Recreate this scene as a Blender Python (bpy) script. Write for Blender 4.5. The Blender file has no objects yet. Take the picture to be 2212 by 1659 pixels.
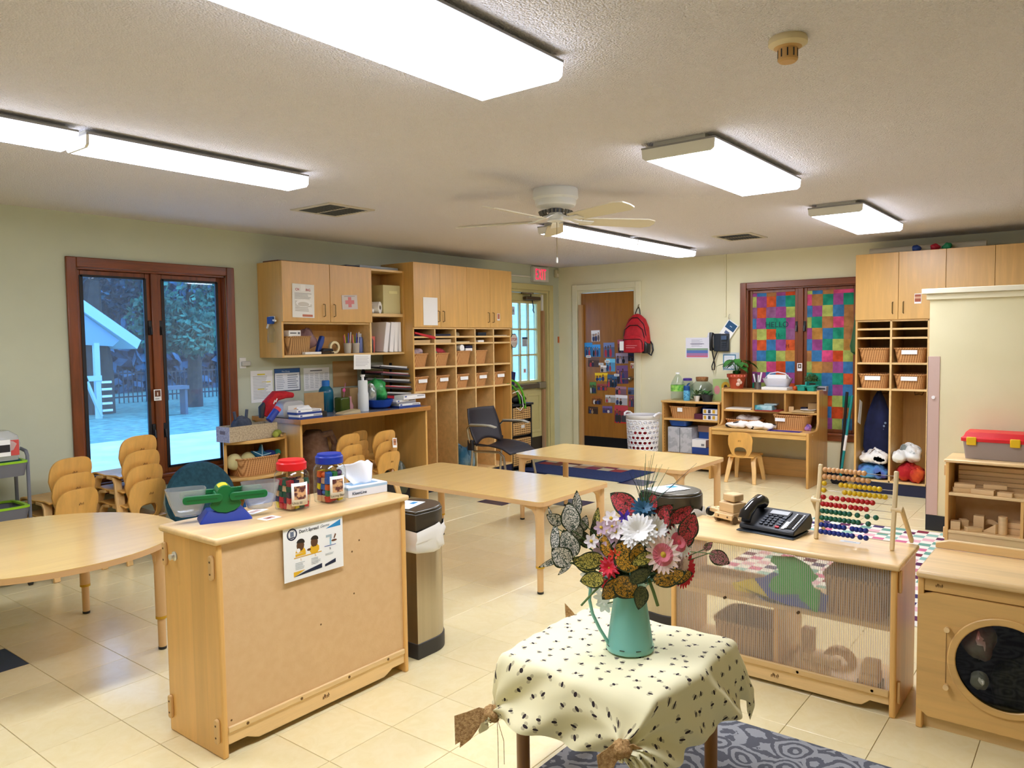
import bpy, math, random
from mathutils import Vector, Matrix
random.seed(11)
S = bpy.context.scene
C = S.collection
PI = math.pi
# ---------------------------------------------------------------- camera
FPX = 1656.8
yaw, pit, rol = 0.66232, 0.05792, -0.01357
fw = Vector((math.cos(yaw)*math.cos(pit), math.sin(yaw)*math.cos(pit), -math.sin(pit)))
rt = fw.cross(Vector((0, 0, 1))).normalized(); up = rt.cross(fw)
r2 = rt*math.cos(rol)+up*math.sin(rol); u2 = up*math.cos(rol)-rt*math.sin(rol)
cd = bpy.data.cameras.new('camera'); cam = bpy.data.objects.new('camera', cd); C.objects.link(cam)
cd.sensor_width = 36; cd.sensor_fit = 'HORIZONTAL'; cd.lens = FPX*36/2212; cd.clip_start = .02
m = Matrix((r2, u2, -fw)).transposed().to_4x4(); m.translation = (0, 0, 1.5); cam.matrix_world = m
S.camera = cam
# ---------------------------------------------------------------- world, exposure
w = bpy.data.worlds.new('sky'); S.world = w; w.use_nodes = True
bg = w.node_tree.nodes['Background']; bg.inputs[0].default_value = (.29, .57, 1, 1); bg.inputs[1].default_value = .9
S.view_settings.view_transform = 'Standard'; S.view_settings.look = 'None'
S.view_settings.exposure = 2.6; S.view_settings.gamma = 1; S.view_settings.use_curve_mapping = False
S.cycles.max_bounces = 8; S.cycles.caustics_reflective = False; S.cycles.caustics_refractive = False
LAMP = 5.2          # strength of the fluorescent lenses
YL, XB, HC = 5.69, 8.31, 2.42
# ---------------------------------------------------------------- materials
def lin(c):
    if isinstance(c, str): c = tuple(int(c[i:i+2], 16) for i in (0, 2, 4))
    return tuple((v/255/12.92 if v/255 <= .04045 else ((v/255+.055)/1.055)**2.4) for v in c[:3])+(1,)
MC = {}
def newmat(name):
    mt = bpy.data.materials.new(name); mt.use_nodes = True
    nt = mt.node_tree; return mt, nt, nt.nodes['Principled BSDF']
def K(c, rough=.55, metal=0, alpha=1, coat=0, emit=0, trans=0, name=None):
    key = (c, rough, metal, alpha, coat, emit, trans)
    if key in MC: return MC[key]
    mt, nt, b = newmat(name or 'plain_'+str(c)); b.inputs['Base Color'].default_value = lin(c)
    b.inputs['Roughness'].default_value = rough; b.inputs['Metallic'].default_value = metal
    b.inputs['Alpha'].default_value = alpha; b.inputs['Coat Weight'].default_value = coat
    if trans: b.inputs['Transmission Weight'].default_value = trans; b.inputs['IOR'].default_value = 1.3
    if emit: b.inputs['Emission Color'].default_value = lin(c); b.inputs['Emission Strength'].default_value = emit
    MC[key] = mt; return mt
def N(nt, t, **kw):
    n = nt.nodes.new(t)
    for k, v in kw.items():
        if hasattr(n, k): setattr(n, k, v)
        else: n.inputs[k].default_value = v
    return n
def ramp(nt, src, stops):
    r = nt.nodes.new('ShaderNodeValToRGB'); e = r.color_ramp.elements
    while len(e) < len(stops): e.new(.5)
    for q, (p, c) in zip(e, stops): q.position = p; q.color = lin(c) if not isinstance(c, float) else (c, c, c, 1)
    nt.links.new(src, r.inputs[0]); return r.outputs[0]
def coords(nt, scale, kind='Object', rnd=True):
    tc = nt.nodes.new('ShaderNodeTexCoord'); mp = nt.nodes.new('ShaderNodeMapping')
    mp.inputs['Scale'].default_value = scale; nt.links.new(tc.outputs[kind], mp.inputs[0])
    if rnd:
        oi = nt.nodes.new('ShaderNodeObjectInfo'); mu = N(nt, 'ShaderNodeMath', operation='MULTIPLY'); mu.inputs[1].default_value = 37
        nt.links.new(oi.outputs['Random'], mu.inputs[0]); nt.links.new(mu.outputs[0], mp.inputs['Location'])
    return mp.outputs[0]
def bump(nt, b, src, strength=.2, dist=.01):
    bp = nt.nodes.new('ShaderNodeBump'); bp.inputs['Strength'].default_value = strength; bp.inputs['Distance'].default_value = dist
    nt.links.new(src, bp.inputs['Height']); nt.links.new(bp.outputs[0], b.inputs['Normal'])
def sh(c, k):
    if isinstance(c, str): c = tuple(int(c[i:i+2], 16) for i in (0, 2, 4))
    return tuple(max(0, min(255, v*k)) for v in c)
def wood(name, c, axis='z', dark=.86, light=1.05, rough=.35, coat=.25, strips=0, stripaxis='x', fine=1.):
    mt, nt, b = newmat(name)
    s = {'x': (1.2, 14, 14), 'y': (14, 1.2, 14), 'z': (14, 14, 1.2)}[axis]
    nz = N(nt, 'ShaderNodeTexNoise', Scale=1.5*fine, Detail=6, Roughness=.62, Distortion=.35)
    nt.links.new(coords(nt, s), nz.inputs['Vector'])
    col = ramp(nt, nz.outputs[0], [(.3, sh(c, dark)), (.52, c), (.75, sh(c, light))])
    if strips:
        tc = nt.nodes.new('ShaderNodeTexCoord'); sp = nt.nodes.new('ShaderNodeSeparateXYZ'); nt.links.new(tc.outputs['Object'], sp.inputs[0])
        mu = N(nt, 'ShaderNodeMath', operation='MULTIPLY'); mu.inputs[1].default_value = strips; nt.links.new(sp.outputs['XYZ'.index(stripaxis.upper())], mu.inputs[0])
        fl = N(nt, 'ShaderNodeMath', operation='FLOOR'); nt.links.new(mu.outputs[0], fl.inputs[0])
        wn = N(nt, 'ShaderNodeTexWhiteNoise', noise_dimensions='1D'); nt.links.new(fl.outputs[0], wn.inputs['W'])
        mr = N(nt, 'ShaderNodeMapRange'); mr.inputs[3].default_value = .9; mr.inputs[4].default_value = 1.04; nt.links.new(wn.outputs[0], mr.inputs[0])
        mx = N(nt, 'ShaderNodeVectorMath', operation='SCALE'); nt.links.new(col, mx.inputs[0]); nt.links.new(mr.outputs[0], mx.inputs['Scale']); col = mx.outputs[0]
    nt.links.new(col, b.inputs['Base Color']); b.inputs['Roughness'].default_value = rough; b.inputs['Coat Weight'].default_value = coat
    b.inputs['Coat Roughness'].default_value = .25
    return mt
def noisy(name, c1, c2, scale=8, rough=.6, bmp=0, bscale=None, metal=0, lo=.35, hi=.65, detail=5, kind='Object', coat=0, dist=.01, stretch=(1, 1, 1)):
    mt, nt, b = newmat(name); v = coords(nt, stretch, kind)
    nz = N(nt, 'ShaderNodeTexNoise', Scale=scale, Detail=detail); nt.links.new(v, nz.inputs['Vector'])
    nt.links.new(ramp(nt, nz.outputs[0], [(lo, c1), (hi, c2)]), b.inputs['Base Color'])
    b.inputs['Roughness'].default_value = rough; b.inputs['Metallic'].default_value = metal; b.inputs['Coat Weight'].default_value = coat
    if bmp:
        n2 = N(nt, 'ShaderNodeTexNoise', Scale=bscale or scale*4, Detail=3); nt.links.new(v, n2.inputs['Vector']); bump(nt, b, n2.outputs[0], bmp, dist)
    return mt
def woven(name, c1, c2, ribs=95, rows=150, rough=.75, wa=1.25, wc=.35):
    mt, nt, b = newmat(name)
    tc = nt.nodes.new('ShaderNodeTexCoord'); sp = nt.nodes.new('ShaderNodeSeparateXYZ'); nt.links.new(tc.outputs['Object'], sp.inputs[0])
    ad = N(nt, 'ShaderNodeMath', operation='ADD'); nt.links.new(sp.outputs[0], ad.inputs[0]); nt.links.new(sp.outputs[1], ad.inputs[1])
    def wv(src, k):
        mu = N(nt, 'ShaderNodeMath', operation='MULTIPLY'); mu.inputs[1].default_value = k*2*PI; nt.links.new(src, mu.inputs[0])
        si = N(nt, 'ShaderNodeMath', operation='SINE'); nt.links.new(mu.outputs[0], si.inputs[0]); return si.outputs[0]
    a, c = wv(ad.outputs[0], ribs), wv(sp.outputs[2], rows)
    pr = N(nt, 'ShaderNodeMath', operation='MULTIPLY_ADD'); nt.links.new(a, pr.inputs[0]); pr.inputs[1].default_value = wa; cs_ = N(nt, 'ShaderNodeMath', operation='MULTIPLY'); cs_.inputs[1].default_value = wc; nt.links.new(c, cs_.inputs[0]); nt.links.new(cs_.outputs[0], pr.inputs[2])
    mr = N(nt, 'ShaderNodeMapRange'); mr.inputs[1].default_value = -1.6; mr.inputs[2].default_value = 1.6; nt.links.new(pr.outputs[0], mr.inputs[0])
    nt.links.new(ramp(nt, mr.outputs[0], [(.1, c1), (.6, c2)]), b.inputs['Base Color']); b.inputs['Roughness'].default_value = rough
    bump(nt, b, mr.outputs[0], .6, .004); return mt
def schlick(nt, f0):
    lw = N(nt, 'ShaderNodeLayerWeight', Blend=.5); pw = N(nt, 'ShaderNodeMath', operation='POWER'); pw.inputs[1].default_value = 5; nt.links.new(lw.outputs['Facing'], pw.inputs[0])
    ma = N(nt, 'ShaderNodeMath', operation='MULTIPLY_ADD'); ma.inputs[1].default_value = 1-f0; ma.inputs[2].default_value = f0; nt.links.new(pw.outputs[0], ma.inputs[0]); return ma.outputs[0]
def thin(name, c, rough=.02, tr=.9, gl=.08, dif=0.0, dcol='ffffff'):
    """thin clear sheet: straight-through light, a little gloss, a little milky diffuse"""
    mt = bpy.data.materials.new(name); mt.use_nodes = True; nt = mt.node_tree; nt.nodes.clear()
    o = nt.nodes.new('ShaderNodeOutputMaterial'); t = N(nt, 'ShaderNodeBsdfTransparent', Color=lin(c)); g = N(nt, 'ShaderNodeBsdfGlossy', Roughness=rough)
    mx = nt.nodes.new('ShaderNodeMixShader'); nt.links.new(schlick(nt, .04), mx.inputs[0])
    base = t.outputs[0]
    if dif:
        d = N(nt, 'ShaderNodeBsdfDiffuse', Color=lin(dcol)); m2 = nt.nodes.new('ShaderNodeMixShader'); m2.inputs[0].default_value = dif
        nt.links.new(t.outputs[0], m2.inputs[1]); nt.links.new(d.outputs[0], m2.inputs[2]); base = m2.outputs[0]
    nt.links.new(base, mx.inputs[1]); nt.links.new(g.outputs[0], mx.inputs[2]); nt.links.new(mx.outputs[0], o.inputs[0]); return mt
# ---------------------------------------------------------------- mesh builder
def rot2(x, y, a): return x*math.cos(a)-y*math.sin(a), x*math.sin(a)+y*math.cos(a)
class G:
    def __init__(s): s.v = []; s.f = []; s.m = []; s.mi = 0
    def add(s, vs, fs):
        n = len(s.v); s.v += [tuple(v) for v in vs]; s.f += [tuple(i+n for i in f) for f in fs]; s.m += [s.mi]*len(fs); return s
    def mat(s, i): s.mi = i; return s
    def box(s, x0, x1, y0, y1, z0, z1):
        return s.add([(x, y, z) for z in (z0, z1) for y in (y0, y1) for x in (x0, x1)],
                     [(0, 2, 3, 1), (4, 5, 7, 6), (0, 1, 5, 4), (2, 6, 7, 3), (0, 4, 6, 2), (1, 3, 7, 5)])
    def quad(s, a, b, c, d): return s.add([a, b, c, d], [(0, 1, 2, 3)])
    def beam(s, p0, p1, w0, d0, w1=None, d1=None, side=None):
        """tapered rectangular bar; w along 'side', d across it"""
        p0 = Vector(p0); p1 = Vector(p1); w1 = w0 if w1 is None else w1; d1 = d0 if d1 is None else d1
        t = (p1-p0).normalized(); a = Vector(side) if side else (Vector((1, 0, 0)) if abs(t.x) < .8 else Vector((0, 1, 0)))
        a = (a-t*a.dot(t)).normalized(); b = t.cross(a)
        vs = [p+a*(sx*ww/2)+b*(sy*dd/2) for p, ww, dd in ((p0, w0, d0), (p1, w1, d1)) for sx, sy in ((-1, -1), (1, -1), (1, 1), (-1, 1))]
        return s.add(vs, [(3, 2, 1, 0), (4, 5, 6, 7), (0, 1, 5, 4), (1, 2, 6, 5), (2, 3, 7, 6), (3, 0, 4, 7)])
    def strip(s, pts, w, t, side):
        """bent flat bar along pts; width w along 'side', thickness t"""
        P = [Vector(p) for p in pts]; a = Vector(side).normalized(); n = len(P); vs = []
        ws = w if isinstance(w, (list, tuple)) else [w]*n
        for i, p in enumerate(P):
            tg = (P[min(i+1, n-1)]-P[max(i-1, 0)]).normalized(); b = tg.cross(a).normalized()
            for sx, sy in ((-1, -1), (1, -1), (1, 1), (-1, 1)): vs.append(p+a*(sx*ws[i]/2)+b*(sy*t/2))
        fs = [(3, 2, 1, 0), tuple(range(4*n-4, 4*n))]
        for i in range(n-1):
            for k in range(4): fs.append((4*i+k, 4*i+(k+1) % 4, 4*i+4+(k+1) % 4, 4*i+4+k))
        return s.add(vs, fs)
    def lathe(s, prof, c=(0, 0, 0), n=24, axis='z', sx=1, sy=1, cap=True):
        vs = []; fs = []
        for (r, h) in prof:
            for k in range(n):
                a = 2*PI*k/n; x, y = r*math.cos(a)*sx, r*math.sin(a)*sy
                p = {'z': (x, y, h), 'x': (h, x, y), 'y': (y, h, x)}[axis]; vs.append((p[0]+c[0], p[1]+c[1], p[2]+c[2]))
        for i in range(len(prof)-1):
            for k in range(n): fs.append((i*n+k, i*n+(k+1) % n, (i+1)*n+(k+1) % n, (i+1)*n+k))
        if cap: fs += [tuple(range(n-1, -1, -1)), tuple(range(len(vs)-n, len(vs)))]
        return s.add(vs, fs)
    def cyl(s, c, r, h, n=20, axis='z', r2=None): return s.lathe([(r, 0), (r if r2 is None else r2, h)], c, n, axis)
    def sph(s, c, r, n=14, k=9, sx=1, sy=1, sz=1):
        vs = []; fs = []
        for i in range(k+1):
            t = PI*i/k
            for j in range(n):
                a = 2*PI*j/n; vs.append((c[0]+r*sx*math.sin(t)*math.cos(a), c[1]+r*sy*math.sin(t)*math.sin(a), c[2]-r*sz*math.cos(t)))
        for i in range(k):
            for j in range(n): fs.append((i*n+j, i*n+(j+1) % n, (i+1)*n+(j+1) % n, (i+1)*n+j))
        return s.add(vs, fs)
    def tube(s, pts, r, n=8, closed=False):
        P = [Vector(p) for p in pts]; L = len(P); rs = r if isinstance(r, (list, tuple)) else [r]*L; vs = []; fs = []
        ref = None
        for i, p in enumerate(P):
            a = P[(i-1) % L] if closed else P[max(i-1, 0)]; b = P[(i+1) % L] if closed else P[min(i+1, L-1)]
            t = (b-a).normalized()
            if ref is None: ref = t.orthogonal().normalized()
            ref = (ref-t*ref.dot(t)).normalized(); q = t.cross(ref)
            for k in range(n): an = 2*PI*k/n; vs.append(p+(ref*math.cos(an)+q*math.sin(an))*rs[i])
        for i in range(L if closed else L-1):
            for k in range(n): j = (i+1) % L; fs.append((i*n+k, i*n+(k+1) % n, j*n+(k+1) % n, j*n+k))
        if not closed: fs += [tuple(range(n-1, -1, -1)), tuple(range(L*n-n, L*n))]
        return s.add(vs, fs)
    def prism(s, poly, a, b, plane='xy', fn=None):
        """extrude a 2-D outline between a and b along the third axis"""
        def P(u, v, h): return {'xy': (u, v, h), 'xz': (u, h, v), 'yz': (h, u, v)}[plane]
        n = len(poly); vs = [P(u, v, a) for u, v in poly]+[P(u, v, b) for u, v in poly]
        fs = [tuple(range(n-1, -1, -1)), tuple(range(n, 2*n))]+[(k, (k+1) % n, n+(k+1) % n, n+k) for k in range(n)]
        if fn: vs = [fn(*v) for v in vs]
        return s.add(vs, fs)
    def ring(s, outer, inner, a, b, plane='xz', fn=None):
        """flat plate with a hole; outer and inner have the same count"""
        def P(u, v, h): return {'xy': (u, v, h), 'xz': (u, h, v), 'yz': (h, u, v)}[plane]
        n = len(outer); vs = [P(u, v, h) for h in (a, b) for lp in (outer, inner) for u, v in lp]
        if fn: vs = [fn(*v) for v in vs]
        fs = []
        for k in range(n):
            j = (k+1) % n
            fs += [(k, j, n+j, n+k), (2*n+k, 3*n+k, 3*n+j, 2*n+j), (k, 2*n+k, 2*n+j, j), (n+k, n+j, 3*n+j, 3*n+k)]
        return s.add(vs, fs)
    def grid(s, nu, nv, fn, thick=None):
        vs = [fn(i/nu, j/nv) for j in range(nv+1) for i in range(nu+1)]
        fs = [(j*(nu+1)+i, j*(nu+1)+i+1, (j+1)*(nu+1)+i+1, (j+1)*(nu+1)+i) for j in range(nv) for i in range(nu)]
        return s.add(vs, fs)
    def loft(s, rings, cap0=True, cap1=True):
        n = len(rings[0]); vs = [p for r in rings for p in r]; fs = []
        for i in range(len(rings)-1):
            for k in range(n): fs.append((i*n+k, i*n+(k+1) % n, (i+1)*n+(k+1) % n, (i+1)*n+k))
        if cap0: fs.append(tuple(range(n-1, -1, -1)))
        if cap1: fs.append(tuple(range(len(vs)-n, len(vs))))
        return s.add(vs, fs)
    def xf(s, M):
        s.v = [tuple(M @ Vector(v)) for v in s.v]; return s
    def mesh(s, name, mats, smooth=35):
        me = bpy.data.meshes.new(name); me.from_pydata(s.v, [], s.f)
        for q in (mats if isinstance(mats, (list, tuple)) else [mats]): me.materials.append(q)
        if any(s.m): me.polygons.foreach_set('material_index', s.m)
        if smooth:
            me.polygons.foreach_set('use_smooth', [True]*len(me.polygons)); me.set_sharp_from_angle(angle=math.radians(smooth))
        me.update(); return me
    def obj(s, name, mats, parent=None, loc=(0, 0, 0), rot=(0, 0, 0), bevel=0, smooth=35, seg=2, sub=0, solid=0):
        o = bpy.data.objects.new(name, s.mesh(name, mats, smooth)); C.objects.link(o); o.location = loc; o.rotation_euler = rot
        if parent: o.parent = parent
        if solid: md = o.modifiers.new('solid', 'SOLIDIFY'); md.thickness = solid; md.offset = 0
        if bevel: md = o.modifiers.new('bevel', 'BEVEL'); md.width = bevel; md.segments = seg; md.limit_method = 'ANGLE'; md.angle_limit = math.radians(40)
        if sub: md = o.modifiers.new('sub', 'SUBSURF'); md.levels = sub; md.render_levels = sub
        return o
def tag(o, label, cat, group=None):
    o['label'] = label; o['category'] = cat
    if group: o['group'] = group
    return o
def thing(name, label, cat, loc=(0, 0, 0), rz=0, group=None, rot=None):
    o = bpy.data.objects.new(name, None); C.objects.link(o); o.location = loc; o.rotation_euler = rot or (0, 0, rz); o.empty_display_size = .1
    return tag(o, label, cat, group)
def struct(o): o['kind'] = 'structure'; return o
def sroot(name, loc=(0, 0, 0), rz=0):
    o = bpy.data.objects.new(name, None); C.objects.link(o); o.location = loc; o.rotation_euler = (0, 0, rz); return struct(o)
def copy_tree(o, parent=None):
    c = o.copy(); C.objects.link(c)
    if parent: c.parent = parent
    for ch in list(o.children): copy_tree(ch, c)
    return c
def circ(r, n=24, cx=0, cy=0, a0=0): return [(cx+r*math.cos(a0+2*PI*k/n), cy+r*math.sin(a0+2*PI*k/n)) for k in range(n)]
def sup(a, b, e=4, n=32, cx=0, cy=0):
    o = []
    for k in range(n):
        t = 2*PI*k/n; c_, s_ = math.cos(t), math.sin(t)
        o.append((cx+a*math.copysign(abs(c_)**(2/e), c_), cy+b*math.copysign(abs(s_)**(2/e), s_)))
    return o
def rrect(x0, x1, y0, y1, r, k=4):
    o = []
    for cx, cy, a in ((x1-r, y1-r, 0), (x0+r, y1-r, 90), (x0+r, y0+r, 180), (x1-r, y0+r, 270)):
        for i in range(k+1): t = math.radians(a+90*i/k); o.append((cx+r*math.cos(t), cy+r*math.sin(t)))
    return o
# flat lettering: one cached mesh per text, in the local xz plane, facing -y
TXT = {}
def text(s, size, parent, x, y, z, mat, bold=False, align='LEFT', shear=0, name='lettering'):
    cu = bpy.data.curves.new('lettering', 'FONT'); cu.body = s; cu.size = size; cu.align_x = align; cu.shear = shear; cu.resolution_u = 3
    if bold: cu.offset = size*.018
    t = bpy.data.objects.new('tmp', cu); me = bpy.data.meshes.new_from_object(t); bpy.data.objects.remove(t)
    me.transform(Matrix.Rotation(PI/2, 4, 'X')); me.materials.clear(); me.materials.append(mat)
    o = bpy.data.objects.new(name, me); C.objects.link(o); o.parent = parent; o.location = (x, y, z); return o
PAPER = K('f4f4f2', .8)
def sheet(name, label, cat, loc, rz, w, h, items=(), tilt=0, mat=None, group=None, curl=0, rx=0, parent=None, t=.0012):
    """a flat printed sheet; local xz plane, centre at loc, facing local -y; items in 0..1 units from lower left"""
    g = G().box(-w/2, w/2, 0, t, -h/2, h/2)
    if parent is None: o = thing(name, label, cat, loc, group=group, rot=(rx, tilt, rz)); o.rotation_mode = 'XYZ'; g.obj('paper', mat or PAPER, o, smooth=0)
    else: o = g.obj(name, mat or PAPER, parent, loc, (rx, tilt, rz), smooth=0)
    if items:
        mats = []; pg = G(); lev = 0
        for it in items:
            if it[0] == 't': continue
            c = it[0]; mt = K(c, .7)
            if mt not in mats: mats.append(mt)
            pg.mi = mats.index(mt); lev += 1; y = -.0003-.00002*lev
            if len(it) == 5: x0, x1, z0, z1 = it[1:]; pts = [(x0, z0), (x1, z0), (x1, z1), (x0, z1)]
            else: pts = it[1]
            pg.add([(-w/2+u*w, y, -h/2+v*h) for u, v in pts], [tuple(range(len(pts)))])
        if mats: pg.obj('print', mats, o, smooth=0)
        for it in items:
            if it[0] == 't': text(it[1], it[4]*h, o, -w/2+it[2]*w, -.0012, -h/2+it[3]*h, K(it[5], .7), bold=len(it) > 6 and it[6], align=it[7] if len(it) > 7 else 'LEFT', shear=it[8] if len(it) > 8 else 0)
    return o
def lines(x0, x1, z0, z1, n, c='8a8a8a', fill=.45, seed=0, ragged=.3):
    r = random.Random(seed); st = (z1-z0)/n
    return [(c, x0, x0+(x1-x0)*(1-ragged*r.random()), z1-(k+1)*st+st*(1-fill)/2, z1-k*st-st*(1-fill)/2) for k in range(n)]
def ell(cx, cy, rx, ry, n=14, a0=0, a1=2*PI): return [(cx+rx*math.cos(a0+(a1-a0)*k/n), cy+ry*math.sin(a0+(a1-a0)*k/n)) for k in range(n)]
# shared materials
BIRCH = wood('birch_veneer', 'd8a95f', 'z', .96, 1.07, .38, .3)
BIRCHX = wood('birch_veneer_edge', 'e4c084', 'x', .94, 1.06, .4, .2)
BIRCHI = wood('birch_interior', 'cb9a54', 'z', .94, 1.05, .45, .15)
MAPLE = wood('maple_boards', 'e7b56a', 'z', .965, 1.05, .35, .3, strips=11, stripaxis='y')
MAPLEX = wood('maple_boards_long', 'eeca90', 'x', .92, 1.05, .33, .3, strips=13, stripaxis='y')
MAPLEXZ = wood('maple_boards_front', 'e4bd7c', 'x', .92, 1.06, .35, .3, strips=9, stripaxis='z')
MPL = wood('maple_plain', 'e6c48c', 'x', .94, 1.05, .38, .25)
OAKZ = wood('honey_birch', 'cb9a54', 'z', .9, 1.06, .35, .3)
OAKX = wood('honey_birch_long', 'd8ab64', 'x', .9, 1.06, .35, .3)
PLY = wood('bent_plywood', 'dfaa58', 'z', .93, 1.06, .35, .3)
PLYE = wood('bent_plywood_leg', 'e4ba78', 'z', .93, 1.06, .4, .2)
TBL = wood('table_laminate', 'e9c47c', 'x', .97, 1.02, .16, .5)
TBLE = K('d8ae7a', .45)
TBLLEG = K('d8b07c', .45)
REDW = wood('stained_window_wood', '7d3d14', 'z', .75, 1.15, .35, .35)
REDWX = wood('stained_window_wood_long', '7d3d14', 'x', .75, 1.15, .35, .35)
DOORW = wood('door_veneer', 'a06a2a', 'z', .88, 1.06, .35, .3)
HARD = noisy('hardboard_panel', 'dab484', 'deba8a', 30, .6, .05)
TOYW = wood('toy_hardwood', 'e0be8c', 'x', .94, 1.06, .5, .05)
WICK = woven('wicker', '9a6434', 'd09a60', 48, 60)
WICK2 = woven('wicker_brown', '7a5630', 'c89c64', 52, 80)
BLK = K('16171b', .35); BLKM = K('1c1c20', .5); CHROME = K('b9b6ae', .25, 1); STEEL = noisy('brushed_steel', 'b8ae9a', 'beb4a0', 60, .3, metal=1, stretch=(1, 1, .02))
WHT = K('f0f0ee', .5); NAVY = K('10183a', .5); BRASS = K('7d6a45', .35, 1)
CLEAR = thin('clear_plastic', 'f4f8fa'); GLASS = thin('window_glass', 'e6f0fb', dif=.12, dcol='b8d0ec')  # milky blue diffuse in the window glass stands in for its reflected haze
# ================================================================ room shell
X0, Y0 = -1.7, -2.3
def tilemat(name, c1, c2):
    mt, nt, b = newmat(name); v = coords(nt, (1, 1, 1))
    nz = N(nt, 'ShaderNodeTexNoise', Scale=14, Detail=8, Roughness=.65, Distortion=1.2); nt.links.new(v, nz.inputs['Vector'])
    col = ramp(nt, nz.outputs[0], [(.3, c1), (.62, c2)])
    oi = nt.nodes.new('ShaderNodeObjectInfo'); mr = N(nt, 'ShaderNodeMapRange'); mr.inputs[3].default_value = .94; mr.inputs[4].default_value = 1.02; nt.links.new(oi.outputs['Random'], mr.inputs[0])
    mx = N(nt, 'ShaderNodeVectorMath', operation='SCALE'); nt.links.new(col, mx.inputs[0]); nt.links.new(mr.outputs[0], mx.inputs['Scale'])
    nt.links.new(mx.outputs[0], b.inputs['Base Color']); b.inputs['Roughness'].default_value = .3; b.inputs['Coat Weight'].default_value = .3; b.inputs['Coat Roughness'].default_value = .12
    n2 = N(nt, 'ShaderNodeTexNoise', Scale=5, Detail=2); nt.links.new(v, n2.inputs['Vector']); bump(nt, b, n2.outputs[0], .05, .01)
    return mt
TILE = tilemat('cream_vinyl_tile', 'eedda6', 'f4e6b8'); BTILE = tilemat('navy_vinyl_tile', '101c44', '16264f')
floor = struct(G().box(X0, XB, Y0, YL, -.12, -.004).obj('floor', K('b59a68', .8), smooth=0))
TS, TX, TY = .3048, .165, .037
blue = {(1.25, 4.17), (6.95, 3.98), (5.45, 4.39), (5.74, 3.92), (2.45, 4.45), (7.02, 5.17)}
bset = {(math.floor((x-TX)/TS), math.floor((y-TY)/TS)) for x, y in blue}
cells = []
for i in range(math.floor((X0-TX)/TS)+1, math.floor((XB-TX)/TS)):
    for j in range(math.floor((Y0-TY)/TS)+1, math.floor((YL-TY)/TS)):
        cx, cy = TX+(i+.5)*TS, TY+(j+.5)*TS; v = Vector((cx, cy, -1.5)); d = v.dot(fw)
        vis = d > .6 and abs(v.dot(r2)/d) < 1150/FPX and abs(v.dot(u2)/d) < 880/FPX
        cells.append((0 if (i, j) in bset else 1 if vis else 2, d if vis else 99+cx*cx+cy*cy, i, j))
cells.sort()
h = (TS-.0022)/2
tm = G().add([(-h, -h, -.004), (h, -h, -.004), (h, h, -.004), (-h, h, -.004), (-h, -h, -.001), (h, -h, -.001), (h, h, -.001), (-h, h, -.001), (-h+.001, -h+.001, 0), (h-.001, -h+.001, 0), (h-.001, h-.001, 0), (-h+.001, h-.001, 0)],
     [(8, 9, 10, 11)]+[(a, (a+1) % 4, 4+(a+1) % 4, 4+a) for a in range(4)]+[(4+a, 4+(a+1) % 4, 8+(a+1) % 4, 8+a) for a in range(4)])
tme = tm.mesh('floor_tile', TILE, 0); bme = tm.mesh('floor_tile_navy', BTILE, 0)
rest = G()
for k, (_, d, i, j) in enumerate(cells):
    cx, cy = TX+(i+.5)*TS, TY+(j+.5)*TS
    if k < 300:
        o = bpy.data.objects.new('floor_tile', bme if (i, j) in bset else tme); C.objects.link(o); o.location = (cx, cy, 0); o.parent = floor
    else: rest.add([(x+cx, y+cy, z) for x, y, z in tm.v], tm.f)
# border strips that fill the edge of the tiling
i0, i1 = TX+(math.floor((X0-TX)/TS)+1)*TS, TX+math.floor((XB-TX)/TS)*TS; j0, j1 = TY+(math.floor((Y0-TY)/TS)+1)*TS, TY+math.floor((YL-TY)/TS)*TS
rest.box(X0, i0, Y0, YL, -.004, 0).box(i1, XB, Y0, YL, -.004, 0).box(i0, i1, Y0, j0, -.004, 0).box(i0, i1, j1, YL, -.004, 0)
ro = rest.obj('tile_field', TILE, floor, smooth=0); ro['kind'] = 'stuff'

mt, nt, b = newmat('popcorn_ceiling'); v = coords(nt, (1, 1, 1), rnd=False)
n1 = N(nt, 'ShaderNodeTexNoise', Scale=95, Detail=4, Roughness=.6); n2 = N(nt, 'ShaderNodeTexVoronoi', Scale=140)
nt.links.new(v, n1.inputs['Vector']); nt.links.new(v, n2.inputs['Vector'])
mx = N(nt, 'ShaderNodeMath', operation='SUBTRACT'); nt.links.new(n1.outputs[0], mx.inputs[0]); nt.links.new(n2.outputs[0], mx.inputs[1])
b.inputs['Base Color'].default_value = lin('f1ecf0'); b.inputs['Roughness'].default_value = .9; bump(nt, b, mx.outputs[0], .75, .014); CEIL = mt
struct(G().box(X0-.15, XB+.15, Y0-.15, YL+.15, HC, HC+.15).obj('ceiling', CEIL, smooth=0))
WALL = noisy('cream_wall_paint', 'e6e0bc', 'eae4c2', 3, .6, .06, 220, dist=.003)
WALL_DIM = noisy('dimmed_wall_paint', 'c2c6ae', 'c6cab2', 3, .6, .06, 220, dist=.003)  # cream paint toned darker and greener for the left wall's weaker light
def wall(name, mat, axis, pos, th, a0, a1, openings, top=HC):
    g = G(); cur = a0
    def bx(p, q, z0, z1):
        if q-p < .001 or z1-z0 < .001: return
        if axis == 'y': g.box(p, q, min(pos, pos+th), max(pos, pos+th), z0, z1)
        else: g.box(min(pos, pos+th), max(pos, pos+th), p, q, z0, z1)
    for p, q, z0, z1 in sorted(openings):
        bx(cur, p, 0, top); bx(p, q, 0, z0); bx(p, q, z1, top); cur = q
    bx(cur, a1, 0, top); return struct(g.obj(name, mat, smooth=0))
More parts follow.
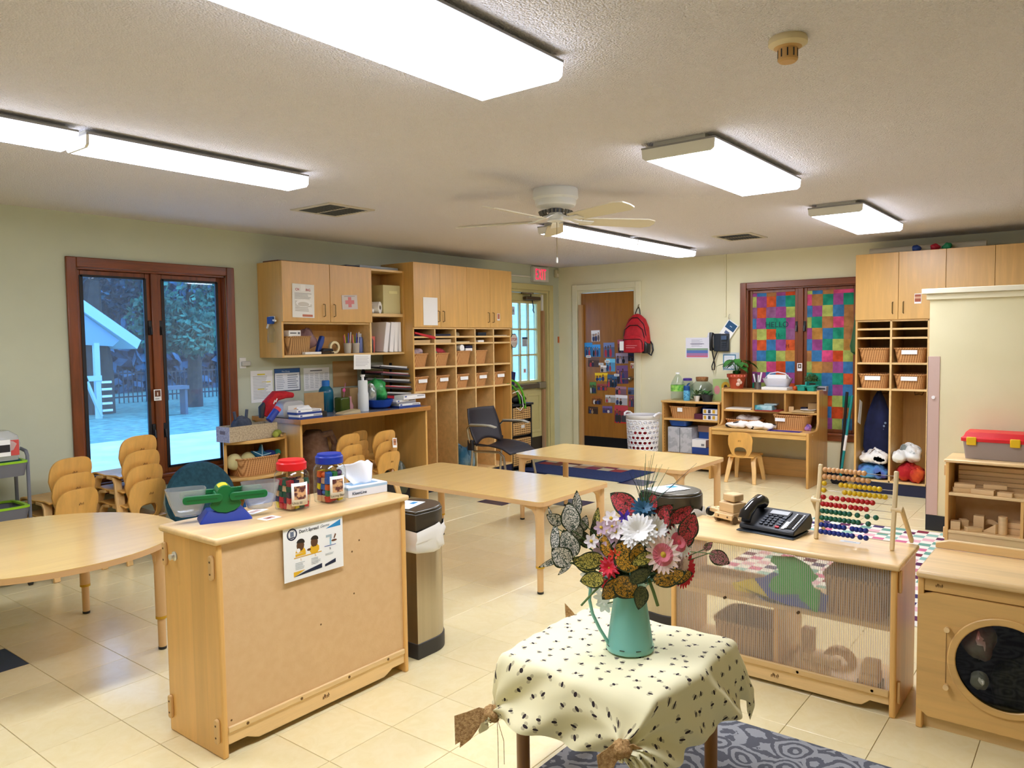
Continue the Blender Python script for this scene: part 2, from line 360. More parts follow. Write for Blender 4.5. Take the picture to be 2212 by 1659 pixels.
wall('wall_left', WALL_DIM, 'y', YL, .14, X0, XB+.14, [(2.377, 3.523, .50, 2.045), (7.10, 8.08, 0, 2.11)])
wall('wall_back', WALL, 'x', XB, .14, Y0, YL, [(4.555, 5.395, 0, 2.11), (2.031, 3.177, .47, 2.018)])
wall('wall_right', WALL, 'y', Y0-.14, .14, X0, XB, []); wall('wall_front', WALL, 'x', X0-.14, .14, Y0-.14, YL+.14, [])
DKB = K('14181f', .5)
struct(G().box(3.60, 7.03, YL-.006, YL, 0, .1).box(X0, 3.6, YL-.006, YL, 0, .1).obj('baseboard_left', DKB, smooth=0))
struct(G().box(XB-.006, XB, Y0, 4.48, 0, .1).box(XB-.006, XB, 5.46, YL, 0, .1).obj('baseboard_back', DKB, smooth=0))

def casement(name, loc, rz, z0, z1, black, picks):
    """double casement window; local x to the right seen from inside, wall plane at y=0, opening .07..1.216"""
    r = sroot(name, loc, rz); cw = .07; a, e = .07, 1.216
    for (p, q, u, t) in ((0, cw, z0-cw, z1+cw), (e, e+cw, z0-cw, z1+cw)): G().box(p, q, -.022, 0, u, t).obj('casing_board', REDW, r, bevel=.006)
    for (u, t) in ((z1, z1+cw), (z0-cw, z0)): G().box(cw, e, -.022, 0, u, t).obj('casing_board', REDWX, r, bevel=.006)
    G().box(a, a+.012, 0, .13, z0, z1).obj('jamb', REDW, r); G().box(e-.012, e, 0, .13, z0, z1).obj('jamb', REDW, r)
    G().box(a, e, 0, .13, z1-.012, z1).obj('head', REDWX, r); G().box(a, e, -.03, .13, z0-.012, z0+.012).obj('sill', REDWX, r, bevel=.005)
    mid = (a+e)/2
    G().box(mid-.028, mid+.028, .03, .10, z0, z1).obj('mullion', REDW, r, bevel=.004)
    for p, q in ((a+.012, mid-.028), (mid+.028, e-.012)):
        st = .036
        s = G().box(p, p+st, .05, .09, z0+.012, z1-.012).box(q-st, q, .05, .09, z0+.012, z1-.012).box(p+st, q-st, .05, .09, z0+.012, z0+.012+st).box(p+st, q-st, .05, .09, z1-.012-st, z1-.012).obj('sash', REDW, r, bevel=.004)
        if black:
            bs = .016
            G().box(p+st-.008, p+st+bs, .045, .06, z0+.05, z1-.05).box(q-st-bs, q-st+.008, .045, .06, z0+.05, z1-.05).box(p+st, q-st, .045, .06, z0+.045, z0+.045+bs).box(p+st, q-st, .045, .06, z1-.045-bs, z1-.045).obj('screen_frame', BLKM, s)
        G().box(p+st, q-st, .068, .072, z0+.045, z1-.045).obj('pane', GLASS, s, smooth=0)
    for sx in (-1, 1):
        for zz in (z0+.34, z1-.42):
            x = mid+sx*.042
            l = G().box(x-.012, x+.012, .035, .05, zz-.055, zz+.055).obj('latch', BLK, r, bevel=.003)
            G().beam((x, .028, zz+.01), (x, .018, zz-.05), .012, .01).obj('lever', BLK, l)
    return r
w1 = casement('window_1', (2.307, YL, 0), 0, .50, 2.045, True, 0)
w2 = casement('window_2', (XB, 3.247, 0), -PI/2, .47, 2.018, False, 0)
# ---- exit door in the left wall
DPAINT = noisy('cream_door_paint', 'cbbf82', 'd0c488', 4, .4, 0)
t1 = sroot('trim_1', (7.10, YL, 0))
for x0, x1, u, t in ((-.075, 0, 0, 2.185), (.98, 1.06, 0, 2.185), (-.0, .98, 2.11, 2.185)): G().box(x0, x1, -.022, 0, u, t).obj('casing_board', DPAINT, t1, bevel=.006)
G().box(.945, .98, -.0, .13, 0, 2.11).obj('jamb', DPAINT, t1); G().box(0, .03, 0, .13, 0, 2.11).obj('jamb', DPAINT, t1); G().box(.03, .945, 0, .13, 2.08, 2.11).obj('jamb_head', DPAINT, t1)
d1 = sroot('door_1', (7.135, YL+.05, 0))
W_, gz0, gz1, gx0, gx1 = .905, .985, 1.945, .235, .745
g = G().box(0, gx0, 0, .045, 0, 2.075).box(gx1, W_, 0, .045, 0, 2.075).box(gx0, gx1, 0, .045, gz1, 2.075).box(gx0, gx1, 0, .045, 0, gz0)
leaf = g.obj('leaf', DPAINT, d1, smooth=0)
G().ring([(gx0-.03, gz0-.03), (gx1+.03, gz0-.03), (gx1+.03, gz1+.03), (gx0-.03, gz1+.03)], [(gx0, gz0), (gx1, gz0), (gx1, gz1), (gx0, gz1)], -.014, 0).obj('glazing_frame', DPAINT, d1, bevel=.004)
for k in (1, 2): x = gx0+(gx1-gx0)*k/3; G().box(x-.011, x+.011, -.004, .03, gz0, gz1).obj('glazing_bar', DPAINT if k else BLK, d1, bevel=.003)
for k in (1, 2): z = gz0+(gz1-gz0)*k/3; G().box(gx0, gx1, -.004, .03, z-.011, z+.011).obj('glazing_bar', DPAINT, d1, bevel=.003)
for i in range(3):
    for j in range(3):
        a, c = gx0+(gx1-gx0)*i/3+.011, gz0+(gz1-gz0)*j/3+.011
        G().box(a, a+(gx1-gx0)/3-.022, .014, .018, c, c+(gz1-gz0)/3-.022).obj('pane', GLASS, d1, smooth=0)
for a in (.12, .52):
    G().ring([(a, .32), (a+.29, .32), (a+.29, .82), (a, .82)], [(a+.035, .355), (a+.255, .355), (a+.255, .785), (a+.035, .785)], -.008, 0).obj('panel_moulding', DPAINT, d1, bevel=.003)
G().box(.02, W_-.02, -.004, 0, .02, .26).obj('kick_plate', K('4b4130', .4, .6), d1, smooth=0)
bar = G().box(.06, .86, -.045, -.018, .885, .945).obj('push_bar', K('7d7364', .4, .7), d1, bevel=.008)
G().box(.74, .88, -.05, 0, .875, .955).obj('push_bar_case', K('9a9078', .4, .5), bar, bevel=.006)
cl = G().box(.45, .75, -.075, -.012, 1.985, 2.03).obj('door_closer', K('5d4d3a', .4, .6), d1, bevel=.01)
G().tube([(.56, -.05, 2.03), (.52, -.09, 2.06), (.36, -.06, 2.065), (.62, -.05, 2.07)], .008).obj('closer_arm', CHROME, cl)
G().tube([(.61, -.04, 1.985), (.615, -.05, 1.90), (.60, -.055, 1.86), (.63, -.05, 1.83)], .006).obj('hook', BLK, cl)
G().box(.83, .862, -.05, -.005, 0.96, 1.86).obj('finger_guard', K('b58b60', .5), d1, bevel=.004)
G().box(.838, .854, -.03, -.005, 1.86, 2.06).obj('guard_rod', WHT, d1)
G().box(.83, .862, -.05, -.005, .05, .86).obj('finger_guard', K('b58b60', .5), d1, bevel=.004)
# ---- wooden door in the back wall
t2 = sroot('trim_2', (XB, 5.395, 0), -PI/2)
for x0, x1, u, t in ((-.075, 0, 0, 2.185), (.84, .915, 0, 2.185), (0, .84, 2.11, 2.185)): G().box(x0, x1, -.022, 0, u, t).obj('casing_board', WALL, t2, bevel=.006)
G().box(0, .03, 0, .13, 0, 2.11).obj('jamb', WALL, t2); G().box(.81, .84, 0, .13, 0, 2.11).obj('jamb', WALL, t2); G().box(.03, .81, 0, .13, 2.08, 2.11).obj('jamb_head', WALL, t2)
d2 = sroot('door_2', (XB+.03, 5.365, 0), -PI/2)
G().box(.002, .778, 0, .045, .008, 2.075).obj('leaf', DOORW, d2, bevel=.002)
G().box(.03, .76, -.003, 0, .03, .25).obj('kick_plate', K('2a2a30', .35, .7), d2, smooth=0)
G().box(-.012, .04, -.05, -.004, .03, 1.93).obj('finger_guard', K('c79c67', .5), d2, bevel=.004)
hd = G().cyl((.73, -.05, 1.0), .028, .05, 16, 'y').obj('handle_rose', CHROME, d2); G().tube([(.73, -.05, 1.0), (.72, -.06, 1.0), (.62, -.06, 1.0)], .009).obj('lever', CHROME, hd)
# ---- half wall on the right
PART = noisy('cream_partition_paint', 'e0d8ae', 'e4dcb4', 3, .5, .03, 220, dist=.003)
hw = sroot('wall_partition', (6.53, 1.08, 0), -PI/2)
G().box(0, 2.6, 0, .12, 0, 1.79).obj('panel', PART, hw, smooth=0)
G().box(-.05, 2.6, -.045, .165, 1.80, 1.838).obj('cap', K('ece6cc', .4), hw, bevel=.004)
G().box(-.022, 2.6, -.02, .14, 1.755, 1.80).obj('cap_moulding', K('e6dfbe', .4), hw, bevel=.006)
G().box(-.006, 0, -.006, .126, .12, 1.33).box(-.006, .075, -.006, 0, .12, 1.33).obj('corner_guard', K('c9aea2', .5), hw, bevel=.002)
G().cyl((.035, -.012, 1.02), .013, .006, 12, 'y').obj('guard_screw', WHT, hw)
G().box(-.004, 2.6, -.008, .128, 0, .118).obj('baseboard', DKB, hw, smooth=0)
# ---- surface conduit and small wall fittings
tag(G().box(-.011, .011, -.016, 0, 1.72, HC).obj('cable_conduit', WALL, None, (XB, 3.42, 0), (0, 0, -PI/2), bevel=.003), 'thin cream cable conduit running down the wall to the wall phone', 'conduit')
tag(G().tube([(6.75, YL-.012, 2.27), (7.68, YL-.012, 2.27)], .01).obj('conduit_pipe', K('e8e4d2', .5), None), 'pale horizontal conduit pipe left of the exit sign', 'conduit')
# ================================================================ outside the windows
struct(G().box(-3, 34, YL+.14, 40, -.35, -.15).obj('ground', noisy('lawn', '4f7f78', '7fb09c', 6, .9)))
struct(G().box(-2, 30, YL+.5, 13.2, -.16, -.12).obj('ground_path', noisy('concrete_path', 'cdd3d4', 'e6eaea', 2, .9)))
sd = sroot('wall_outside', (9.0, 8.6, 0)); SID = K('e4e8ea', .6)
bm_ = G().prism([(0, 0), (-.022, 0), (-.008, .125), (0, .125)], 0, 5, 'yz').mesh('siding_board', SID, 0)
for k in range(30):
    o = bpy.data.objects.new('siding_board', bm_); C.objects.link(o); o.parent = sd; o.location = (0, 0, -.15+k*.11)
G().box(0, 5, 0, .1, -.15, 3.2).obj('sheathing', SID, sd, smooth=0)
def bark(n): return noisy('tree_bark_'+n, '2b2a28', '4a443c', 9, .9, .5, 20)
def leafmat(n, a, c): return noisy('tree_leaves_'+n, a, c, 3, .7)
def tree(name, label, loc, hh, tr, blobs, lm, n, seed, ls=.16):
    t = thing(name, label, 'tree', loc, group='trees beyond the playground'); r = random.Random(seed)
    G().tube([(0, 0, -.2), (.05, 0, hh*.4), (-.05, .1, hh*.75), (0, 0, hh)], [tr*1.25, tr, tr*.85, tr*.5], 10).obj('trunk', bark(name+str(seed)), t)
    g = G()
    for (bx_, by_, bz_, rr) in blobs:
        for _ in range(n):
            d = Vector((r.gauss(0, 1), r.gauss(0, 1), r.gauss(0, 1))).normalized()*rr*r.uniform(.55, 1.05); p = Vector((bx_, by_, bz_))+d
            a = Vector((r.gauss(0, 1), r.gauss(0, 1), r.gauss(0, 1))).normalized()*ls*r.uniform(.6, 1.3); c = a.orthogonal().normalized()*ls*r.uniform(.4, .8)
            g.add([p-a, p+c, p+a, p-c], [(0, 1, 2, 3)])
    g.obj('foliage', lm, t, smooth=0); return t
LF = leafmat('maple', '1f5a4c', '4e9a7c'); LF2 = leafmat('dark', '16424c', '2c6470')
tree('maple_tree', 'leafy tree with dark trunk seen through the right window pane', (10.75, 19, -.15), 3.0, .17, [(0, 0, 3.2, 1.5), (.9, .3, 2.4, .9), (-.8, 0, 2.2, .8), (.2, -.4, 4.4, 1.4), (1.6, 0, 3.6, 1.0), (-.3, -.6, 1.9, .6)], LF, 1100, 1, .09)
tree('shade_tree', 'dark tree with thick trunk behind the playhouse in left pane', (8.4, 19.2, -.15), 3.2, .30, [(0, 1, 3.8, 1.5), (-1.6, 1, 3.6, 1.5), (1.0, 1, 3.2, .9), (0, .8, 5, 1.4)], LF2, 1000, 2, .10)
hg = thing('hedge_row', 'dark row of distant shrubs behind the playground fence', 'hedge', (14, 27, -.15)); r_ = random.Random(5); g = G()
for _ in range(9000):
    p = Vector((r_.uniform(-11, 14), r_.uniform(-.8, .8), r_.uniform(.0, 9)))
    a = Vector((r_.gauss(0, 1), r_.gauss(0, 1), r_.gauss(0, 1))).normalized()*.28; c = a.orthogonal().normalized()*.2; g.add([p-a, p+c, p+a, p-c], [(0, 1, 2, 3)])
g.box(-11, 14, .9, 1.4, 0, 9).obj('foliage', leafmat('hedge', '244f66', '3f7590'), hg, smooth=0)
fn = thing('picket_fence', 'dark metal picket fence across the back of the playground', 'fence', (5, 22, -.15)); FM = K('30343c', .5)
pk = G().box(-.012, .012, -.012, .012, 0, .95).mesh('picket', FM, 0)
for k in range(95):
    o = bpy.data.objects.new('picket', pk); C.objects.link(o); o.parent = fn; o.location = (k*.13, 0, 0)
for z in (.15, .82): G().box(0, 12.4, -.015, .015, z, z+.04).obj('rail', FM, fn)
ph = thing('playhouse', 'pale wooden playhouse with gable roof seen through left pane', 'playhouse', (7.46, 17.86, -.15)); PW = K('b9d3da', .7)
G().prism([(-1.2, 3.6), (-1.2, 3.35), (1.25, 1.55), (1.35, 1.75)], -.06, 1.6, 'xz').obj('roof', PW, ph)
G().prism([(-1.2, 3.4), (-1.2, 1.75), (.75, 1.62), (.9, 1.75)], .05, .1, 'xz').obj('gable_wall', K('86a7b8', .8), ph)
for x in (-1.0, .38): G().box(x-.055, x+.055, 0, .11, 0, 1.7).obj('post', PW, ph)
G().beam((.02, .03, 1.2), (.42, .03, .05), .1, .05, side=(0, 1, 0)).obj('brace', PW, ph)
G().box(-1.2, .45, -.02, .02, .85, .97).obj('rail', PW, ph)
for k in range(5): G().box(.44, .66, -.02, .02, .15+k*.16, .2+k*.16).obj('ladder_rung', WHT, ph)
bn = thing('park_bench', 'low wooden bench under the leafy tree outside', 'bench', (9.2, 17, -.15)); PB = K('6a6f78', .8)
G().box(-.3, .3, 0, .35, .6, .68).obj('seat', PB, bn)
for x in (-.25, .25): G().box(x-.03, x+.03, .05, .3, 0, .6).obj('leg', PB, bn)
# ================================================================ ceiling fittings
LENSS = K('e8efff', .4, emit=LAMP*.19, name='lit_acrylic_side'); LENS = K('eef2ff', .4, emit=LAMP, name='lit_acrylic_lens'); ENDP = K('e9e6da', .5)
def fixture(label, cx, cy, L, Wd, group='fluorescent ceiling lights', plates=True):
    t = thing('ceiling_light', label, 'ceiling light', (cx, cy, HC), group=group)
    G().box(-L/2+.02, L/2-.02, -Wd/2+.05, Wd/2-.05, -.03, 0).obj('housing', K('d8d4c8', .5), t)
    pr = [(-Wd/2, -.028), (-Wd/2+.004, -.068), (-Wd/2+.02, -.08), (Wd/2-.02, -.08), (Wd/2-.004, -.068), (Wd/2, -.028)]
    G().box(-L/2, L/2, -Wd/2-.004, Wd/2+.004, -.029, -.021).obj('shade_lip', K('8f8c88', .5), t)  # added lip: blocks side light so a dark gap shows below the ceiling
    ln = G().box(-L/2+.012, L/2-.012, -Wd/2+.018, Wd/2-.018, -.081, -.078).obj('lens', LENS, t, smooth=0)
    G().prism(pr, -L/2+.012, L/2-.012, 'yz').obj('lens_side', LENSS, ln)
    if plates:
        for s in (-1, 1): x = s*L/2; G().prism([(p*1.01, q-.002) for p, q in pr], min(x, x-s*.012), max(x, x-s*.012), 'yz').obj('end_plate', ENDP if s < 0 else LENSS, t)
    return t
fixture('nearest large wraparound ceiling light at the top of the photo', 1.50, 1.60, 1.22, .36)
fixture('wide ceiling light with pale end plate right of the fan', 3.92, 1.60, 1.22, .36)
fixture('farther wide ceiling light above the right cupboards', 6.27, 1.53, 1.28, .36)
fixture('narrow strip light ending short of the left ceiling vent', 2.07, 3.53, 1.14, .20)
fixture('narrow strip light cut off by the left photo edge', .86, 3.53, 1.22, .20)
fixture('narrow strip light partly hidden behind the fan blades', 5.64, 3.53, 1.22, .22)
fixture('farthest narrow strip light nearest the back wall', 6.90, 3.53, 1.24, .22)
# fan
FW = K('e8e8e4', .35); BL = K('d5cdb6', .5)
f = thing('ceiling_fan', 'white five-blade flush ceiling fan with pull chain', 'ceiling fan', (3.95, 2.72, HC))
mo = G().lathe([(.135, 0), (.138, -.004), (.14, -.055), (.127, -.068), (.127, -.09), (.118, -.105), (.085, -.118), (.05, -.12)], n=40).obj('motor_housing', FW, f)
for k in range(26):
    a = 2*PI*k/26; G().box(-.0035, .0035, .093, .115, -.02, .0).xf(Matrix.Translation((0, 0, -.098)) @ Matrix.Rotation(a, 4, 'Z') @ Matrix.Rotation(-.35, 4, 'X')).obj('vent_slot', K('6b675c', .6), mo, smooth=0)
G().cyl((0, 0, -.145), .045, .03, 20).obj('motor_shaft', K('2b2d38', .4), f)
G().lathe([(.03, -.125), (.042, -.145), (.045, -.185), (.052, -.19), (.052, -.196), (.02, -.2)], n=28).obj('switch_housing', FW, f)
for k in range(5):
    a = math.radians(180+72*k)
    M_ = Matrix.Rotation(a, 4, 'Z')
    bl = G().prism([(.17, -.052), (.60, -.068), (.655, -.045), (.665, 0), (.655, .045), (.60, .068), (.17, .052)], -.0035, .0035).xf(Matrix.Translation((0, 0, -.19)) @ M_ @ Matrix.Rotation(math.radians(-13), 4, 'X')).obj('blade', BL, f)
    G().strip([(.04, 0, .035), (.09, 0, .015), (.14, 0, -.002), (.24, 0, -.008)], [.03, .03, .05, .06], .006, (0, 1, 0)).xf(Matrix.Translation((0, 0, -.19)) @ M_ @ Matrix.Rotation(math.radians(-8), 4, 'X')).obj('blade_iron', FW, bl)
ch = G().tube([(.01, 0, -.2), (.01, 0, -.42)], .0022, 6).obj('pull_chain', K('7a6a4a', .4, .8), f)
G().lathe([(.004, -.45), (.007, -.445), (.006, -.42), (.003, -.415)], (.01, 0, 0), 10).obj('chain_end', WHT, ch)
def vent(label, cx, cy, w, d):
    t = thing('ceiling_vent', label, 'air vent', (cx, cy, HC), group='square ceiling vents')
    o, i = [(-w/2, -d/2), (w/2, -d/2), (w/2, d/2), (-w/2, d/2)], [(-w/2+.035, -d/2+.035), (w/2-.035, -d/2+.035), (w/2-.035, d/2-.035), (-w/2+.035, d/2-.035)]
    G().ring(o, i, -.008, 0, 'xy').obj('frame', K('cfc6b2', .5), t)
    G().box(-w/2+.03, w/2-.03, -d/2+.03, d/2-.03, -.002, -.0005).obj('backing', K('5a626c', .7), t, smooth=0)
    for s in (0, 1):
        g = G(); x0 = (-w/2+.035) if s == 0 else .006; x1 = -.006 if s == 0 else w/2-.035
        for k in range(12): y = -d/2+.045+k*(d-.09)/11; g.beam((x0, y, -.005), (x1, y, -.005), .014, .0015, side=(0, 1, .7))
        g.obj('louvre_bank', K('8d8f92', .5), t, smooth=0)
    G().box(-.006, .006, -d/2+.03, d/2-.03, -.008, -.002).obj('divider', K('cfc6b2', .5), t)
vent('square ceiling vent between the left strip light and the fan', 3.50, 4.29, .40, .42); vent('square ceiling vent farther away toward the back wall', 6.93, 2.72, .44, .37)
sm = thing('smoke_detector', 'tan smoke detector with slotted drum on the ceiling', 'smoke detector', (2.45, .81, HC)); TAN = K('c99e62', .5)
G().lathe([(.055, 0), (.058, -.008), (.058, -.02), (.042, -.03)], n=28).obj('base', K('d9c8a0', .5), sm)
G().lathe([(.056, -.018), (.042, -.03), (.030, -.034), (.030, -.068), (.024, -.074)], n=28).obj('drum', TAN, sm)
for k in range(10): G().box(.0295, .0312, -.002, .002, -.062, -.038).xf(Matrix.Rotation(2*PI*k/10+.3, 4, 'Z')).obj('slot', BLK, sm, smooth=0)
ex = thing('exit_sign', 'lit red exit sign over the outside door', 'sign', (7.86, YL, 2.215))
G().box(-.16, .16, -.05, 0, 0, .185).obj('case', K('d9d6cc', .5), ex, bevel=.006)
EXM = K('ff1448', .4, emit=.3, name='lit_red_letters')
for k, ch in enumerate('EXIT'): text(ch, .19, ex, (-.125, -.062, .012, .042)[k], -.052, .028, EXM, name='letter')
for o in list(ex.children):
    if o.name.startswith('letter'): o.scale = (.52, 1, 1)
al = thing('alarm_sensor', 'small cream motion sensor in the ceiling corner', 'sensor', (8.24, YL, 2.29))
G().box(-.035, .035, -.04, 0, 0, .10).obj('case', K('c9c19c', .5), al, bevel=.01); G().box(-.02, .02, -.044, -.036, .01, .05).obj('window', K('e4dfc8', .4), al)
# ================================================================ shared builders for furniture contents
def basket(label, loc, rz, w, d, h, card=None, mat=None, taper=.82, group=None, name='wicker_basket', e=5, rim=.008):
    t = thing(name, label, 'basket', loc, rz, group); mt = mat or WICK
    def sec(k, z, ins=0): return [(x, y, z) for x, y in sup(w/2*k-ins, d/2*k-ins, e, 28)]
    G().loft([sec(taper, 0), sec((1+taper)/2, h*.5), sec(1, h), sec(1, h, .008), sec((1+taper)/2, h*.5, .008), sec(taper, .008, .008)]).obj('body', mt, t, smooth=50)
    G().tube(sec(1, h), rim, 6, closed=True).obj('rim', mt, t)
    if card:
        cx, cw, chh, tl = card
        y = -d/2*(1+(taper-1)*.22)-.004
        G().box(cx-cw/2, cx+cw/2, y-.004, y-.002, h*.60, h*.60+chh).obj('label_card', PAPER, t, smooth=0)
    return t
def handle(parent, x, y, z, h=.10, mat=None, axis='z'):
    p = [(x, y, z), (x, y-.022, z+.004), (x, y-.022, z+h-.004), (x, y, z+h)]
    return G().tube(p, .0045, 8).obj('handle', mat or BRASS, parent)
def bottle(name, label, cat, loc, prof, mat, cap=None, capprof=None, n=20, group=None):
    t = thing(name, label, cat, loc, group=group); G().lathe(prof, n=n).obj('body', mat, t)
    if capprof: G().lathe(capprof, n=n).obj('cap', cap, t)
    return t
def blob(g, c, r, seed, amp=.18, sx=1, sy=1, sz=1, n=16, k=10):
    rr = random.Random(seed); ph = [rr.uniform(0, 6.28) for _ in range(6)]
    vs = []; fs = []
    for i in range(k+1):
        t = PI*i/k
        for j in range(n):
            a = 2*PI*j/n; q = 1+amp*(math.sin(3*a+ph[0]+2*t)+.6*math.sin(5*a+ph[1])*math.sin(3*t+ph[2])+.5*math.sin(4*t+ph[3]+a))/2
            vs.append((c[0]+r*sx*q*math.sin(t)*math.cos(a), c[1]+r*sy*q*math.sin(t)*math.sin(a), c[2]-r*sz*q*math.cos(t)))
    for i in range(k):
        for j in range(n): fs.append((i*n+j, i*n+(j+1) % n, (i+1)*n+(j+1) % n, (i+1)*n+j))
    return g.add(vs, fs)
def cloth(name, label, cat, loc, rz, w, d, h, mat, seed, amp=.03, group=None, fold=3, mats=None):
    """a crumpled heap of cloth: overlapping soft lumps in one mesh"""
    rr = random.Random(seed); g = G(); n = 9 if h > .06 else 7
    for k in range(n):
        u, v = rr.uniform(-.5, .5), rr.uniform(-.5, .5); q = 1-.5*max(abs(u), abs(v))*2
        r = min(w, d)*rr.uniform(.24, .36); hz = h*rr.uniform(.38, .55)*(.6+.4*q); blob(g, (u*(w-1.3*r), v*(d-1.3*r), hz*.92+(h*.12*q)), r, seed*31+k, .22, 1.0*w/max(w, d)*1.1, 1.0*d/max(w, d)*1.1, hz/r, 22, 14)
    g.v = [(max(-w/2, min(w/2, x)), max(-d/2, min(d/2, y)), max(.001, z)) for x, y, z in g.v]
    return tag(g.obj(name, mat, None, loc, (0, 0, rz), smooth=80), label, cat, group)
def carton(name, label, cat, loc, rz, w, d, h, mat, band=None, group=None, extra=None):
    t = thing(name, label, cat, loc, rz, group); G().box(-w/2, w/2, -d/2, d/2, 0, h).obj('box', mat, t, bevel=.0015)
    if band: G().box(-w/2-.0006, w/2+.0006, -d/2-.0006, d/2+.0006, band[0]*h, band[1]*h).obj('printed_band', band[2], t, smooth=0)
    if extra:
        for it in extra: G().box(-w/2+it[1]*w, -w/2+it[2]*w, -d/2-.0012, -d/2, it[3]*h, it[4]*h).obj('print', K(it[0]), t, smooth=0)
    return t
# ================================================================ wall cabinet on the left wall
wc = thing('hanging_cabinet', 'birch wall cabinet with two doors and open shelves beside the window', 'cabinet', (3.82, 5.37, 1.375))
W_, D_, H_ = 1.40, .318, .795; tk = .02; sx = .965
G().box(0, tk, .0, D_, 0, H_).obj('side_panel', BIRCH, wc, bevel=.002); G().box(W_-tk, W_, 0, D_, 0, H_).obj('side_panel', BIRCH, wc, bevel=.002)
G().box(sx-tk/2, sx+tk/2, .0, D_, tk, H_-tk).obj('divider', BIRCHX, wc, bevel=.002)
G().box(tk, W_-tk, 0, D_, 0, tk).obj('bottom_panel', BIRCHX, wc, bevel=.002); G().box(tk, W_-tk, 0, D_, H_-tk, H_).obj('top_panel', BIRCHX, wc, bevel=.002)
G().box(tk, sx-tk/2, .012, D_, .28, .30).obj('shelf', BIRCHX, wc, bevel=.002); G().box(sx+tk/2, W_-tk, .004, D_, .355, .385).obj('shelf', BIRCHX, wc, bevel=.002)
G().box(tk, W_-tk, D_-.008, D_-.001, tk, H_-tk).obj('back_panel', BIRCHI, wc)
for a, q, hx in ((.002, .489, .42), (.493, sx+.004, .53)):
    d = G().box(a, q, -.02, -.001, .298, H_).obj('door', BIRCH, wc, bevel=.002); handle(d, hx, -.02, .345, .105)
# things on and in the wall cabinet
sheet('notice_sheet', 'white notice with red heading taped to the left cabinet door', 'notice', (4.027, 5.346, 1.847), 0, .222, .28,
      [('t', 'CH', .13, .80, .10, 'b8303c', True), ('t', 'ING', .60, .80, .10, 'b8303c', True), ('ffffff', [(.38, .98), (.6, .99), (.58, .8), (.4, .78)])]+lines(.1, .9, .55, .74, 5, 'a9a9ad', seed=1)+lines(.12, .9, .18, .5, 7, 'b9b4ae', seed=2)+[('c77a62', .45, .92, .03, .1), ('ffffff', ell(.5, .43, .34, .11)), ('d6d3ce', ell(.5, .40, .26, .07))], tilt=.02)
fa = thing('first_aid_sign', 'small sign with pink cross on the right cabinet door', 'sign', (4.525, 5.346, 1.851), rot=(0, -.05, 0))
G().box(-.088, .088, 0, .003, -.063, .063).obj('card', K('d9cfcc', .7), fa); G().box(-.05, .05, -.001, 0, -.017, .017).box(-.018, .018, -.0012, 0, -.045, .045).obj('cross', K('d8868a', .7), fa, smooth=0)
G().box(-.06, .06, -.001, 0, .05, .054).obj('print', K('9a9090', .7), fa, smooth=0)
sp = thing('spray_bottle', 'clear spray bottle with blue trigger hung on the cabinet side', 'spray bottle', (3.79, 5.47, 1.50))
G().lathe([(.03, 0), (.034, .01), (.033, .08), (.028, .11), (.013, .14), (.012, .155)], n=20).obj('bottle', CLEAR, sp); G().box(-.014, .014, -.03, .04, .155, .215).obj('trigger_head', K('1d4fa0', .4), sp, bevel=.006)
G().tube([(0, -.03, .185), (0, -.065, .18)], .008).obj('nozzle', WHT, sp); G().beam((0, .03, .17), (0, .055, .12), .012, .012).obj('trigger', WHT, sp)
G().box(.013, .028, -.02, .05, .17, .22).obj('wall_hook', WHT, sp)
wh = thing('wall_clip', 'white wall clip on the wall beside the window frame', 'clip', (3.655, YL, 1.29)); G().box(-.03, .03, -.008, 0, 0, .09).obj('backplate', WHT, wh, bevel=.006); G().box(-.02, .06, -.035, -.008, .02, .06).obj('clip', K('c9c9c4', .4), wh, bevel=.008)
cab = 1.397
basket('brown wicker basket at the left end of the open cabinet shelf', (4.03, 5.52, cab), 0, .27, .22, .15, mat=WICK2, taper=.9)
carton('label_box', 'white carton tilted on the wicker basket in the cabinet', 'box', (3.975, 5.45, cab+.155), .1, .13, .08, .05, WHT, extra=[('4a4a50', .1, .62, .45, .62), ('6a6a70', .75, .92, .35, .7)])
g = G(); blob(g, (0, 0, .07), .075, 3, .3, 1.25, .9, 1.15); tag(g.obj('plastic_bag', thin('thin_plastic_bag', 'd9c6ca', .25, dif=.35, dcol='c9a9b0'), None, (4.16, 5.5, cab+.06), smooth=80), 'crumpled clear plastic bag beside the wicker basket in the cabinet', 'bag')
g = G().prism([(-.03, 0), (.0, 0), (.05, .10), (.06, .15), (.03, .16), (.0, .1)], -.02, .02, 'xz'); tag(g.obj('blue_dispenser', K('1d3f8f', .4), None, (4.24, 5.44, cab), bevel=.006), 'blue plastic tape dispenser leaning in the open cabinet shelf', 'dispenser')
tp = thing('tape_roll', 'roll of cream masking tape standing in the cabinet', 'tape', (4.405, 5.43, cab+.055)); G().ring(circ(.055, 28), circ(.037, 28), -.012, .012).obj('tape', K('e0d3a8', .6), tp); G().ring(circ(.037, 28), circ(.033, 28), -.012, .012).obj('core', K('b59a68', .7), tp)
st = thing('black_stapler', 'black stapler lying in front of the tape roll', 'stapler', (4.30, 5.40, cab), .1); G().box(-.07, .07, -.02, .02, 0, .014).obj('base', BLK, st, bevel=.005); G().prism([(-.07, .016), (.07, .02), (.06, .045), (-.05, .05)], -.018, .018, 'xz').obj('arm', BLK, st, bevel=.008)
carton('card_box', 'flat white box lying at the cabinet shelf front', 'box', (4.14, 5.41, cab), 0, .17, .06, .02, WHT)
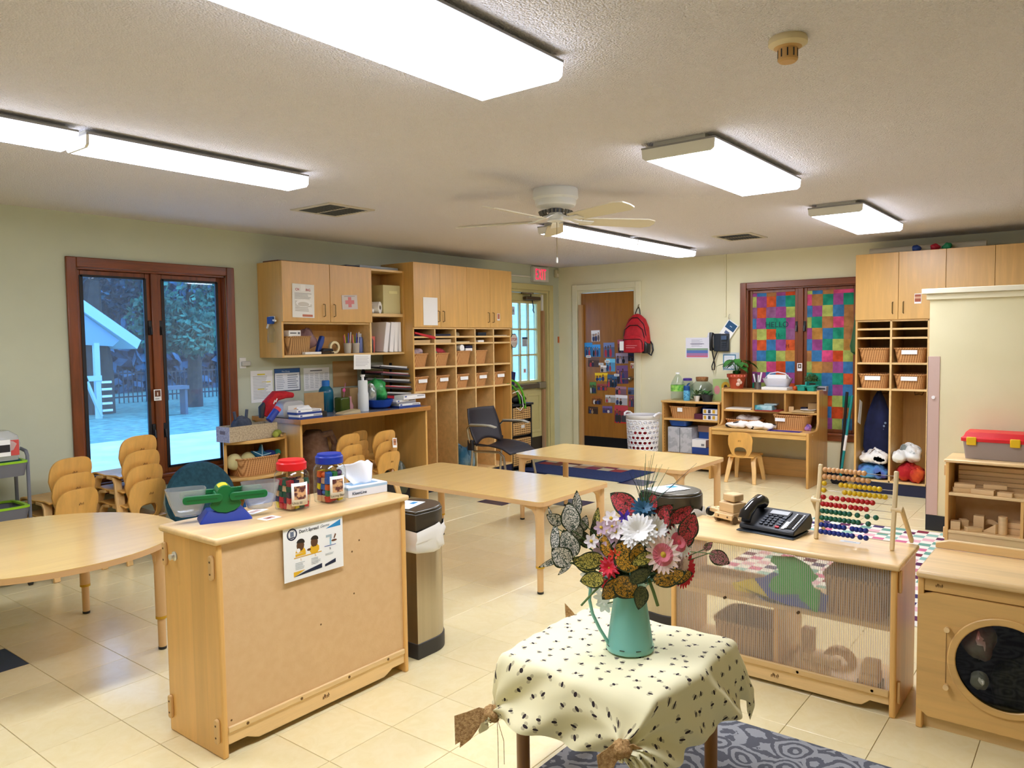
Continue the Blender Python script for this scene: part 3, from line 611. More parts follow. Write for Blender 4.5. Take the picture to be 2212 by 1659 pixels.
for k, (x, lb) in enumerate(((4.565, 'left grey mesh cup of pencils in the cabinet'), (4.66, 'right grey mesh cup of scissors in the cabinet'))):
    t = thing('pencil_cup', lb, 'pencil cup', (x, 5.44, cab)); G().lathe([(.03, 0), (.036, .09), (.034, .09), (.028, .004)], n=18).obj('cup', K('b8b2a6', .5), t)
    for q in range(6):
        a = q*1.1; c = ('e04a3a', '3a9a4a', 'd84a9a', 'e8b83a', '4a5ac8', 'f0f0f0')[q]; G().tube([(.015*math.cos(a), .015*math.sin(a), .01), (.035*math.cos(a), .03*math.sin(a), .14+.01*q)], .004, 6).obj('pencil', K(c), t)
bottle('spray_can', 'blue-grey spray can at the right of the cabinet shelf', 'can', (4.745, 5.48, cab), [(.03, 0), (.03, .13), (.024, .145)], K('6a78b0', .35, .3), K('d0d4e0'), [(.018, .145), (.018, .175), (.01, .18)])
# right compartments
bf = thing('box_file', 'cream cardboard box file on the upper right cabinet shelf', 'box file', (5.085, 5.50, cab+.363)); G().box(-.11, .11, -.10, .10, 0, .27).obj('box', K('cfc48e', .6), bf, bevel=.004); G().box(-.04, .07, -.102, -.10, .19, .215).obj('label_card', K('e4dca0', .7), bf, smooth=0)
for x, lb in ((4.905, 'toilet paper roll facing out beside the cream box file'),):
    t = thing('paper_roll', lb, 'paper roll', (x, 5.44, cab+.363+.055)); G().ring(circ(.055, 28), circ(.02, 28), -.05, .05).obj('roll', WHT, t, rot=(0, 0, .5)); G().ring(circ(.0205, 20), circ(.018, 20), -.051, .051).obj('core', K('8a7a62'), t, rot=(0, 0, .5))
t = thing('paper_wad', 'small loose white paper wad beside the toilet roll', 'paper', (4.845, 5.42, cab+.363)); blob(G(), (0, 0, .022), .024, 5, .15).obj('paper', WHT, t)
for k, (x, tl, th, c) in enumerate(((5.0, .16, .055, 'eceaea'), (5.075, .12, .05, 'f2f0f0'), (5.135, .05, .045, 'f4f4f4'), (5.188, 0, .038, 'f0f0f2'))):
    lb = ('leftmost tilted white ring binder on the lower cabinet shelf', 'second tilted white ring binder on the lower cabinet shelf', 'third white ring binder on the lower cabinet shelf', 'rightmost upright white ring binder against the cabinet side')[k]
    b_ = thing('ring_binder', lb, 'binder', (x-.02, 5.52, cab), group='white ring binders', rot=(0, tl, 0)); G().box(-th/2, th/2, -.13, .13, 0, .285).obj('cover', K(c, .4), b_, bevel=.004); G().box(-th/2+.006, th/2-.006, -.125, .131, .006, .28).obj('pages', K('d8d4cc', .8), b_, smooth=0)
bottle('black_bottle', 'black bottle at the left of the white binders', 'bottle', (4.845, 5.45, cab), [(.028, 0), (.03, .02), (.03, .11), (.012, .15), (.012, .17)], BLK)
bottle('coral_cup', 'coral pink cup beside the black bottle', 'cup', (4.905, 5.50, cab), [(.03, 0), (.036, .15), (.033, .15), (.027, .004)], K('dd6f62', .5))
sheet('hanging_list', 'white paper hanging from the cabinet underside', 'paper', (4.67, 5.365, 1.315), 0, .20, .135, lines(.1, .9, .2, .9, 7, 'd0d0d4', seed=4), tilt=.03)
ct = 1.375+H_
for nm, lb, x, w_, h_, c in (('flat_board', 'thin brown board lying on top of the wall cabinet', 4.0, .34, .012, '6a4434'), ('folded_poster', 'grey folded poster lying on top of the wall cabinet', 4.95, .5, .03, 'a9b2bc'), ('dark_folder', 'dark blue folder lying on top of the wall cabinet', 4.65, .2, .02, '2f3550')):
    tag(G().box(-w_/2, w_/2, -.1, .1, 0, h_).obj(nm, K(c), None, (x, 5.52, ct), (0, 0, .05), bevel=.003), lb, nm.split('_')[1])
# posters below the cabinet
sheet('schedule_sheet', 'white text sheet with yellow highlights under the cabinet', 'notice', (3.832, YL-.003, 1.13), 0, .215, .27, [('e8d23a', .3, .65, .86, .9), ('e8d23a', .5, .9, .62, .65)]+lines(.1, .9, .1, .84, 16, 'b4b6b8', .4, 5)+[('e8d23a', .3, .6, .40, .43)])
sheet('dining_notice', 'blue-headed framed notice sheet above the counter', 'notice', (4.09, YL-.003, 1.175), 0, .27, .20, [('3c4a66', 0, 1, 0, 1), ('eef0f4', .03, .97, .04, .80), ('2f5c98', .03, .97, .80, .97), ('t', 'Fine Dining', .28, .84, .09, 'cfe0f4', False, 'LEFT', .3)]+lines(.08, .4, .1, .74, 8, 'a8b0c0', .35, 6)+lines(.5, .92, .1, .74, 7, '7a8494', .35, 7))
sheet('menu_sheet', 'white weekly grid sheet right of the blue-headed notice', 'notice', (4.405, YL-.003, 1.165), 0, .285, .205, [('5a5a60', .25, .72, .86, .9)]+[z for k in range(5) for z in lines(.05+.19*k, .21+.19*k, .1, .78, 9, 'c4c6c8', .4, 10+k)])
sheet('brown_paper_bag', 'flattened brown paper bag pinned to the wall over the counter', 'paper bag', (4.735, YL-.006, 1.20), 0, .29, .24, [('b98a52', 0, 1, 0, .42)], mat=K('c49a64', .8), t=.004)
# ================================================================ counter
CTZ = .888
cn = thing('counter_desk', 'long birch counter with open knee space under the wall cabinet', 'counter', (3.75, 5.03, 0))
G().box(-.02, 1.445, 0, .657, CTZ-.038, CTZ).obj('countertop', K('6d7280', .25), cn, bevel=.003)
G().box(-.022, 1.445, -.006, .004, CTZ-.039, CTZ+.0005).box(-.026, -.018, -.006, .657, CTZ-.039, CTZ+.0005).obj('edge_band', wood('counter_edge', 'b9803c', 'x', .9, 1.05), cn, bevel=.002)
G().box(0, .022, .04, .655, 0, CTZ-.038).obj('end_panel', BIRCH, cn, bevel=.002); G().box(1.42, 1.442, .04, .655, 0, CTZ-.038).obj('end_panel', BIRCH, cn, bevel=.002)
G().box(.022, 1.42, .60, .62, .35, CTZ-.038).obj('modesty_panel', BIRCHI, cn)
td = thing('towel_dispenser', 'grey rounded tissue dispenser at the left end of the counter', 'dispenser', (3.80, 5.33, CTZ), .05)
G().prism(rrect(-.09, .12, 0, .135, .04), -.1, .1, 'xz').obj('case', K('b4b4b2', .35), td, bevel=.008); G().box(-.05, .10, -.103, -.1, .02, .1).obj('front_card', K('e4e0d8', .6), td); G().prism(ell(.03, .06, .03, .02), -.105, -.102, 'xz').obj('print', K('d9a06a'), td)
jk = thing('red_jacket', 'red jacket with white stripes draped over the counter end', 'jacket', (3.62, 5.27, .93))
g = G().tube([(-.05, 0, -.01), (-.02, 0, .08), (.05, .0, .145), (.13, -.02, .15), (.21, 0, .14)], [.035, .05, .045, .03, .022], 10); g.obj('sleeve', noisy('red_fleece', 'a3121c', 'c01a26', 20, .9, .3), jk)
G().tube([(-.09, -.01, -.02), (-.075, 0, .06), (-.05, .0, .09)], [.02, .03, .02], 8).obj('dark_cuff', BLKM, jk)
for k in range(2): G().tube([(.0+k*.02, -.045, .085+k*.012), (.012+k*.02, -.05, .115+k*.012)], .005, 6).obj('stripe', WHT, jk)
t = thing('toy_tube', 'blue tube with a red end leaning over the counter edge', 'toy', (3.53, 5.16, .895), rot=(0, .75, 0)); G().cyl((0, 0, 0), .028, .10).obj('tube', K('1e3a9a', .4), t); G().cyl((0, 0, .10), .029, .025).obj('end_cap', K('d83a3a', .4), t)
def glovebox(label, x, y, z, rz, w=.24, c='27408a'):
    t = carton('glove_box', label, 'box', (x, y, z), rz, w, .125, .036, WHT, (0, .5, K(c)), 'white and blue glove boxes', [('4a5a9a', .05, .14, .58, .9), ('9a9aa0', .62, .95, .6, .85)]); return t
glovebox('lower glove box in front of the tissue dispenser', 3.845, 5.12, CTZ, .06); 
t = glovebox('upper glove box in front of the tissue dispenser', 3.84, 5.125, CTZ+.037, .0)
blob(G(), (0, 0, .015), .05, 8, .3, 1.3, .7, .4).obj('tissue', WHT, t, loc=(0, 0, .03))
carton('black_card_box', 'small black box beside the glove boxes on the counter', 'box', (3.985, 5.09, CTZ), 0, .062, .05, .048, BLK)
cbm = noisy('brown_cardboard', '9a7a50', 'a88858', 12, .85)
t = thing('cardboard_divider', 'folded brown cardboard stand on the counter', 'cardboard', (4.05, 5.27, CTZ)); G().box(-.1, .1, 0, .004, 0, .19).obj('front_panel', cbm, t); G().box(-.004, .0, 0, .14, 0, .17).xf(Matrix.Translation((.1, 0, 0)) @ Matrix.Rotation(-.6, 4, 'Z')).obj('side_panel', cbm, t)
t = thing('cardboard_box', 'open brown cardboard box beside the pump bottle', 'box', (4.57, 5.42, CTZ)); G().box(-.06, .06, -.06, .06, 0, .195).obj('box', cbm, t)
jm = thin('blue_plastic', '2a86b0', .1, dif=.55, dcol='1f7ea0')
bottle('water_jug', 'blue plastic water jug on the counter', 'jug', (4.30, 5.43, CTZ), [(.06, 0), (.066, .02), (.066, .17), (.058, .2), (.03, .23)], jm, K('1f6fc0', .4), [(.034, .225), (.034, .27), (.03, .275)])
t = thing('green_jar', 'green glass jar with a stick inside on the counter', 'jar', (4.355, 5.28, CTZ)); G().box(-.05, .05, -.05, .05, 0, .13).obj('jar', thin('green_glass', '6f8a4a', .05, dif=.5, dcol='5a7030'), t, bevel=.012); G().tube([(0, 0, .03), (.04, 0, .25)], .003, 6).obj('stick', K('b06a8a'), t); G().sph((.015, -.01, .19), .018, 10, 6, 1, .4, 1).obj('lollipop', K('d04a8a'), t)
bottle('pink_bottle', 'small pink bottle beside the green jar', 'bottle', (4.445, 5.28, CTZ), [(.025, 0), (.028, .05), (.015, .08), (.012, .12), (.012, .13)], K('d99aa0', .4))
tag(G().prism([(-.1, 0), (.1, 0), (.09, .03), (-.08, .012)], -.05, .05, 'xz').obj('folded_card', K('c8b48a', .8), None, (4.30, 5.14, CTZ)), 'open folded tan card lying at the counter front', 'card')
bottle('pump_bottle', 'tall white pump dispenser bottle on the counter', 'bottle', (4.525, 5.20, CTZ), [(.047, 0), (.048, .01), (.048, .15), (.043, .17), (.043, .255), (.04, .27)], K('dde2e4', .35), WHT, [(.012, .27), (.012, .30), (.02, .305), (.02, .32)])
bw = thing('blue_bowl', 'blue plastic bowl of packets on the counter', 'bowl', (4.76, 5.25, CTZ)); G().lathe([(.06, 0), (.10, .02), (.13, .085), (.126, .085), (.095, .024), (.05, .006)], n=28).obj('bowl', K('1c47a8', .4), bw)
g = G(); blob(g, (0, 0, .0), .11, 9, .3, 1, .8, .9); tag(g.obj('green_bag', noisy('green_plastic_bag', '146b30', '3fae5c', 12, .25, .4), None, (4.78, 5.31, CTZ+.16), smooth=60), 'shiny green snack bag standing in the blue bowl', 'bag')
g = G(); blob(g, (0, 0, .0), .07, 10, .3, .9, .7, 1.3); tag(g.obj('silver_bag', noisy('silver_foil_bag', '8a9490', 'd0d6d2', 14, .25, .4, metal=.6), None, (4.68, 5.27, CTZ+.13), smooth=60), 'silver foil bag beside the green bag in the bowl', 'bag')
tr = thing('paper_tray', 'black tiered paper tray full of papers on the counter', 'paper tray', (5.03, 5.44, CTZ))
for k in range(5):
    z = .10+k*.062; x = -.02*k+.02
    ti = G().box(-.2+x, .17+x, -.13, .12, z, z+.006).box(-.2+x, .17+x, .115, .12, z, z+.03).box(-.2+x, .17+x, -.155, -.15, z-.004, z+.014).xf(Matrix.Rotation(.1, 4, 'Y')).obj('tray', BLKM, tr)
    c = ('b8b4ac', 'b83a44', 'a8a49e', 'a05a64', 'd4d0ca')[k]
    G().box(-.18+x, .15+x, -.15, .10, z+.007, z+.022).xf(Matrix.Rotation(.1+.03*(k % 2), 4, 'Y')).obj('papers', K(c, .8), ti, smooth=0)
    G().box(-.15+x, .17+x, -.14, .10, z+.022, z+.03).xf(Matrix.Rotation(.08, 4, 'Y')).obj('papers', K('cfccc6', .8), ti, smooth=0)
for s in (-.19, .16): G().box(s-.006, s+.006, .10, .125, 0, .40).obj('upright', BLKM, tr)
carton('red_pack', 'red package behind the stacked glove boxes', 'box', (4.98, 5.33, CTZ), 0, .16, .08, .11, K('b81f2c', .4))
glovebox('bottom glove box of the stack at the counter right end', 5.0, 5.16, CTZ, -.05, .26); glovebox('middle glove box of the stack at the counter right end', 4.96, 5.17, CTZ+.037, .03, .25, '8a8a90'); glovebox('topmost glove box of the stack at the counter right end', 5.05, 5.15, CTZ+.074, .0, .28, 'e8e8ea')
# ---- bow-front corner shelf between window and counter
cu = thing('corner_shelf', 'low bow-fronted birch shelf between window and counter', 'shelf', (3.15, 5.64, 0))
bow = [(.27, 0), (.57, 0), (.57, -.44), (.46, -.50), (.34, -.53), (.2, -.52), (.09, -.47), (.03, -.40)]
for z, n_ in ((.735, 'top_board'), (.455, 'shelf'), (.06, 'base_board')): G().prism(bow, z, z+.026).obj(n_, OAKX, cu, bevel=.006)
G().prism([(.27, 0), (.03, -.40), (.052, -.41), (.29, 0)], 0, .735).obj('side_panel', OAKZ, cu, bevel=.003); G().box(.548, .57, -.44, 0, 0, .735).obj('side_panel', OAKZ, cu, bevel=.003); G().box(.28, .55, -.012, 0, .06, .735).obj('back_panel', OAKZ, cu)
basket('wicker basket of soft toys inside the bow-fronted shelf', (3.45, 5.28, .482), 0, .38, .25, .135, mat=WICK, taper=.84)
fb = thing('fabric_bin', 'long beige fabric bin on top of the bow-fronted shelf', 'storage bin', (3.38, 5.22, .762), .08); FT = noisy('tweed_fabric', 'a08f78', 'c4b496', 90, .95, .4, 300); FT2 = noisy('grey_tweed_fabric', '8d90a8', 'b4b4c4', 90, .95, .4, 300)
G().box(-.22, .22, -.075, -.07, 0, .115).box(-.22, .22, .07, .075, 0, .115).box(.215, .22, -.07, .07, 0, .115).box(-.22, .22, -.07, .07, 0, .006).obj('body', FT, fb); o = G().box(-.226, -.22, -.076, .076, 0, .115).obj('end_face', FT2, fb); G().box(-.2275, -.226, -.03, .03, .06, .085).obj('handle_hole', K('6a5a5a'), o, smooth=0)
t = thing('soft_boot', 'dark grey felt bag poking out of the fabric bin', 'bag', (3.34, 5.24, .79)); blob(G(), (0, 0, .07), .085, 12, .2, 1, .6, .9).obj('bag', noisy('grey_felt', '3a4050', '4a5262', 30, .95), t, smooth=80); G().tube([(-.05, 0, .13), (-.06, 0, .19)], .012, 6).obj('ear', K('444a5a', .9), t); G().tube([(.04, 0, .13), (.05, 0, .2)], .012, 6).obj('ear', K('444a5a', .9), t)
t = thing('plush_frog', 'green plush frog with a spotted back on the bow-fronted shelf', 'soft toy', (3.60, 5.16, .762), .2); GRP = K('7f8a34', .95)
G().sph((0, 0, .028), .035, 14, 8, 1.2, .8, .8).obj('body', GRP, t); G().sph((-.035, -.015, .022), .024).obj('head', K('98a042', .95), t)
for q in ((.05, -.02, .015), (.07, .01, .012), (.02, -.03, .01)): G().sph(q, .016, 10, 6, 1.5, .8, .8).obj('leg', noisy('spotted_plush', '3a2a18', 'c09a60', 60, .95), t)
t = thing('cream_cushion', 'cream heart-shaped plush in the wicker toy basket', 'soft toy', (3.33, 5.25, .55)); blob(G(), (-.04, 0, .06), .07, 13, .06, .9, .7, .9).obj('lobe', K('cfc48c', .95), t, rot=(0, -.3, 0)); blob(G(), (.05, 0, .05), .075, 14, .06, .9, .7, .95).obj('lobe', K('c8bd84', .95), t, rot=(0, .25, 0))
t = thing('plush_starfish', 'teal plush starfish with pale lines in the toy basket', 'soft toy', (3.48, 5.21, .62), rot=(-.25, .2, 0)); star = [((.10 if k % 2 == 0 else .042)*math.sin(k*PI/5), (.10 if k % 2 == 0 else .042)*math.cos(k*PI/5)) for k in range(10)]
G().prism(star, -.016, .016, 'xz').obj('body', K('10506e', .9), t, bevel=.01); 
for k in range(5): a = k*2*PI/5; G().tube([(0, -.018, 0), (.085*math.sin(a), -.017, .085*math.cos(a))], .003, 6).obj('seam', K('b8d4dc'), t)
t = thing('plush_fish', 'navy and green plush toy at the right of the toy basket', 'soft toy', (3.59, 5.24, .59)); G().sph((-.02, 0, .03), .05, 14, 8, 1.3, .8, .7).obj('body', K('14296a', .9), t); G().sph((.055, -.01, .035), .028).obj('head', K('11705a', .9), t)
# ================================================================ left cubby unit
def cubby(name, label, loc, rz, cols, cw, doors, depth, shelves, top, zdoor, extra_w=0):
    t = thing(name, label, 'cubby unit', loc, rz); W = cols*cw; th = .018
    G().box(0, th, 0, depth, .11, top).obj('side_panel', BIRCH, t, bevel=.002); G().box(W-th, W, 0, depth, .11, top).obj('side_panel', BIRCH, t, bevel=.002)
    for k in range(1, cols): G().box(k*cw-th/2, k*cw+th/2, .0, depth-.01, .11, zdoor).obj('divider', BIRCHX, t, bevel=.002)
    for z in shelves: G().box(th, W-th, .003, depth-.01, z-.009, z+.009).obj('shelf', BIRCHX, t, bevel=.002)
    G().box(th, W-th, 0, depth-.01, zdoor-.012, zdoor+.008).obj('rail', BIRCHX, t, bevel=.002); G().box(th, W-th, 0, depth, top-.018, top).obj('top_panel', BIRCHX, t)
    G().box(th, W-th, 0, depth-.01, .11, .13).obj('bottom_panel', BIRCHX, t, bevel=.002); G().box(th, W-th, depth-.01, depth-.002, .12, top-.02).obj('back_panel', BIRCHI, t)
    G().box(.0, W, .012, depth, 0, .109).obj('plinth', NAVY, t, smooth=0)
    for a, q, hx in doors:
        d = G().box(a+.0015, q-.0015, -.02, -.001, zdoor+.006, top).obj('door', BIRCH, t, bevel=.0015); handle(d, hx, -.02, zdoor+.06, .105)
    return t
CL = cubby('cubby_unit', 'tall birch cubby unit with four upper doors beside the exit door', (5.215, 5.26, 0), 0, 5, .3045, [(0, .37, .335), (.37, .77, .405), (.77, 1.144, 1.105), (1.144, 1.522, 1.185)], .425, [1.535, 1.468, 1.236, 1.0], 2.25, 1.625)
sheet('blank_sheet', 'blank white sheet on the first cubby door', 'paper', (5.44, 5.237, 1.785), 0, .20, .27, [])
sheet('door_photo', 'small photo label on the last cubby door', 'photo', (6.495, 5.237, 1.745), 0, .045, .075, [('b06a50', .1, .9, .2, .95)])
nm = ('first', 'second', 'third', 'fourth', 'fifth')
for k in range(5):
    x = 5.215+(k+.5)*.3045-.02; r = random.Random(k)
    basket(f'small wicker basket with white card in the {nm[k]} lower cubby from the counter', (x, 5.42, 1.009), 0, .235, .28, .135, card=(.01, .12, .034, 0), group='carded cubby baskets, lower row')
for k in range(2): basket(f'overfull wicker basket in the {nm[k]} upper cubby from the counter', (5.215+(k+.5)*.3045-.02, 5.42, 1.245), 0, .235, .28, .125)
basket('wide wicker basket pushed across the third upper cubby', (5.965, 5.40, 1.245), .0, .262, .26, .14); basket('wicker basket in the fourth upper cubby', (6.265, 5.43, 1.245), 0, .25, .28, .14)
for k, (c, x, lb) in enumerate((('c9aeb0', 5.345, 'pinkish crumpled cloth in the first upper basket'), ('c0303c', 5.65, 'red crumpled cloth in the second upper basket'))):
    g = G(); blob(g, (0, 0, .0), .075, 20+k, .3, 1.2, 1, .55); tag(g.obj('crumpled_cloth', noisy('cloth_'+c, sh(c, .7), c, 18, .7, .3), None, (x, 5.38, 1.385), smooth=70), lb, 'cloth')
tag(blob(G(), (0, 0, 0), .03, 33, .2).obj('green_ball', K('1f8a4a', .5), None, (5.575, 5.33, 1.375), smooth=70), 'small green ball at the edge of the second upper basket', 'ball')
t = thing('white_roll', 'white paper roll lying over the third upper basket', 'paper roll', (5.93, 5.32, 1.42)); G().cyl((0, -.05, 0), .034, .1, 24, 'y').obj('roll', WHT, t)
carton('navy_box', 'navy and white box beside the white roll', 'box', (6.045, 5.33, 1.388), .1, .12, .10, .055, WHT, (.5, 1, NAVY))
for k, (x, z, w_, h_, c, lb) in enumerate(((5.355, 1.545, .26, .014, '23284a', 'navy folder in the top slot of the first cubby'), (5.35, 1.477, .24, .03, 'c8a878', 'stack of tan papers in the second slot of the first cubby'), (5.655, 1.477, .24, .034, 'cbb088', 'stack of tan papers in the second slot of the second cubby'), (5.66, 1.545, .22, .02, '20243a', 'dark folder in the top slot of the second cubby'), (5.95, 1.477, .22, .01, 'd8c8a0', 'thin papers in the second slot of the third cubby'), (6.24, 1.477, .10, .022, 'e8e6e0', 'small white pad in the second slot of the fourth cubby'), (6.27, 1.545, .13, .035, '1c2430', 'dark pouch in the top slot of the fourth cubby'), (6.58, 1.545, .22, .006, 'c8c0b0', 'loose papers in the top slot of the fifth cubby'))):
    tag(G().box(-w_/2, w_/2, -.12, .12, 0, h_).obj('paper_stack', K(c, .8), None, (x, 5.40, z), (0, 0, .04*(k % 3-1))), lb, 'papers')
tag(G().prism([(-.13, .03), (-.13, .045), (.15, .0), (.15, -.028)], -.02, .02, 'xz').obj('red_folder', K('c01a24', .5), None, (5.37, 5.275, 1.54)), 'red folder sticking out of the first cubby slots', 'folder')
tag(G().cyl((0, 0, 0), .03, .2, 16, 'x').obj('paper_tube', K('d8d4c0', .7), None, (5.85, 5.38, 1.578), (0, .1, .3)), 'rolled white paper in the top slot of the third cubby', 'paper roll')
cloth('blue_coat', 'blue and grey coat heaped in the third cubby bottom', 'coat', (5.99, 5.40, .13), 0, .25, .30, .28, noisy('blue_coat_cloth', '2f6f96', '86a4b4', 6, .8), 4, .03)
def stamp(parent, x, y, z, s, rot=(0, 0, 0), mat=None):
    g = G(); r = random.Random(2)
    for k in range(5): g.tube([(x+(k-2)*s*.22+r.uniform(-.05, .05)*s, y, z-s*.3), (x+(k-2)*s*.22+r.uniform(-.1, .1)*s, y, z+s*r.uniform(.0, .3)), (x+(k-1.6)*s*.22, y, z-s*.1)], s*.035, 4)
    return g.obj('maker_stamp', mat or K('6a4418', .6), parent)
# ================================================================ nursery chairs (stacking)
def seatback(x, y, z): 
    u = (z-.27)/.26; return (x, y-.07*u+.9*x*x*(-1)*-.35, z)
def make_chair():
    t = thing('nursery_chair', 'x', 'chair')
    # chair faces local +y, back panel at -y; outline of the back in x,z
    out = []; inn = []
    n = 36
    for k in range(n):
        a = 2*PI*k/n-PI/2; c_, s_ = math.cos(a), math.sin(a)
        w_ = .128 if s_ > 0 else .118; e = 3.4
        x = w_*math.copysign(abs(c_)**(2/e), c_); z = .395+.135*math.copysign(abs(s_)**(2/e), s_)
        if z < .36: x *= .80+.2*(z-.26)/.10
        out.append((x, z)); 
        x2 = .062*math.copysign(abs(c_)**(2/2.6), c_); z2 = .325+.048*math.copysign(abs(s_)**(2/2.6), s_); inn.append((x2, z2))
    def bend(x, y, z): return (x, y-.155-.05*(z-.27)/.26-1.6*x*x*-1+.0, z)
    G().ring(out, inn, -.006, .006, 'xz', bend).obj('backrest', PLY, t)
    prof = [(-.16, .275), (-.12, .283), (0, .278), (.11, .288), (.145, .282), (.16, .262), (.15, .255), (.135, .270), (.105, .276), (0, .266), (-.12, .271), (-.16, .263)]
    G().prism(prof, -.135, .135, 'yz').obj('seat', PLY, t, bevel=.004)
    for s in (-1, 1):
        for f_ in (-1, 1):
            y0 = .10*f_; y1 = (.165 if f_ > 0 else -.175)
            G().strip([(s*.112, y0*.2, .262), (s*.113, y0*.85, .258), (s*.116, y0*1.08, .235), (s*.132, (y0*.5+y1*.5), .125), (s*.146, y1, 0)], [.05, .05, .049, .044, .036], .018, (1, 0, 0)).obj('leg', PLYE, t, bevel=.003)
    stamp(t, 0, -.2025, .44, .03)
    return t
chair0 = make_chair(); first = [True]
def chair(label, loc, rz, group, sc=1.0):
    c = chair0 if first[0] else copy_tree(chair0); first[0] = False
    c.location = loc; c.rotation_euler = (0, 0, rz); c.scale = (sc, sc, sc); c['label'] = label; c['group'] = group; return c
def stack(x, y, n, rz, where, dz=.092, dy=.028, sc=1.0):
    for k in range(n):
        w_ = ('bottom', 'second', 'third', 'top')[k] if n == 4 else ('bottom', 'middle', 'top')[k]
        chair(f'{w_} plywood nursery chair of the stack {where}', (x-dy*k*math.sin(rz), y+dy*k*math.cos(rz), dz*k), rz, 'stacked nursery chairs', sc)
stack(2.12, 5.44, 3, .14, 'nearest the grey utility cart', .10, .028, 1.09); stack(2.575, 5.42, 4, .12, 'in front of the window', .10, .028, 1.08)
stack(4.30, 5.26, 3, .05, 'under the counter beside the brown cloth'); stack(4.52, 5.45, 3, .1, 'at the back under the counter', .088, .01); stack(4.645, 5.18, 3, .0, 'under the right half of the counter')
sheet('chair_photo', 'small photo card taped to a chair back under the counter', 'photo', (4.69, 4.985, .60), 0, .05, .085, [('c8885a', .15, .85, .25, .9), ('5a2a20', .3, .45, .5, .7), ('5a2a20', .6, .75, .5, .7)], rx=-.15, tilt=.12)
cloth_m = noisy('brown_blanket', '6b4a36', '80604a', 25, .95, .3, 80)
t = thing('brown_blanket', 'brown blanket draped under the counter', 'blanket', (4.10, 5.36, 0))
G().loft([[(x, y, z) for x, y in sup(a, b, 2.4, 20, 0, 0)] for z, a, b in ((.0, .12, .12), (.3, .13, .13), (.55, .13, .12), (.68, .11, .10), (.75, .06, .06))]).obj('drape', cloth_m, t, smooth=60); G().tube([(.02, -.05, .70), (.10, -.10, .72), (.15, -.10, .62), (.12, -.11, .4), (.14, -.1, .1)], [.03, .035, .03, .03, .03], 8).obj('fold', cloth_m, t)
g = G(); blob(g, (0, 0, 0), .12, 17, .35, 1, .8, 1.3); tag(g.obj('clear_bag', thin('grey_clear_bag', 'b9c0b0', .2, dif=.45, dcol='7d8470'), None, (5.02, 5.30, .18), smooth=60), 'crumpled clear bag of things under the counter right end', 'bag')
tag(G().box(-.18, .18, -.12, .12, 0, .24).obj('black_crate', BLKM, None, (4.94, 5.36, 0.0), bevel=.01), 'black crate on the floor under the counter', 'crate')
# cushion by the window
t = thing('round_cushion', 'dark teal round floor cushion leaning below the window', 'cushion', (2.90, 5.0, 0), rot=(-.2, 0, 0)); G().lathe([(.02, -.05), (.20, -.05), (.25, -.03), (.265, 0), (.25, .03), (.20, .05), (.02, .05)], (0, 0, .41), 40, 'y').obj('cushion', noisy('teal_fabric', '163a48', '1f4a58', 40, .95, .2, 200), t); G().box(-.25, .25, -.18, .1, 0, .28).obj('base', K('1a3040', .9), t, bevel=.05)
t = thing('blue_pillow', 'bright blue pillow beside the round teal cushion', 'pillow', (3.32, 4.98, .0)); blob(G(), (0, 0, .27), .15, 23, .08, 1.1, .7, .8).obj('pillow', noisy('blue_fabric', '1d5a9c', '2a6fb4', 30, .9), t, smooth=80); G().box(-.14, .14, -.1, .1, 0, .24).obj('box', K('6a4a2a', .8), t, bevel=.02)
# ================================================================ exit door corner
RB = -PI/2
tw = thing('drawer_tower', 'black frame tower with four woven drawers by the exit door', 'drawer unit', (6.95, 5.28, 0)); SEA = woven('seagrass', '5a3a18', 'c29a5e', 24, 42, .75, .5, 1.2)
for x in (-.19, .172): G().box(x, x+.018, 0, .36, 0, .745).obj('side_frame', BLK, tw, bevel=.003)
G().box(-.20, .20, -.02, .37, .745, .77).obj('top', BLK, tw, bevel=.004)
for k in range(4):
    z = .06+k*.175; G().box(-.172, .172, .02, .35, z-.02, z-.006).obj('rail', BLK, tw)
    d = G().box(-.165, .165, -.005, .34, z, z+.14).obj('drawer', SEA, tw, bevel=.012); G().box(-.03, .03, -.012, -.004, z+.08, z+.115).obj('drawer_tag', K('d8d4cc') if k == 2 else K('a0784a'), d)
t = thing('toy_bin', 'tan plastic bin with green rim on the drawer tower', 'bin', (6.95, 5.46, .77)); G().loft([[(x, y, z) for x, y in sup(a, b, 5, 24)] for z, a, b in ((0, .11, .10), (.16, .13, .12), (.165, .13, .12), (.165, .12, .11), (.01, .10, .09))]).obj('bin', K('b08a52', .5), t); G().tube([(x, y, .165) for x, y in sup(.132, .122, 5, 24)], .008, 6, True).obj('rim', K('5a9a40', .5), t)
t = thing('navy_book', 'navy board standing tilted on the drawer tower', 'book', (6.87, 5.42, .80), rot=(0, .18, 0)); G().box(-.07, .07, -.02, .02, .05, .34).obj('cover', K('141a4a', .5), t, bevel=.004); G().box(-.06, .06, -.015, .015, .05, .335).obj('pages', K('d0ccc0'), t)
for k, (r_, c, lb) in enumerate(((.27, '5cae20', 'bright green hoop leaning on the drawer tower'), (.24, '4a9a1c', 'smaller darker green hoop behind the bright one'))):
    pts = [(-.30+r_*math.cos(a), 0, -.12+r_*1.35*math.sin(a)) for a in [math.radians(5+85*q/10) for q in range(11)]]
    tag(G().tube(pts, .012, 8).obj('green_hoop', K(c, .4), None, (7.03-k*.03, 5.27+k*.02, .80)), lb, 'hoop')
tag(G().tube([(-.1, 0, .1), (.0, 0, .12), (.06, -.01, .05), (.07, -.02, -.06), (.0, -.03, -.1), (-.07, -.03, -.06)], .004, 6).obj('headphone_cord', WHT, None, (6.84, 5.25, .80)), 'thin white headphone cord hanging over the drawer tower front', 'cord')  # white headphone cord looped over the tower front
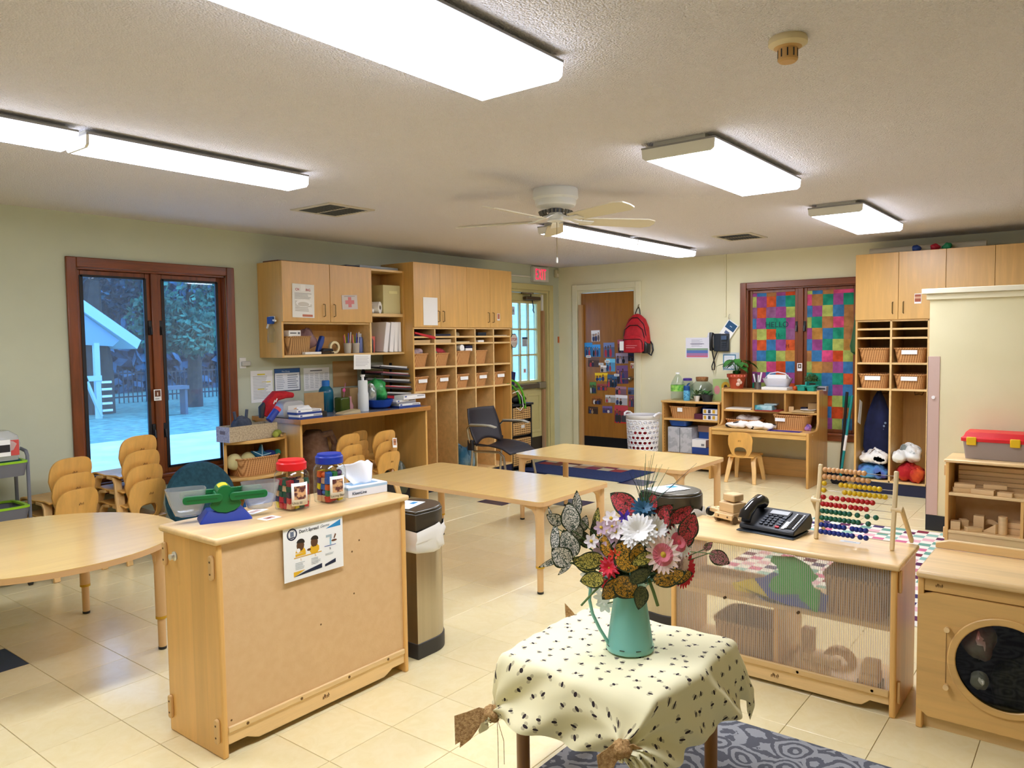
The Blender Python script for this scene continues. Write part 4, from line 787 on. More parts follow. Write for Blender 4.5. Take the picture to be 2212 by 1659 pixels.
tag(blob(G(), (0, 0, .05), .08, 40, .2, 1.6, 1, .6).obj('black_bag', BLKM, None, (6.98, 5.36, .77), smooth=70), 'black soft bag on the drawer tower', 'bag')
sg = thing('stop_sign', 'white octagonal stop notice on the door frame', 'sign', (7.31, YL-.03, 1.485)); oc = [(.075*math.cos(PI/8+k*PI/4), .09*math.sin(PI/8+k*PI/4)) for k in range(8)]
G().prism(oc, 0, .003, 'xz').obj('border', BLK, sg); G().prism([(x*.9, z*.9) for x, z in oc], -.001, 0, 'xz').obj('face', K('e8dcd0', .7), sg, smooth=0); text('STOP', .048, sg, -.062, -.003, .0, K('b83a3a', .7), bold=True)
for k in range(3): G().box(-.05, .05, -.002, -.001, -.03-k*.014, -.024-k*.014).obj('print', K('b0a898'), sg, smooth=0)
sheet('door_notice', 'grey notice taped inside the exit door glass', 'notice', (7.62, YL+.04, 1.47), 0, .11, .115, [('3a4a58', 0, 1, .78, 1)]+lines(.1, .9, .05, .72, 7, '8a949c', .5, 3), mat=K('c4ccd4'))
sheet('door_card', 'tiny pink card taped low in the exit door glass', 'card', (7.61, YL+.04, 1.11), 0, .055, .055, [('a04a5a', .3, .7, .2, .8)]); sheet('door_number', 'small card with a dark figure in the top left door pane', 'card', (7.39, YL+.04, 1.85), 0, .06, .10, [('t', '4', .25, .3, .6, '555a60')], mat=K('c9d0dc'))
# ================================================================ photos on the wooden door
PH = [(.216, 1.531, .126, .141, 0), (.109, 1.356, .118, .18, 1), (.228, 1.344, .117, .156, 1), (.412, 1.352, .158, .185, 1), (.584, 1.397, .094, .168, 1), (.185, 1.198, .164, .121, 2), (.33, 1.116, .089, .084, 2), (.433, 1.164, .132, .16, 2), (.595, 1.249, .173, .129, 2), (.729, 1.264, .093, .098, 2), (.297, 1.011, .189, .105, 3), (.454, .964, .14, .159, 3), (.599, 1.047, .164, .226, 3), (.746, 1.159, .059, .067, 3), (.172, .871, .094, .146, 4), (.308, .883, .147, .082, 4), (.576, .848, .156, .102, 4), (.727, .845, .094, .088, 4), (.232, .712, .154, .104, 5), (.425, .739, .142, .095, 5), (.584, .73, .173, .124, 5), (.731, .72, .085, .141, 5), (.171, .583, .146, .091, 6), (.383, .602, .142, .087, 6), (.582, .55, .191, .221, 6)]
PC = [('white', 'd8d4d0', '6a5a58'), ('blue', '2f78b0', '1f5a90'), ('blue', '3a80b8', '8a4a5a'), ('grey-blue', '5a6a90', '384868'), ('dark pink', '8a4858', '2a2430'), ('brown', '5a4640', '38304a'), ('white', 'c0b8b4', '3a3438'), ('sky blue', '5aa0cc', 'b04050'), ('pale purple', '8a8098', 'b8b0c0'), ('navy', '1c2440', '3a4060'), ('yellow', 'd0a020', '3a70a8'), ('dark blue', '2a4868', '18283c'), ('purple', '5a4068', 'a83a50'), ('cream', 'b8a898', '6a5a58'), ('green', '3f6a38', '2a3048'), ('red', '7a3838', 'b03a40'), ('pink', '7a5a68', 'c04a58'), ('blue', '4a5878', '283048'), ('amber', '7a4a20', '282030'), ('grey', 'a0a0a0', 'c8c0bc'), ('black and white', 'b0b0b4', '202024'), ('maroon', '5a3848', '303a58'), ('dark', '3a2820', 'a88860'), ('violet', '584878', '34285a'), ('red-bordered', '903038', '303038')]
rown = ('top', 'second', 'third', 'fourth', 'fifth', 'sixth', 'bottom'); on = ('first', 'second', 'third', 'fourth', 'fifth'); cnt = {}
SK = ('5a3522', '8a5a3c', 'c08a64', '6e4630')
for k, (lx, z, w_, h_, rw) in enumerate(PH):
    nme, c1, c2 = PC[k]; i = cnt.get(rw, 0); cnt[rw] = i+1; r = random.Random(k+50); hx = '%02x%02x%02x' % tuple(int(v) for v in sh(c1, 1.35)); it = [(c1, 0, 1, 0, 1), (hx, 0, 1, .7, 1)]
    for p in range(r.choice((2, 3, 3, 4))):
        cx = .2+.2*p+r.uniform(-.05, .05); hh = r.uniform(.45, .68)
        it += [(c2 if p % 2 else ('d8d0cc', '2a3a6a', 'b83a48', '1e2028')[r.randrange(4)], ell(cx, hh*.45, .12, hh*.45, 10)), (SK[r.randrange(4)], ell(cx, hh+.04, .055, .10, 10)), ('1c1614', ell(cx, hh+.10, .06, .06, 8, 0, PI))]
    if k == 24: it.insert(1, ('c8281e', 0, 1, 0, .06)); it += [('2a2a2e', .05, .48, .08, .45), ('3a3a40', .52, .95, .08, .45)]
    sheet('photo_print', f'{nme} people photo, {on[i]} from left in the {rown[rw]} row on the wooden door', 'photo', (8.338, 5.365-lx, z), RB, w_, h_, it, tilt=r.uniform(-.04, .04), group='photos on the wooden door', mat=K(c1, .5))
for k, (lx, z) in enumerate(((.11, 1.27), (.295, 1.175), (.385, 1.21), (.52, 1.04))):
    sheet('name_label', ('white name label under the blue photos', 'white name label left of the sky blue photo', 'white name label at the top of the sky blue photo', 'white name label beside the purple photo')[k], 'label', (8.336, 5.365-lx, z), RB, .07, .03, [('8a8a90', .15, .85, .35, .65)])
# fire pull tag beside the door
tag(G().box(-.012, .012, -.01, 0, -.06, .02).obj('orange_tag', K('c8642a', .6), None, (8.29, YL, 1.51)), 'small orange key tag hung by the exit door', 'tag')
# ================================================================ backpack, laundry basket
bp = thing('red_backpack', 'red backpack with black trim hung on a wall hook', 'backpack', (XB, 4.50, 1.32), RB); RED = noisy('red_nylon', 'a80f1c', 'c01624', 20, .6, .2, 200)
G().loft([[(x, y, z) for x, y in sup(a, b, 3, 24, cx, -.075)] for z, a, b, cx in ((0, .14, .06, 0), (.02, .165, .075, 0), (.15, .168, .078, 0), (.3, .15, .07, 0), (.4, .11, .055, .0), (.455, .05, .03, 0), (.47, .01, .01, 0))]).obj('body', RED, bp, smooth=60)
p1 = G().loft([[(x, y, z) for x, y in sup(a, b, 3, 24, -.01, -.155)] for z, a, b in ((.0, .10, .01), (.01, .125, .03), (.14, .125, .032), (.19, .10, .025), (.215, .05, .01))]).obj('front_pocket', RED, bp, smooth=60)
G().tube([(-.125, -.16, .12), (-.13, -.185, .16), (.1, -.187, .165), (.12, -.165, .12), (.12, -.16, .04)], .004, 6).obj('zip', BLK, p1)
p2 = G().loft([[(x, y, z) for x, y in sup(a, b, 3, 24, -.005, -.135)] for z, a, b in ((.02, .13, .03), (.2, .14, .035), (.28, .12, .03), (.335, .06, .01))]).obj('middle_pocket', RED, bp, smooth=60)
G().tube([(-.14, -.15, .2), (-.12, -.17, .28), (-.05, -.16, .33), (.05, -.16, .33), (.12, -.17, .28), (.14, -.15, .18)], .005, 6).obj('zip', BLK, p2)
G().tube([(-.1, -.12, .36), (-.04, -.13, .42), (.04, -.13, .42), (.12, -.13, .34), (.15, -.13, .2)], .005, 6).obj('zip', BLK, bp)
G().loft([[(x, y, z) for x, y in sup(a, .055, 3, 16, .125, -.085)] for z, a in ((-.005, .03), (.0, .045), (.1, .05), (.14, .02))]).obj('side_patch', BLK, bp, smooth=60)
G().tube([(.13, -.05, .0), (.18, -.06, -.03), (.205, -.06, .03), (.19, -.05, .1), (.15, -.03, .14)], .01, 6).obj('shoulder_strap', BLK, bp)
G().tube([(-.035, -.06, .455), (-.02, -.045, .52), (.0, -.035, .555), (.02, -.045, .52), (.035, -.06, .455)], .006, 6).obj('top_loop', BLK, bp)
G().box(-.17, -.115, -.20, -.198, .03, .14).obj('paper_tag', PAPER, bp); 
for k in range(2): G().box(-.09, .06-.03*k, -.189, -.1885, .085-k*.025, .09-k*.025).obj('print', K('e8a0a4'), bp, smooth=0)
hk = thing('wall_hook', 'brass hook above the red backpack', 'hook', (XB, 4.50, 1.875), RB); G().tube([(0, 0, .03), (0, -.04, .02), (0, -.05, -.01), (0, -.035, -.02)], .005).obj('hook', BRASS, hk)
# laundry basket: holed tapered wall built from ring cells
lb = thing('laundry_basket', 'white plastic laundry basket with oval holes beside the wooden door', 'laundry basket', (7.83, 4.21, 0), RB); WP = K('f0f0f2', .4)
rows, cols = 9, 20; g = G(); ca = 2*PI/cols; z0, hz = .05, .058
def rad(z): return .158+.032*(z/.6)
def cell(a, zc, off):
    n = 12; vs = []
    o = [(1, 0), (1, .5), (1, 1), (.5, 1), (0, 1), (-.5, 1), (-1, 1), (-1, 0), (-1, -.5), (-1, -1), (0, -1), (1, -1)]
    for (u, v) in o: aa = a+u*ca/2; zz = zc+v*hz/2; r = rad(zz); vs.append((r*math.cos(aa), r*math.sin(aa), zz))
    for (u, v) in o:
        t_ = math.atan2(v, u); aa = a+.72*math.cos(t_)*ca/2; zz = zc+.56*math.sin(t_)*hz/2; r = rad(zz); vs.append((r*math.cos(aa), r*math.sin(aa), zz))
    g.add(vs, [(k, (k+1) % n, n+(k+1) % n, n+k) for k in range(n)])
for i in range(rows):
    for j in range(cols): cell(ca*(j+.5*(i % 2)), z0+hz*(i+.5), 0)
g.obj('wall', WP, lb, solid=.004)
zt = z0+hz*rows; G().lathe([(rad(0), 0), (rad(.05), z0), (rad(.05)-.004, z0), (rad(0)-.01, .006)], n=36).obj('base', WP, lb)
G().lathe([(rad(zt), zt-.001), (rad(zt)+.004, zt+.05), (rad(zt), zt+.05), (rad(zt)-.004, zt)], n=36, cap=False).obj('rim_band', WP, lb, solid=.002)
for s in (-1, 1): G().tube([(s*.185, -.09, zt+.04), (s*.20, -.06, zt+.065), (s*.205, 0, zt+.075), (s*.20, .06, zt+.065), (s*.185, .09, zt+.04)], .012, 8).obj('handle', WP, lb)
cloth('red_laundry', 'red clothes seen through the laundry basket holes', 'clothes', (7.83, 4.21, .02), 0, .26, .26, .40, K('a01824', .9), 9, .02)
# ================================================================ wall phone and notices
sheet('wall_chart', 'printed chart with coloured bands left of the wall phone', 'notice', (XB-.003, 3.76, 1.375), RB, .285, .235, [('8fa890', .04, .96, .38, .48), ('5a78b8', .04, .96, .24, .38), ('a878a8', .04, .96, .12, .24), ('c86a80', .04, .96, .04, .12)]+lines(.25, .75, .55, .92, 8, 'a8a8b8', .35, 8)+[('7a7a90', .2, .8, .68, .71)], mat=K('e4e4ee'))
wp = thing('wall_phone', 'black desk phone mounted on the wall above the plants', 'phone', (XB, 3.475, 1.335), RB); PD = K('232a33', .4)
G().prism([(-.05, 0), (-.012, 0), (-.012, .19), (-.03, .2)], -.0, .11, 'yz').obj('body', PD, wp, bevel=.005); hs = G().tube([(-.085, -.055, .02), (-.085, -.075, .05), (-.085, -.075, .16), (-.085, -.055, .205)], [.026, .02, .02, .028], 10).obj('handset', BLK, wp)
G().box(-.07, .01, -.035, -.01, .0, .2).obj('cradle', PD, wp, bevel=.005); G().box(.025, .09, -.056, -.053, .13, .175).xf(Matrix.Translation((0, .0, 0))).obj('screen', K('4a5c78', .2), wp)
for i in range(3):
    for j in range(4): G().box(.03+.02*i, .043+.02*i, -.054, -.05, .02+.024*j, .034+.024*j).obj('key', K('3a424e', .4), wp)
G().tube([(-.085, -.05, .015), (-.07, -.04, -.08), (-.055, -.04, -.16), (-.06, -.04, -.21), (-.085, -.04, -.21), (-.09, -.04, -.17), (-.065, -.04, -.1), (-.03, -.03, -.0)], .007, 6).obj('coiled_cord', BLK, wp)
sheet('hanging_booklet', 'white booklet with dark blue cover panel hung on a hook', 'booklet', (XB-.02, 3.375, 1.575), RB, .14, .20, [('1f4f78', .08, .92, .52, .95), ('5a6a90', .3, .7, .22, .4), ('b8c4d8', .4, .6, .70, .74)], tilt=.62, t=.006)
tag(G().tube([(0, 0, .03), (0, -.03, .02), (0, -.035, -.01), (0, -.02, -.04)], .003, 6).obj('booklet_hook', CHROME, None, (XB, 3.37, 1.72), (0, 0, RB)), 'thin silver hook holding the booklet', 'hook')
sheet('side_paper', 'pale paper partly hidden behind the wall phone', 'paper', (XB-.002, 3.60, 1.45), RB, .10, .18, lines(.1, .9, .1, .9, 8, 'c4c8d4', .3, 9), mat=K('dfe2ea'), tilt=.25)
sheet('framed_list', 'light blue bordered list behind the potted plant', 'notice', (XB-.004, 3.355, 1.22), RB, .19, .20, [('3f7fa0', .02, .80, .05, .90), ('e8eef4', .08, .74, .1, .84)]+lines(.12, .68, .15, .78, 8, 'b0bcc8', .3, 10), mat=K('cfd6d8'))
# ================================================================ low bookcase
bc = thing('low_bookcase', 'low honey birch bookcase left of the writing desk', 'bookcase', (7.95, 4.03, 0), RB)
for x in (0, .668): G().box(x, x+.022, 0, .33, 0, .76).obj('side_panel', OAKZ, bc, bevel=.004)
G().box(-.008, .70, -.012, .34, .76, .785).obj('top', OAKX, bc, bevel=.006)
for z in (.17, .56): G().box(.022, .668, .006, .32, z, z+.022).obj('shelf', OAKX, bc, bevel=.003)
G().box(.022, .668, .315, .325, .1, .76).obj('back_panel', OAKZ, bc); G().box(.022, .668, .02, .035, .03, .17).obj('kick_board', OAKX, bc)
for k in range(16): G().cyl((.0225, .02, .2+k*.033), .004, .002, 8, 'x').obj('peg_hole', BLKM, bc, smooth=0)
basket('tilted wicker basket on the upper bookcase shelf', (8.09, 3.80, .582), RB, .34, .22, .13, card=(-.02, .06, .05, 0), mat=WICK)
carton('card_pack', 'tan folder sticking out of the tilted bookcase basket', 'folder', (8.08, 3.74, .70), RB+.3, .12, .02, .05, cbm)
for k, (y, z, lb) in enumerate(((3.46, .582, 'lower yellow-windowed white box on the upper bookcase shelf'), (3.46, .648, 'upper yellow-windowed white box on the upper bookcase shelf'))):
    carton('picture_box', lb, 'box', (8.06, y, z), RB, .17, .16, .064, K('e4e4ec'), (.86, 1, K('20306a')), 'white picture boxes', [('c8a030', .06, .24, .15, .75), ('3a3a50', .36, .54, .15, .75), ('c8a030', .66, .84, .15, .75)])
carton('maroon_pouch', 'dark maroon pouch between basket and picture boxes', 'pouch', (8.08, 3.60, .582), RB, .12, .14, .06, K('5a1f38', .7))
carton('navy_case', 'navy case at the back of the upper bookcase shelf', 'case', (8.20, 3.60, .582), RB, .34, .08, .15, K('14205a', .5))
t = thing('blue_caddy', 'blue plastic tray with yellow toys on the fabric cubes', 'tray', (8.08, 3.85, .495), RB, ); G().loft([[(x, y, z) for x, y in sup(a, b, 5, 24)] for z, a, b in ((0, .10, .09), (.06, .12, .11), (.06, .11, .10), (.008, .09, .08))]).obj('tray', K('1e4a98', .4), t); blob(G(), (0, 0, .05), .05, 60, .3, 1.4, .8, .5).obj('toys', K('c8a828', .6), t)
DAM = noisy('grey_damask_fabric', 'a0a2a8', 'b8b9be', 14, .9, .1, 80, lo=.46, hi=.54)
for k, y in enumerate((3.895, 3.745)): tag(G().box(-.072, .072, -.13, .13, 0, .29).obj('fabric_cube', DAM, None, (8.10, y, .193), (0, 0, RB), bevel=.006), ('left grey patterned fabric cube in the bookcase', 'right grey patterned fabric cube in the bookcase')[k], 'storage cube', 'grey fabric cubes')
carton('blue_storage_box', 'wide blue box at the bottom of the bookcase', 'box', (8.08, 3.555, .193), RB, .24, .2, .075, K('1d3f8a', .5)); carton('white_carton', 'white carton on the wide blue box in the bookcase', 'box', (8.05, 3.60, .27), RB, .18, .14, .085, K('e8e6e4'), None, None, [('8a8a90', .7, .9, .2, .5)])
carton('blue_tub', 'blue lidded tub behind the white carton', 'tub', (8.17, 3.57, .27), RB, .16, .12, .16, K('1d4a98', .4)); carton('red_tin', 'red tin at the right of the lower bookcase shelf', 'tin', (8.10, 3.455, .27), RB, .06, .1, .15, K('a81c24', .4)); carton('clear_tub', 'pinkish clear tub on top of the blue tub', 'tub', (8.17, 3.57, .43), RB, .18, .13, .07, K('a08078', .3))
# on the bookcase
PET = thin('clear_bottle', 'eef6f4', .03)
t = thing('water_jug', 'large clear water jug with green label on the bookcase', 'bottle', (8.08, 3.895, .785)); G().lathe([(.07, 0), (.078, .01), (.078, .17), (.07, .2), (.035, .27), (.02, .285), (.02, .30)], n=28).obj('bottle', PET, t); G().lathe([(.0795, .1), (.0795, .17)], n=28, cap=False).obj('label', noisy('green_label', '3f9a2a', 'a8d86a', 20, .5), t); G().cyl((0, 0, .295), .023, .018).obj('cap', WHT, t)
bottle('purple_lid_jar', 'clear jar with purple lid behind the water jug', 'jar', (8.20, 3.83, .785), [(.06, 0), (.065, .01), (.065, .2), (.05, .22)], PET, K('4a2f8a', .4), [(.052, .215), (.052, .24), (.04, .245)])
t = thing('kids_bottle', 'light blue patterned kids drink bottle', 'bottle', (8.02, 3.755, .785)); G().lathe([(.036, 0), (.038, .01), (.038, .11), (.03, .125)], n=24).obj('bottle', noisy('blue_dotted', '2a6a98', '5aa8cc', 60, .4, lo=.40, hi=.42), t); G().lathe([(.036, .115), (.036, .16), (.03, .168)], n=24).obj('lid', K('1a4a8a', .4), t); G().tube([(0, 0, .165), (.0, -.02, .19), (0, -.035, .195)], .008).obj('spout', K('1a4a8a', .4), t)
t = thing('terrarium', 'round glass terrarium with cork lid and plants', 'terrarium', (8.15, 3.63, .785)); G().lathe([(.08, 0), (.13, .04), (.145, .10), (.13, .16), (.085, .2), (.07, .215), (.07, .235)], n=32).obj('globe', PET, t); G().lathe([(.062, .215), (.068, .235), (.07, .262), (.06, .265)], n=24).obj('cork_lid', noisy('cork', '8a5a34', 'a87448', 40, .9), t); G().lathe([(.075, .003), (.12, .04), (.11, .06), (.02, .065)], n=24).obj('soil', K('2a221a', .95), t)
def plant(parent, base, n, ln, wd, mat, seed, spread=1., droop=.6, name='leaf', z=0):
    r = random.Random(seed)
    for k in range(n):
        a = 2*PI*k/n+r.uniform(-.3, .3); L = ln*r.uniform(.65, 1.1); e = r.uniform(.2, 1.0); d = Vector((math.cos(a), math.sin(a), 0)); s = Vector((-d.y, d.x, 0)); b = Vector(base); P = []
        for q in range(6):
            u = q/5; p = b+d*(L*spread*u*(.4+.6*e))+Vector((0, 0, L*(1-e*.7)*u*1.1-droop*L*u*u*e)); w_ = wd*math.sin(PI*min(1, .12+.88*u))**.8*(.5 if u < .3 else 1)
            if u < .25: w_ = .004
            P.append((p-s*w_/2+Vector((0, 0, .15*w_)), p, p+s*w_/2+Vector((0, 0, .15*w_))))
        g = G(); vs = [v for tr_ in P for v in tr_]; g.add(vs, [(3*i+j, 3*i+j+1, 3*i+4+j, 3*i+3+j) for i in range(5) for j in range(2)]); g.obj(name, mat, parent, smooth=60)
def heartleaf(parent, base, n, mat, seed):
    r = random.Random(seed)
    for k in range(n):
        a = 2*PI*k*.381+r.uniform(-.3, .3); rad_ = r.uniform(.03, .15); z = r.uniform(.03, .19)*(1.1-rad_*2.2); L = r.uniform(.085, .115); tip = Vector((math.cos(a)*rad_, math.sin(a)*rad_, z)); b = Vector(base)
        d = Vector((math.cos(a), math.sin(a), r.uniform(-.7, .1))).normalized(); s_ = d.cross(Vector((0, 0, 1))).normalized(); P = []
        for q in range(8):
            u = q/7; ww = L*.40*math.sin(PI*(u*.9+.1))**.7*(1.25-.6*u); c = b+tip+d*(L*u)+Vector((0, 0, -.25*L*u*u)); nrm = s_.cross(d)*.2*ww; P += [c-s_*ww+nrm, c, c+s_*ww+nrm]
        lf = G().add(P, [(3*i+j, 3*i+j+1, 3*i+4+j, 3*i+3+j) for i in range(7) for j in range(2)]).obj('leaf', mat, parent, smooth=60); G().tube([b, b+tip*.6+Vector((0, 0, .02)), b+tip], .002, 5).obj('stalk', mat, lf)
LG = noisy('glossy_leaf', '1f5a20', '3c8434', 12, .35); LD = noisy('dark_leaf', '24401c', '4a6a30', 12, .5)
plant(t, (0, 0, .06), 8, .11, .03, LD, 3, .6)
t = thing('white_pot_plant', 'small trailing plant in a white pot on the bookcase', 'potted plant', (8.0, 3.625, .785)); G().lathe([(.025, 0), (.036, .06), (.033, .06), (.02, .05)], n=20).obj('pot', K('e4e0da', .4), t); plant(t, (0, 0, .06), 12, .12, .03, LD, 5, 1.0, .8)
t = thing('black_pot_plant', 'seedling in a black nursery pot on the bookcase', 'potted plant', (8.0, 3.50, .785)); G().lathe([(.05, 0), (.064, .08), (.06, .08), (.04, .07)], n=20).obj('pot', K('20242a', .5), t); plant(t, (0, 0, .075), 10, .11, .04, LG, 6, .9, .6)
t = thing('seed_box', 'sunflower seed box behind the pots on the bookcase', 'box', (8.22, 3.40, .785), RB); G().box(-.11, .09, -.05, .05, 0, .24).obj('box', K('a8bc7a', .6), t); G().prism(ell(.04, .16, .05, .055, 14), -.052, -.05, 'xz').obj('print', K('c8a028'), t, smooth=0); G().prism(ell(.04, .16, .02, .022, 12), -.053, -.052, 'xz').obj('print_centre', K('3a2410'), t, smooth=0); G().prism(ell(-.06, .12, .035, .05, 12), -.052, -.05, 'xz').obj('print_flower', K('d08a8a'), t, smooth=0)
# ================================================================ writing desk with hutch
dk = thing('writing_desk', 'honey birch writing desk with open hutch under the window', 'desk', (7.62, 3.32, 0), RB); WD = 1.03
sidep = [(0, 0), (.0, .548), (.24, .548), (.285, .555), (.315, .58), (.33, .62), (.33, .945), (.63, .945), (.63, 0)]
for x in (0, WD-.026): G().prism(sidep, x, x+.026, 'yz').obj('side_panel', OAKZ, dk, bevel=.006)
G().box(.026, WD-.026, .006, .62, .52, .545).obj('desktop', OAKX, dk, bevel=.004); G().box(.026, WD-.026, .015, .035, .475, .52).obj('front_rail', OAKX, dk, bevel=.003)
G().box(.026, WD-.026, .33, .62, .905, .935).obj('hutch_top', OAKX, dk, bevel=.006); G().box(.026, WD-.026, .335, .62, .695, .715).obj('hutch_shelf', OAKX, dk, bevel=.003)
for x in (.34, .675): G().box(x, x+.018, .34, .62, .715, .905).obj('divider', OAKZ, dk, bevel=.002)
G().box(.026, WD-.026, .612, .622, .545, .92).obj('back_panel', OAKZ, dk); G().box(.026, WD-.026, .60, .62, 0, .19).obj('lower_stretcher', OAKX, dk, bevel=.004)
for z in (.46, .52): G().cyl((WD-.0005, .12, z), .006, .002, 10, 'x').obj('screw_cap', K('d8c8a0'), dk)
DT = .545
chair('plywood nursery chair tucked at the writing desk', (7.72, 2.96, 0), RB+.06, 'single nursery chair')
basket('wide tan basket with paper label on the writing desk', (7.93, 2.54, DT), RB, .35, .26, .145, card=(-.09, .10, .034, 0), taper=.86)
basket('shallow tan basket with papers on the desk left', (8.08, 3.10, DT), RB, .37, .26, .06, taper=.88)
cloth('crumpled_paper', 'crumpled white paper and red scrap in the shallow basket', 'paper', (8.08, 3.06, DT+.03), 0, .2, .26, .08, noisy('paper_scrap', 'b8a8a0', 'd8d0c8', 12, .8), 21, .02)
cloth('animal_cloth', 'white cloth with black markings spread on the desk', 'cloth', (7.77, 2.95, DT), RB, .56, .24, .075, noisy('cow_print', '1c1a1a', 'f0ece6', 9, .9, lo=.36, hi=.38, detail=2), 22, .012)
tag(G().box(-.16, .16, -.05, .05, 0, .004).obj('purple_folder', K('3a2a80', .6), None, (7.70, 2.55, DT), (0, 0, RB)), 'purple folder under the desk basket', 'folder'); tag(blob(G(), (0, 0, .03), .035, 70, .3).obj('purple_wrapper', noisy('purple_foil', '3a2a8a', 'c08ac8', 30, .3), None, (7.86, 2.37, DT), smooth=60), 'crumpled purple wrapper right of the desk basket', 'wrapper')
HZ = .715
tag(G().box(-.14, .14, -.1, .1, 0, .012).obj('paper_stack', K('e4e0d4', .8), None, (8.08, 3.14, HZ), (0, 0, RB)), 'white paper stack in the left hutch compartment', 'papers')
carton('teal_box', 'teal box in the middle hutch compartment', 'box', (8.06, 2.87, HZ+.006), RB, .18, .15, .048, noisy('teal_print', '2a9aa8', 'c0e4e8', 10, .4)); tag(G().box(-.13, .13, -.11, .11, 0, .006).obj('red_folder', K('a02a28', .6), None, (8.04, 2.82, HZ), (0, 0, RB)), 'thin red folder under the teal box', 'folder'); carton('booklet_stack', 'small stack of booklets on the teal box', 'booklets', (8.09, 2.82, HZ+.054), RB+.1, .13, .1, .016, K('a8b8b8'))
t = thing('paper_plate', 'white paper plate in the right hutch compartment', 'plate', (8.03, 2.42, HZ+.018)); G().lathe([(.05, 0), (.075, .006), (.08, .012), (.074, .012), (.05, .004)], n=28).obj('plate', WHT, t); tag(G().box(-.11, .11, -.09, .09, 0, .017).obj('card_pile', K('c8aa78', .8), None, (8.04, 2.45, HZ), (0, 0, RB)), 'pile of tan cards under the paper plate', 'cards')
carton('paper_bag_brown', 'brown paper pack at the right of the hutch', 'pack', (8.14, 2.37, HZ), RB, .14, .12, .09, cbm); carton('wood_block', 'small wooden block in the right hutch compartment', 'block', (8.05, 2.60, HZ), RB+.3, .05, .05, .05, TOYW); carton('dark_tape', 'small dark box at the back of the right hutch compartment', 'box', (8.16, 2.5, HZ), RB, .06, .06, .04, NAVY)
# on the hutch
TP = .935
t = thing('potted_plant', 'broad-leaved green plant in a painted terracotta pot', 'potted plant', (8.09, 3.20, TP)); G().lathe([(.065, 0), (.092, .12), (.104, .122), (.108, .158), (.096, .158), (.09, .14), (.07, .13)], n=28).obj('pot', noisy('terracotta', 'a83c20', 'c05a34', 6, .6), t); G().lathe([(.088, .14), (.01, .142)], n=20).obj('soil', K('2a1c12', .95), t)
G().prism(ell(.02, .06, .045, .035, 12), -.098, -.085, 'yz').obj('paint_spot', K('d8b8a0', .6), t) if 0 else None
g = G(); [g.sph((-.096*math.cos(a), -.096*math.sin(a), z), .022, 10, 6, .35, 1, 1) for a, z in ((.5, .05), (.75, .07), (.6, .09))]; g.obj('paint_patch', K('d8b8a4', .6), t)
g = G(); [g.sph((-.106*math.cos(a), -.106*math.sin(a), .14), .012, 8, 6, .3, 1, 1) for a in (-.2, .15, .5, .85, 1.2)]; g.obj('paint_dots', K('d86a5a', .6), t)
heartleaf(t, (0, 0, .15), 20, LG, 7)
t = thing('marker_cup', 'metal cup of white markers on the hutch', 'pencil cup', (8.09, 2.97, TP)); G().lathe([(.034, 0), (.036, .075), (.033, .075), (.03, .004)], n=20).obj('cup', K('8a8a8e', .3, .9), t)
for k in range(4): a = k*1.5; G().tube([(.012*math.cos(a), .012*math.sin(a), .01), (.03*math.cos(a), .045*math.sin(a), .15+.01*k)], .009, 8).obj('marker', WHT if k != 2 else K('30303a'), t)
t = thing('clear_bin', 'clear plastic bin of white papers on the hutch', 'storage bin', (8.10, 2.76, TP+.03), RB); G().loft([[(x, y, z) for x, y in sup(a, b, 5, 24)] for z, a, b in ((0, .11, .06), (.09, .15, .08), (.09, .146, .076), (.004, .106, .056))]).obj('bin', thin('frosted_bin', 'e8e8f0', .2, dif=.3), t); G().box(-.10, .10, -.03, .04, .01, .125).obj('papers', PAPER, t); G().tube([(-.13, 0, .09), (-.08, 0, .14), (0, 0, .155), (.08, 0, .14), (.13, 0, .09)], .006, 6).obj('handle', K('d0d0d8', .3), t)
tag(G().box(-.135, .135, -.09, .09, 0, .03).obj('white_box', WHT, None, (8.08, 2.76, TP), (0, 0, RB), bevel=.003), 'flat white box under the clear bin', 'box')
tag(blob(G(), (0, 0, .022), .024, 71, .08).obj('orange_ball', K('d8581c', .6), None, (8.06, 2.56, TP), smooth=70), 'small orange ball left of the teal caddy', 'ball')
t = thing('teal_caddy', 'teal plastic craft caddy on the hutch', 'caddy', (8.05, 2.44, TP), RB); TEAL = K('179a8c', .4)
for s in (-1, 1): G().loft([[(x+s*.048, y, z) for x, y in sup(a, b, 6, 20)] for z, a, b in ((0, .036, .05), (.055, .045, .06), (.055, .041, .056), (.005, .032, .046))]).obj('cup', TEAL, t)
G().box(-.098, .098, -.064, .064, .048, .056).obj('tray_rim', TEAL, t, bevel=.004) if 0 else G().ring(rrect(-.1, .1, -.066, .066, .01), rrect(-.088, .088, -.056, .056, .008), .048, .056, 'xy').obj('tray_rim', TEAL, t); G().box(-.008, .008, -.05, .05, .03, .095).obj('handle', TEAL, t, bevel=.006)
t = thing('fern_plant', 'bushy dark green fern behind the teal caddy', 'potted plant', (8.19, 2.44, TP)); G().lathe([(.03, 0), (.042, .07), (.038, .07), (.02, .06)], n=18).obj('pot', K('3a3a30', .6), t)
r = random.Random(3); g = G()
for k in range(260):
    d = Vector((r.gauss(0, 1), r.gauss(0, 1), abs(r.gauss(0, 1))+.2)).normalized()*r.uniform(.03, .085); p = Vector((0, 0, .085))+d; a = Vector((r.gauss(0, 1), r.gauss(0, 1), r.gauss(0, 1))).normalized()*.016; c = a.orthogonal().normalized()*.007; g.add([p-a, p+c, p+a, p-c], [(0, 1, 2, 3)])
g.obj('fronds', LD, t, smooth=0)
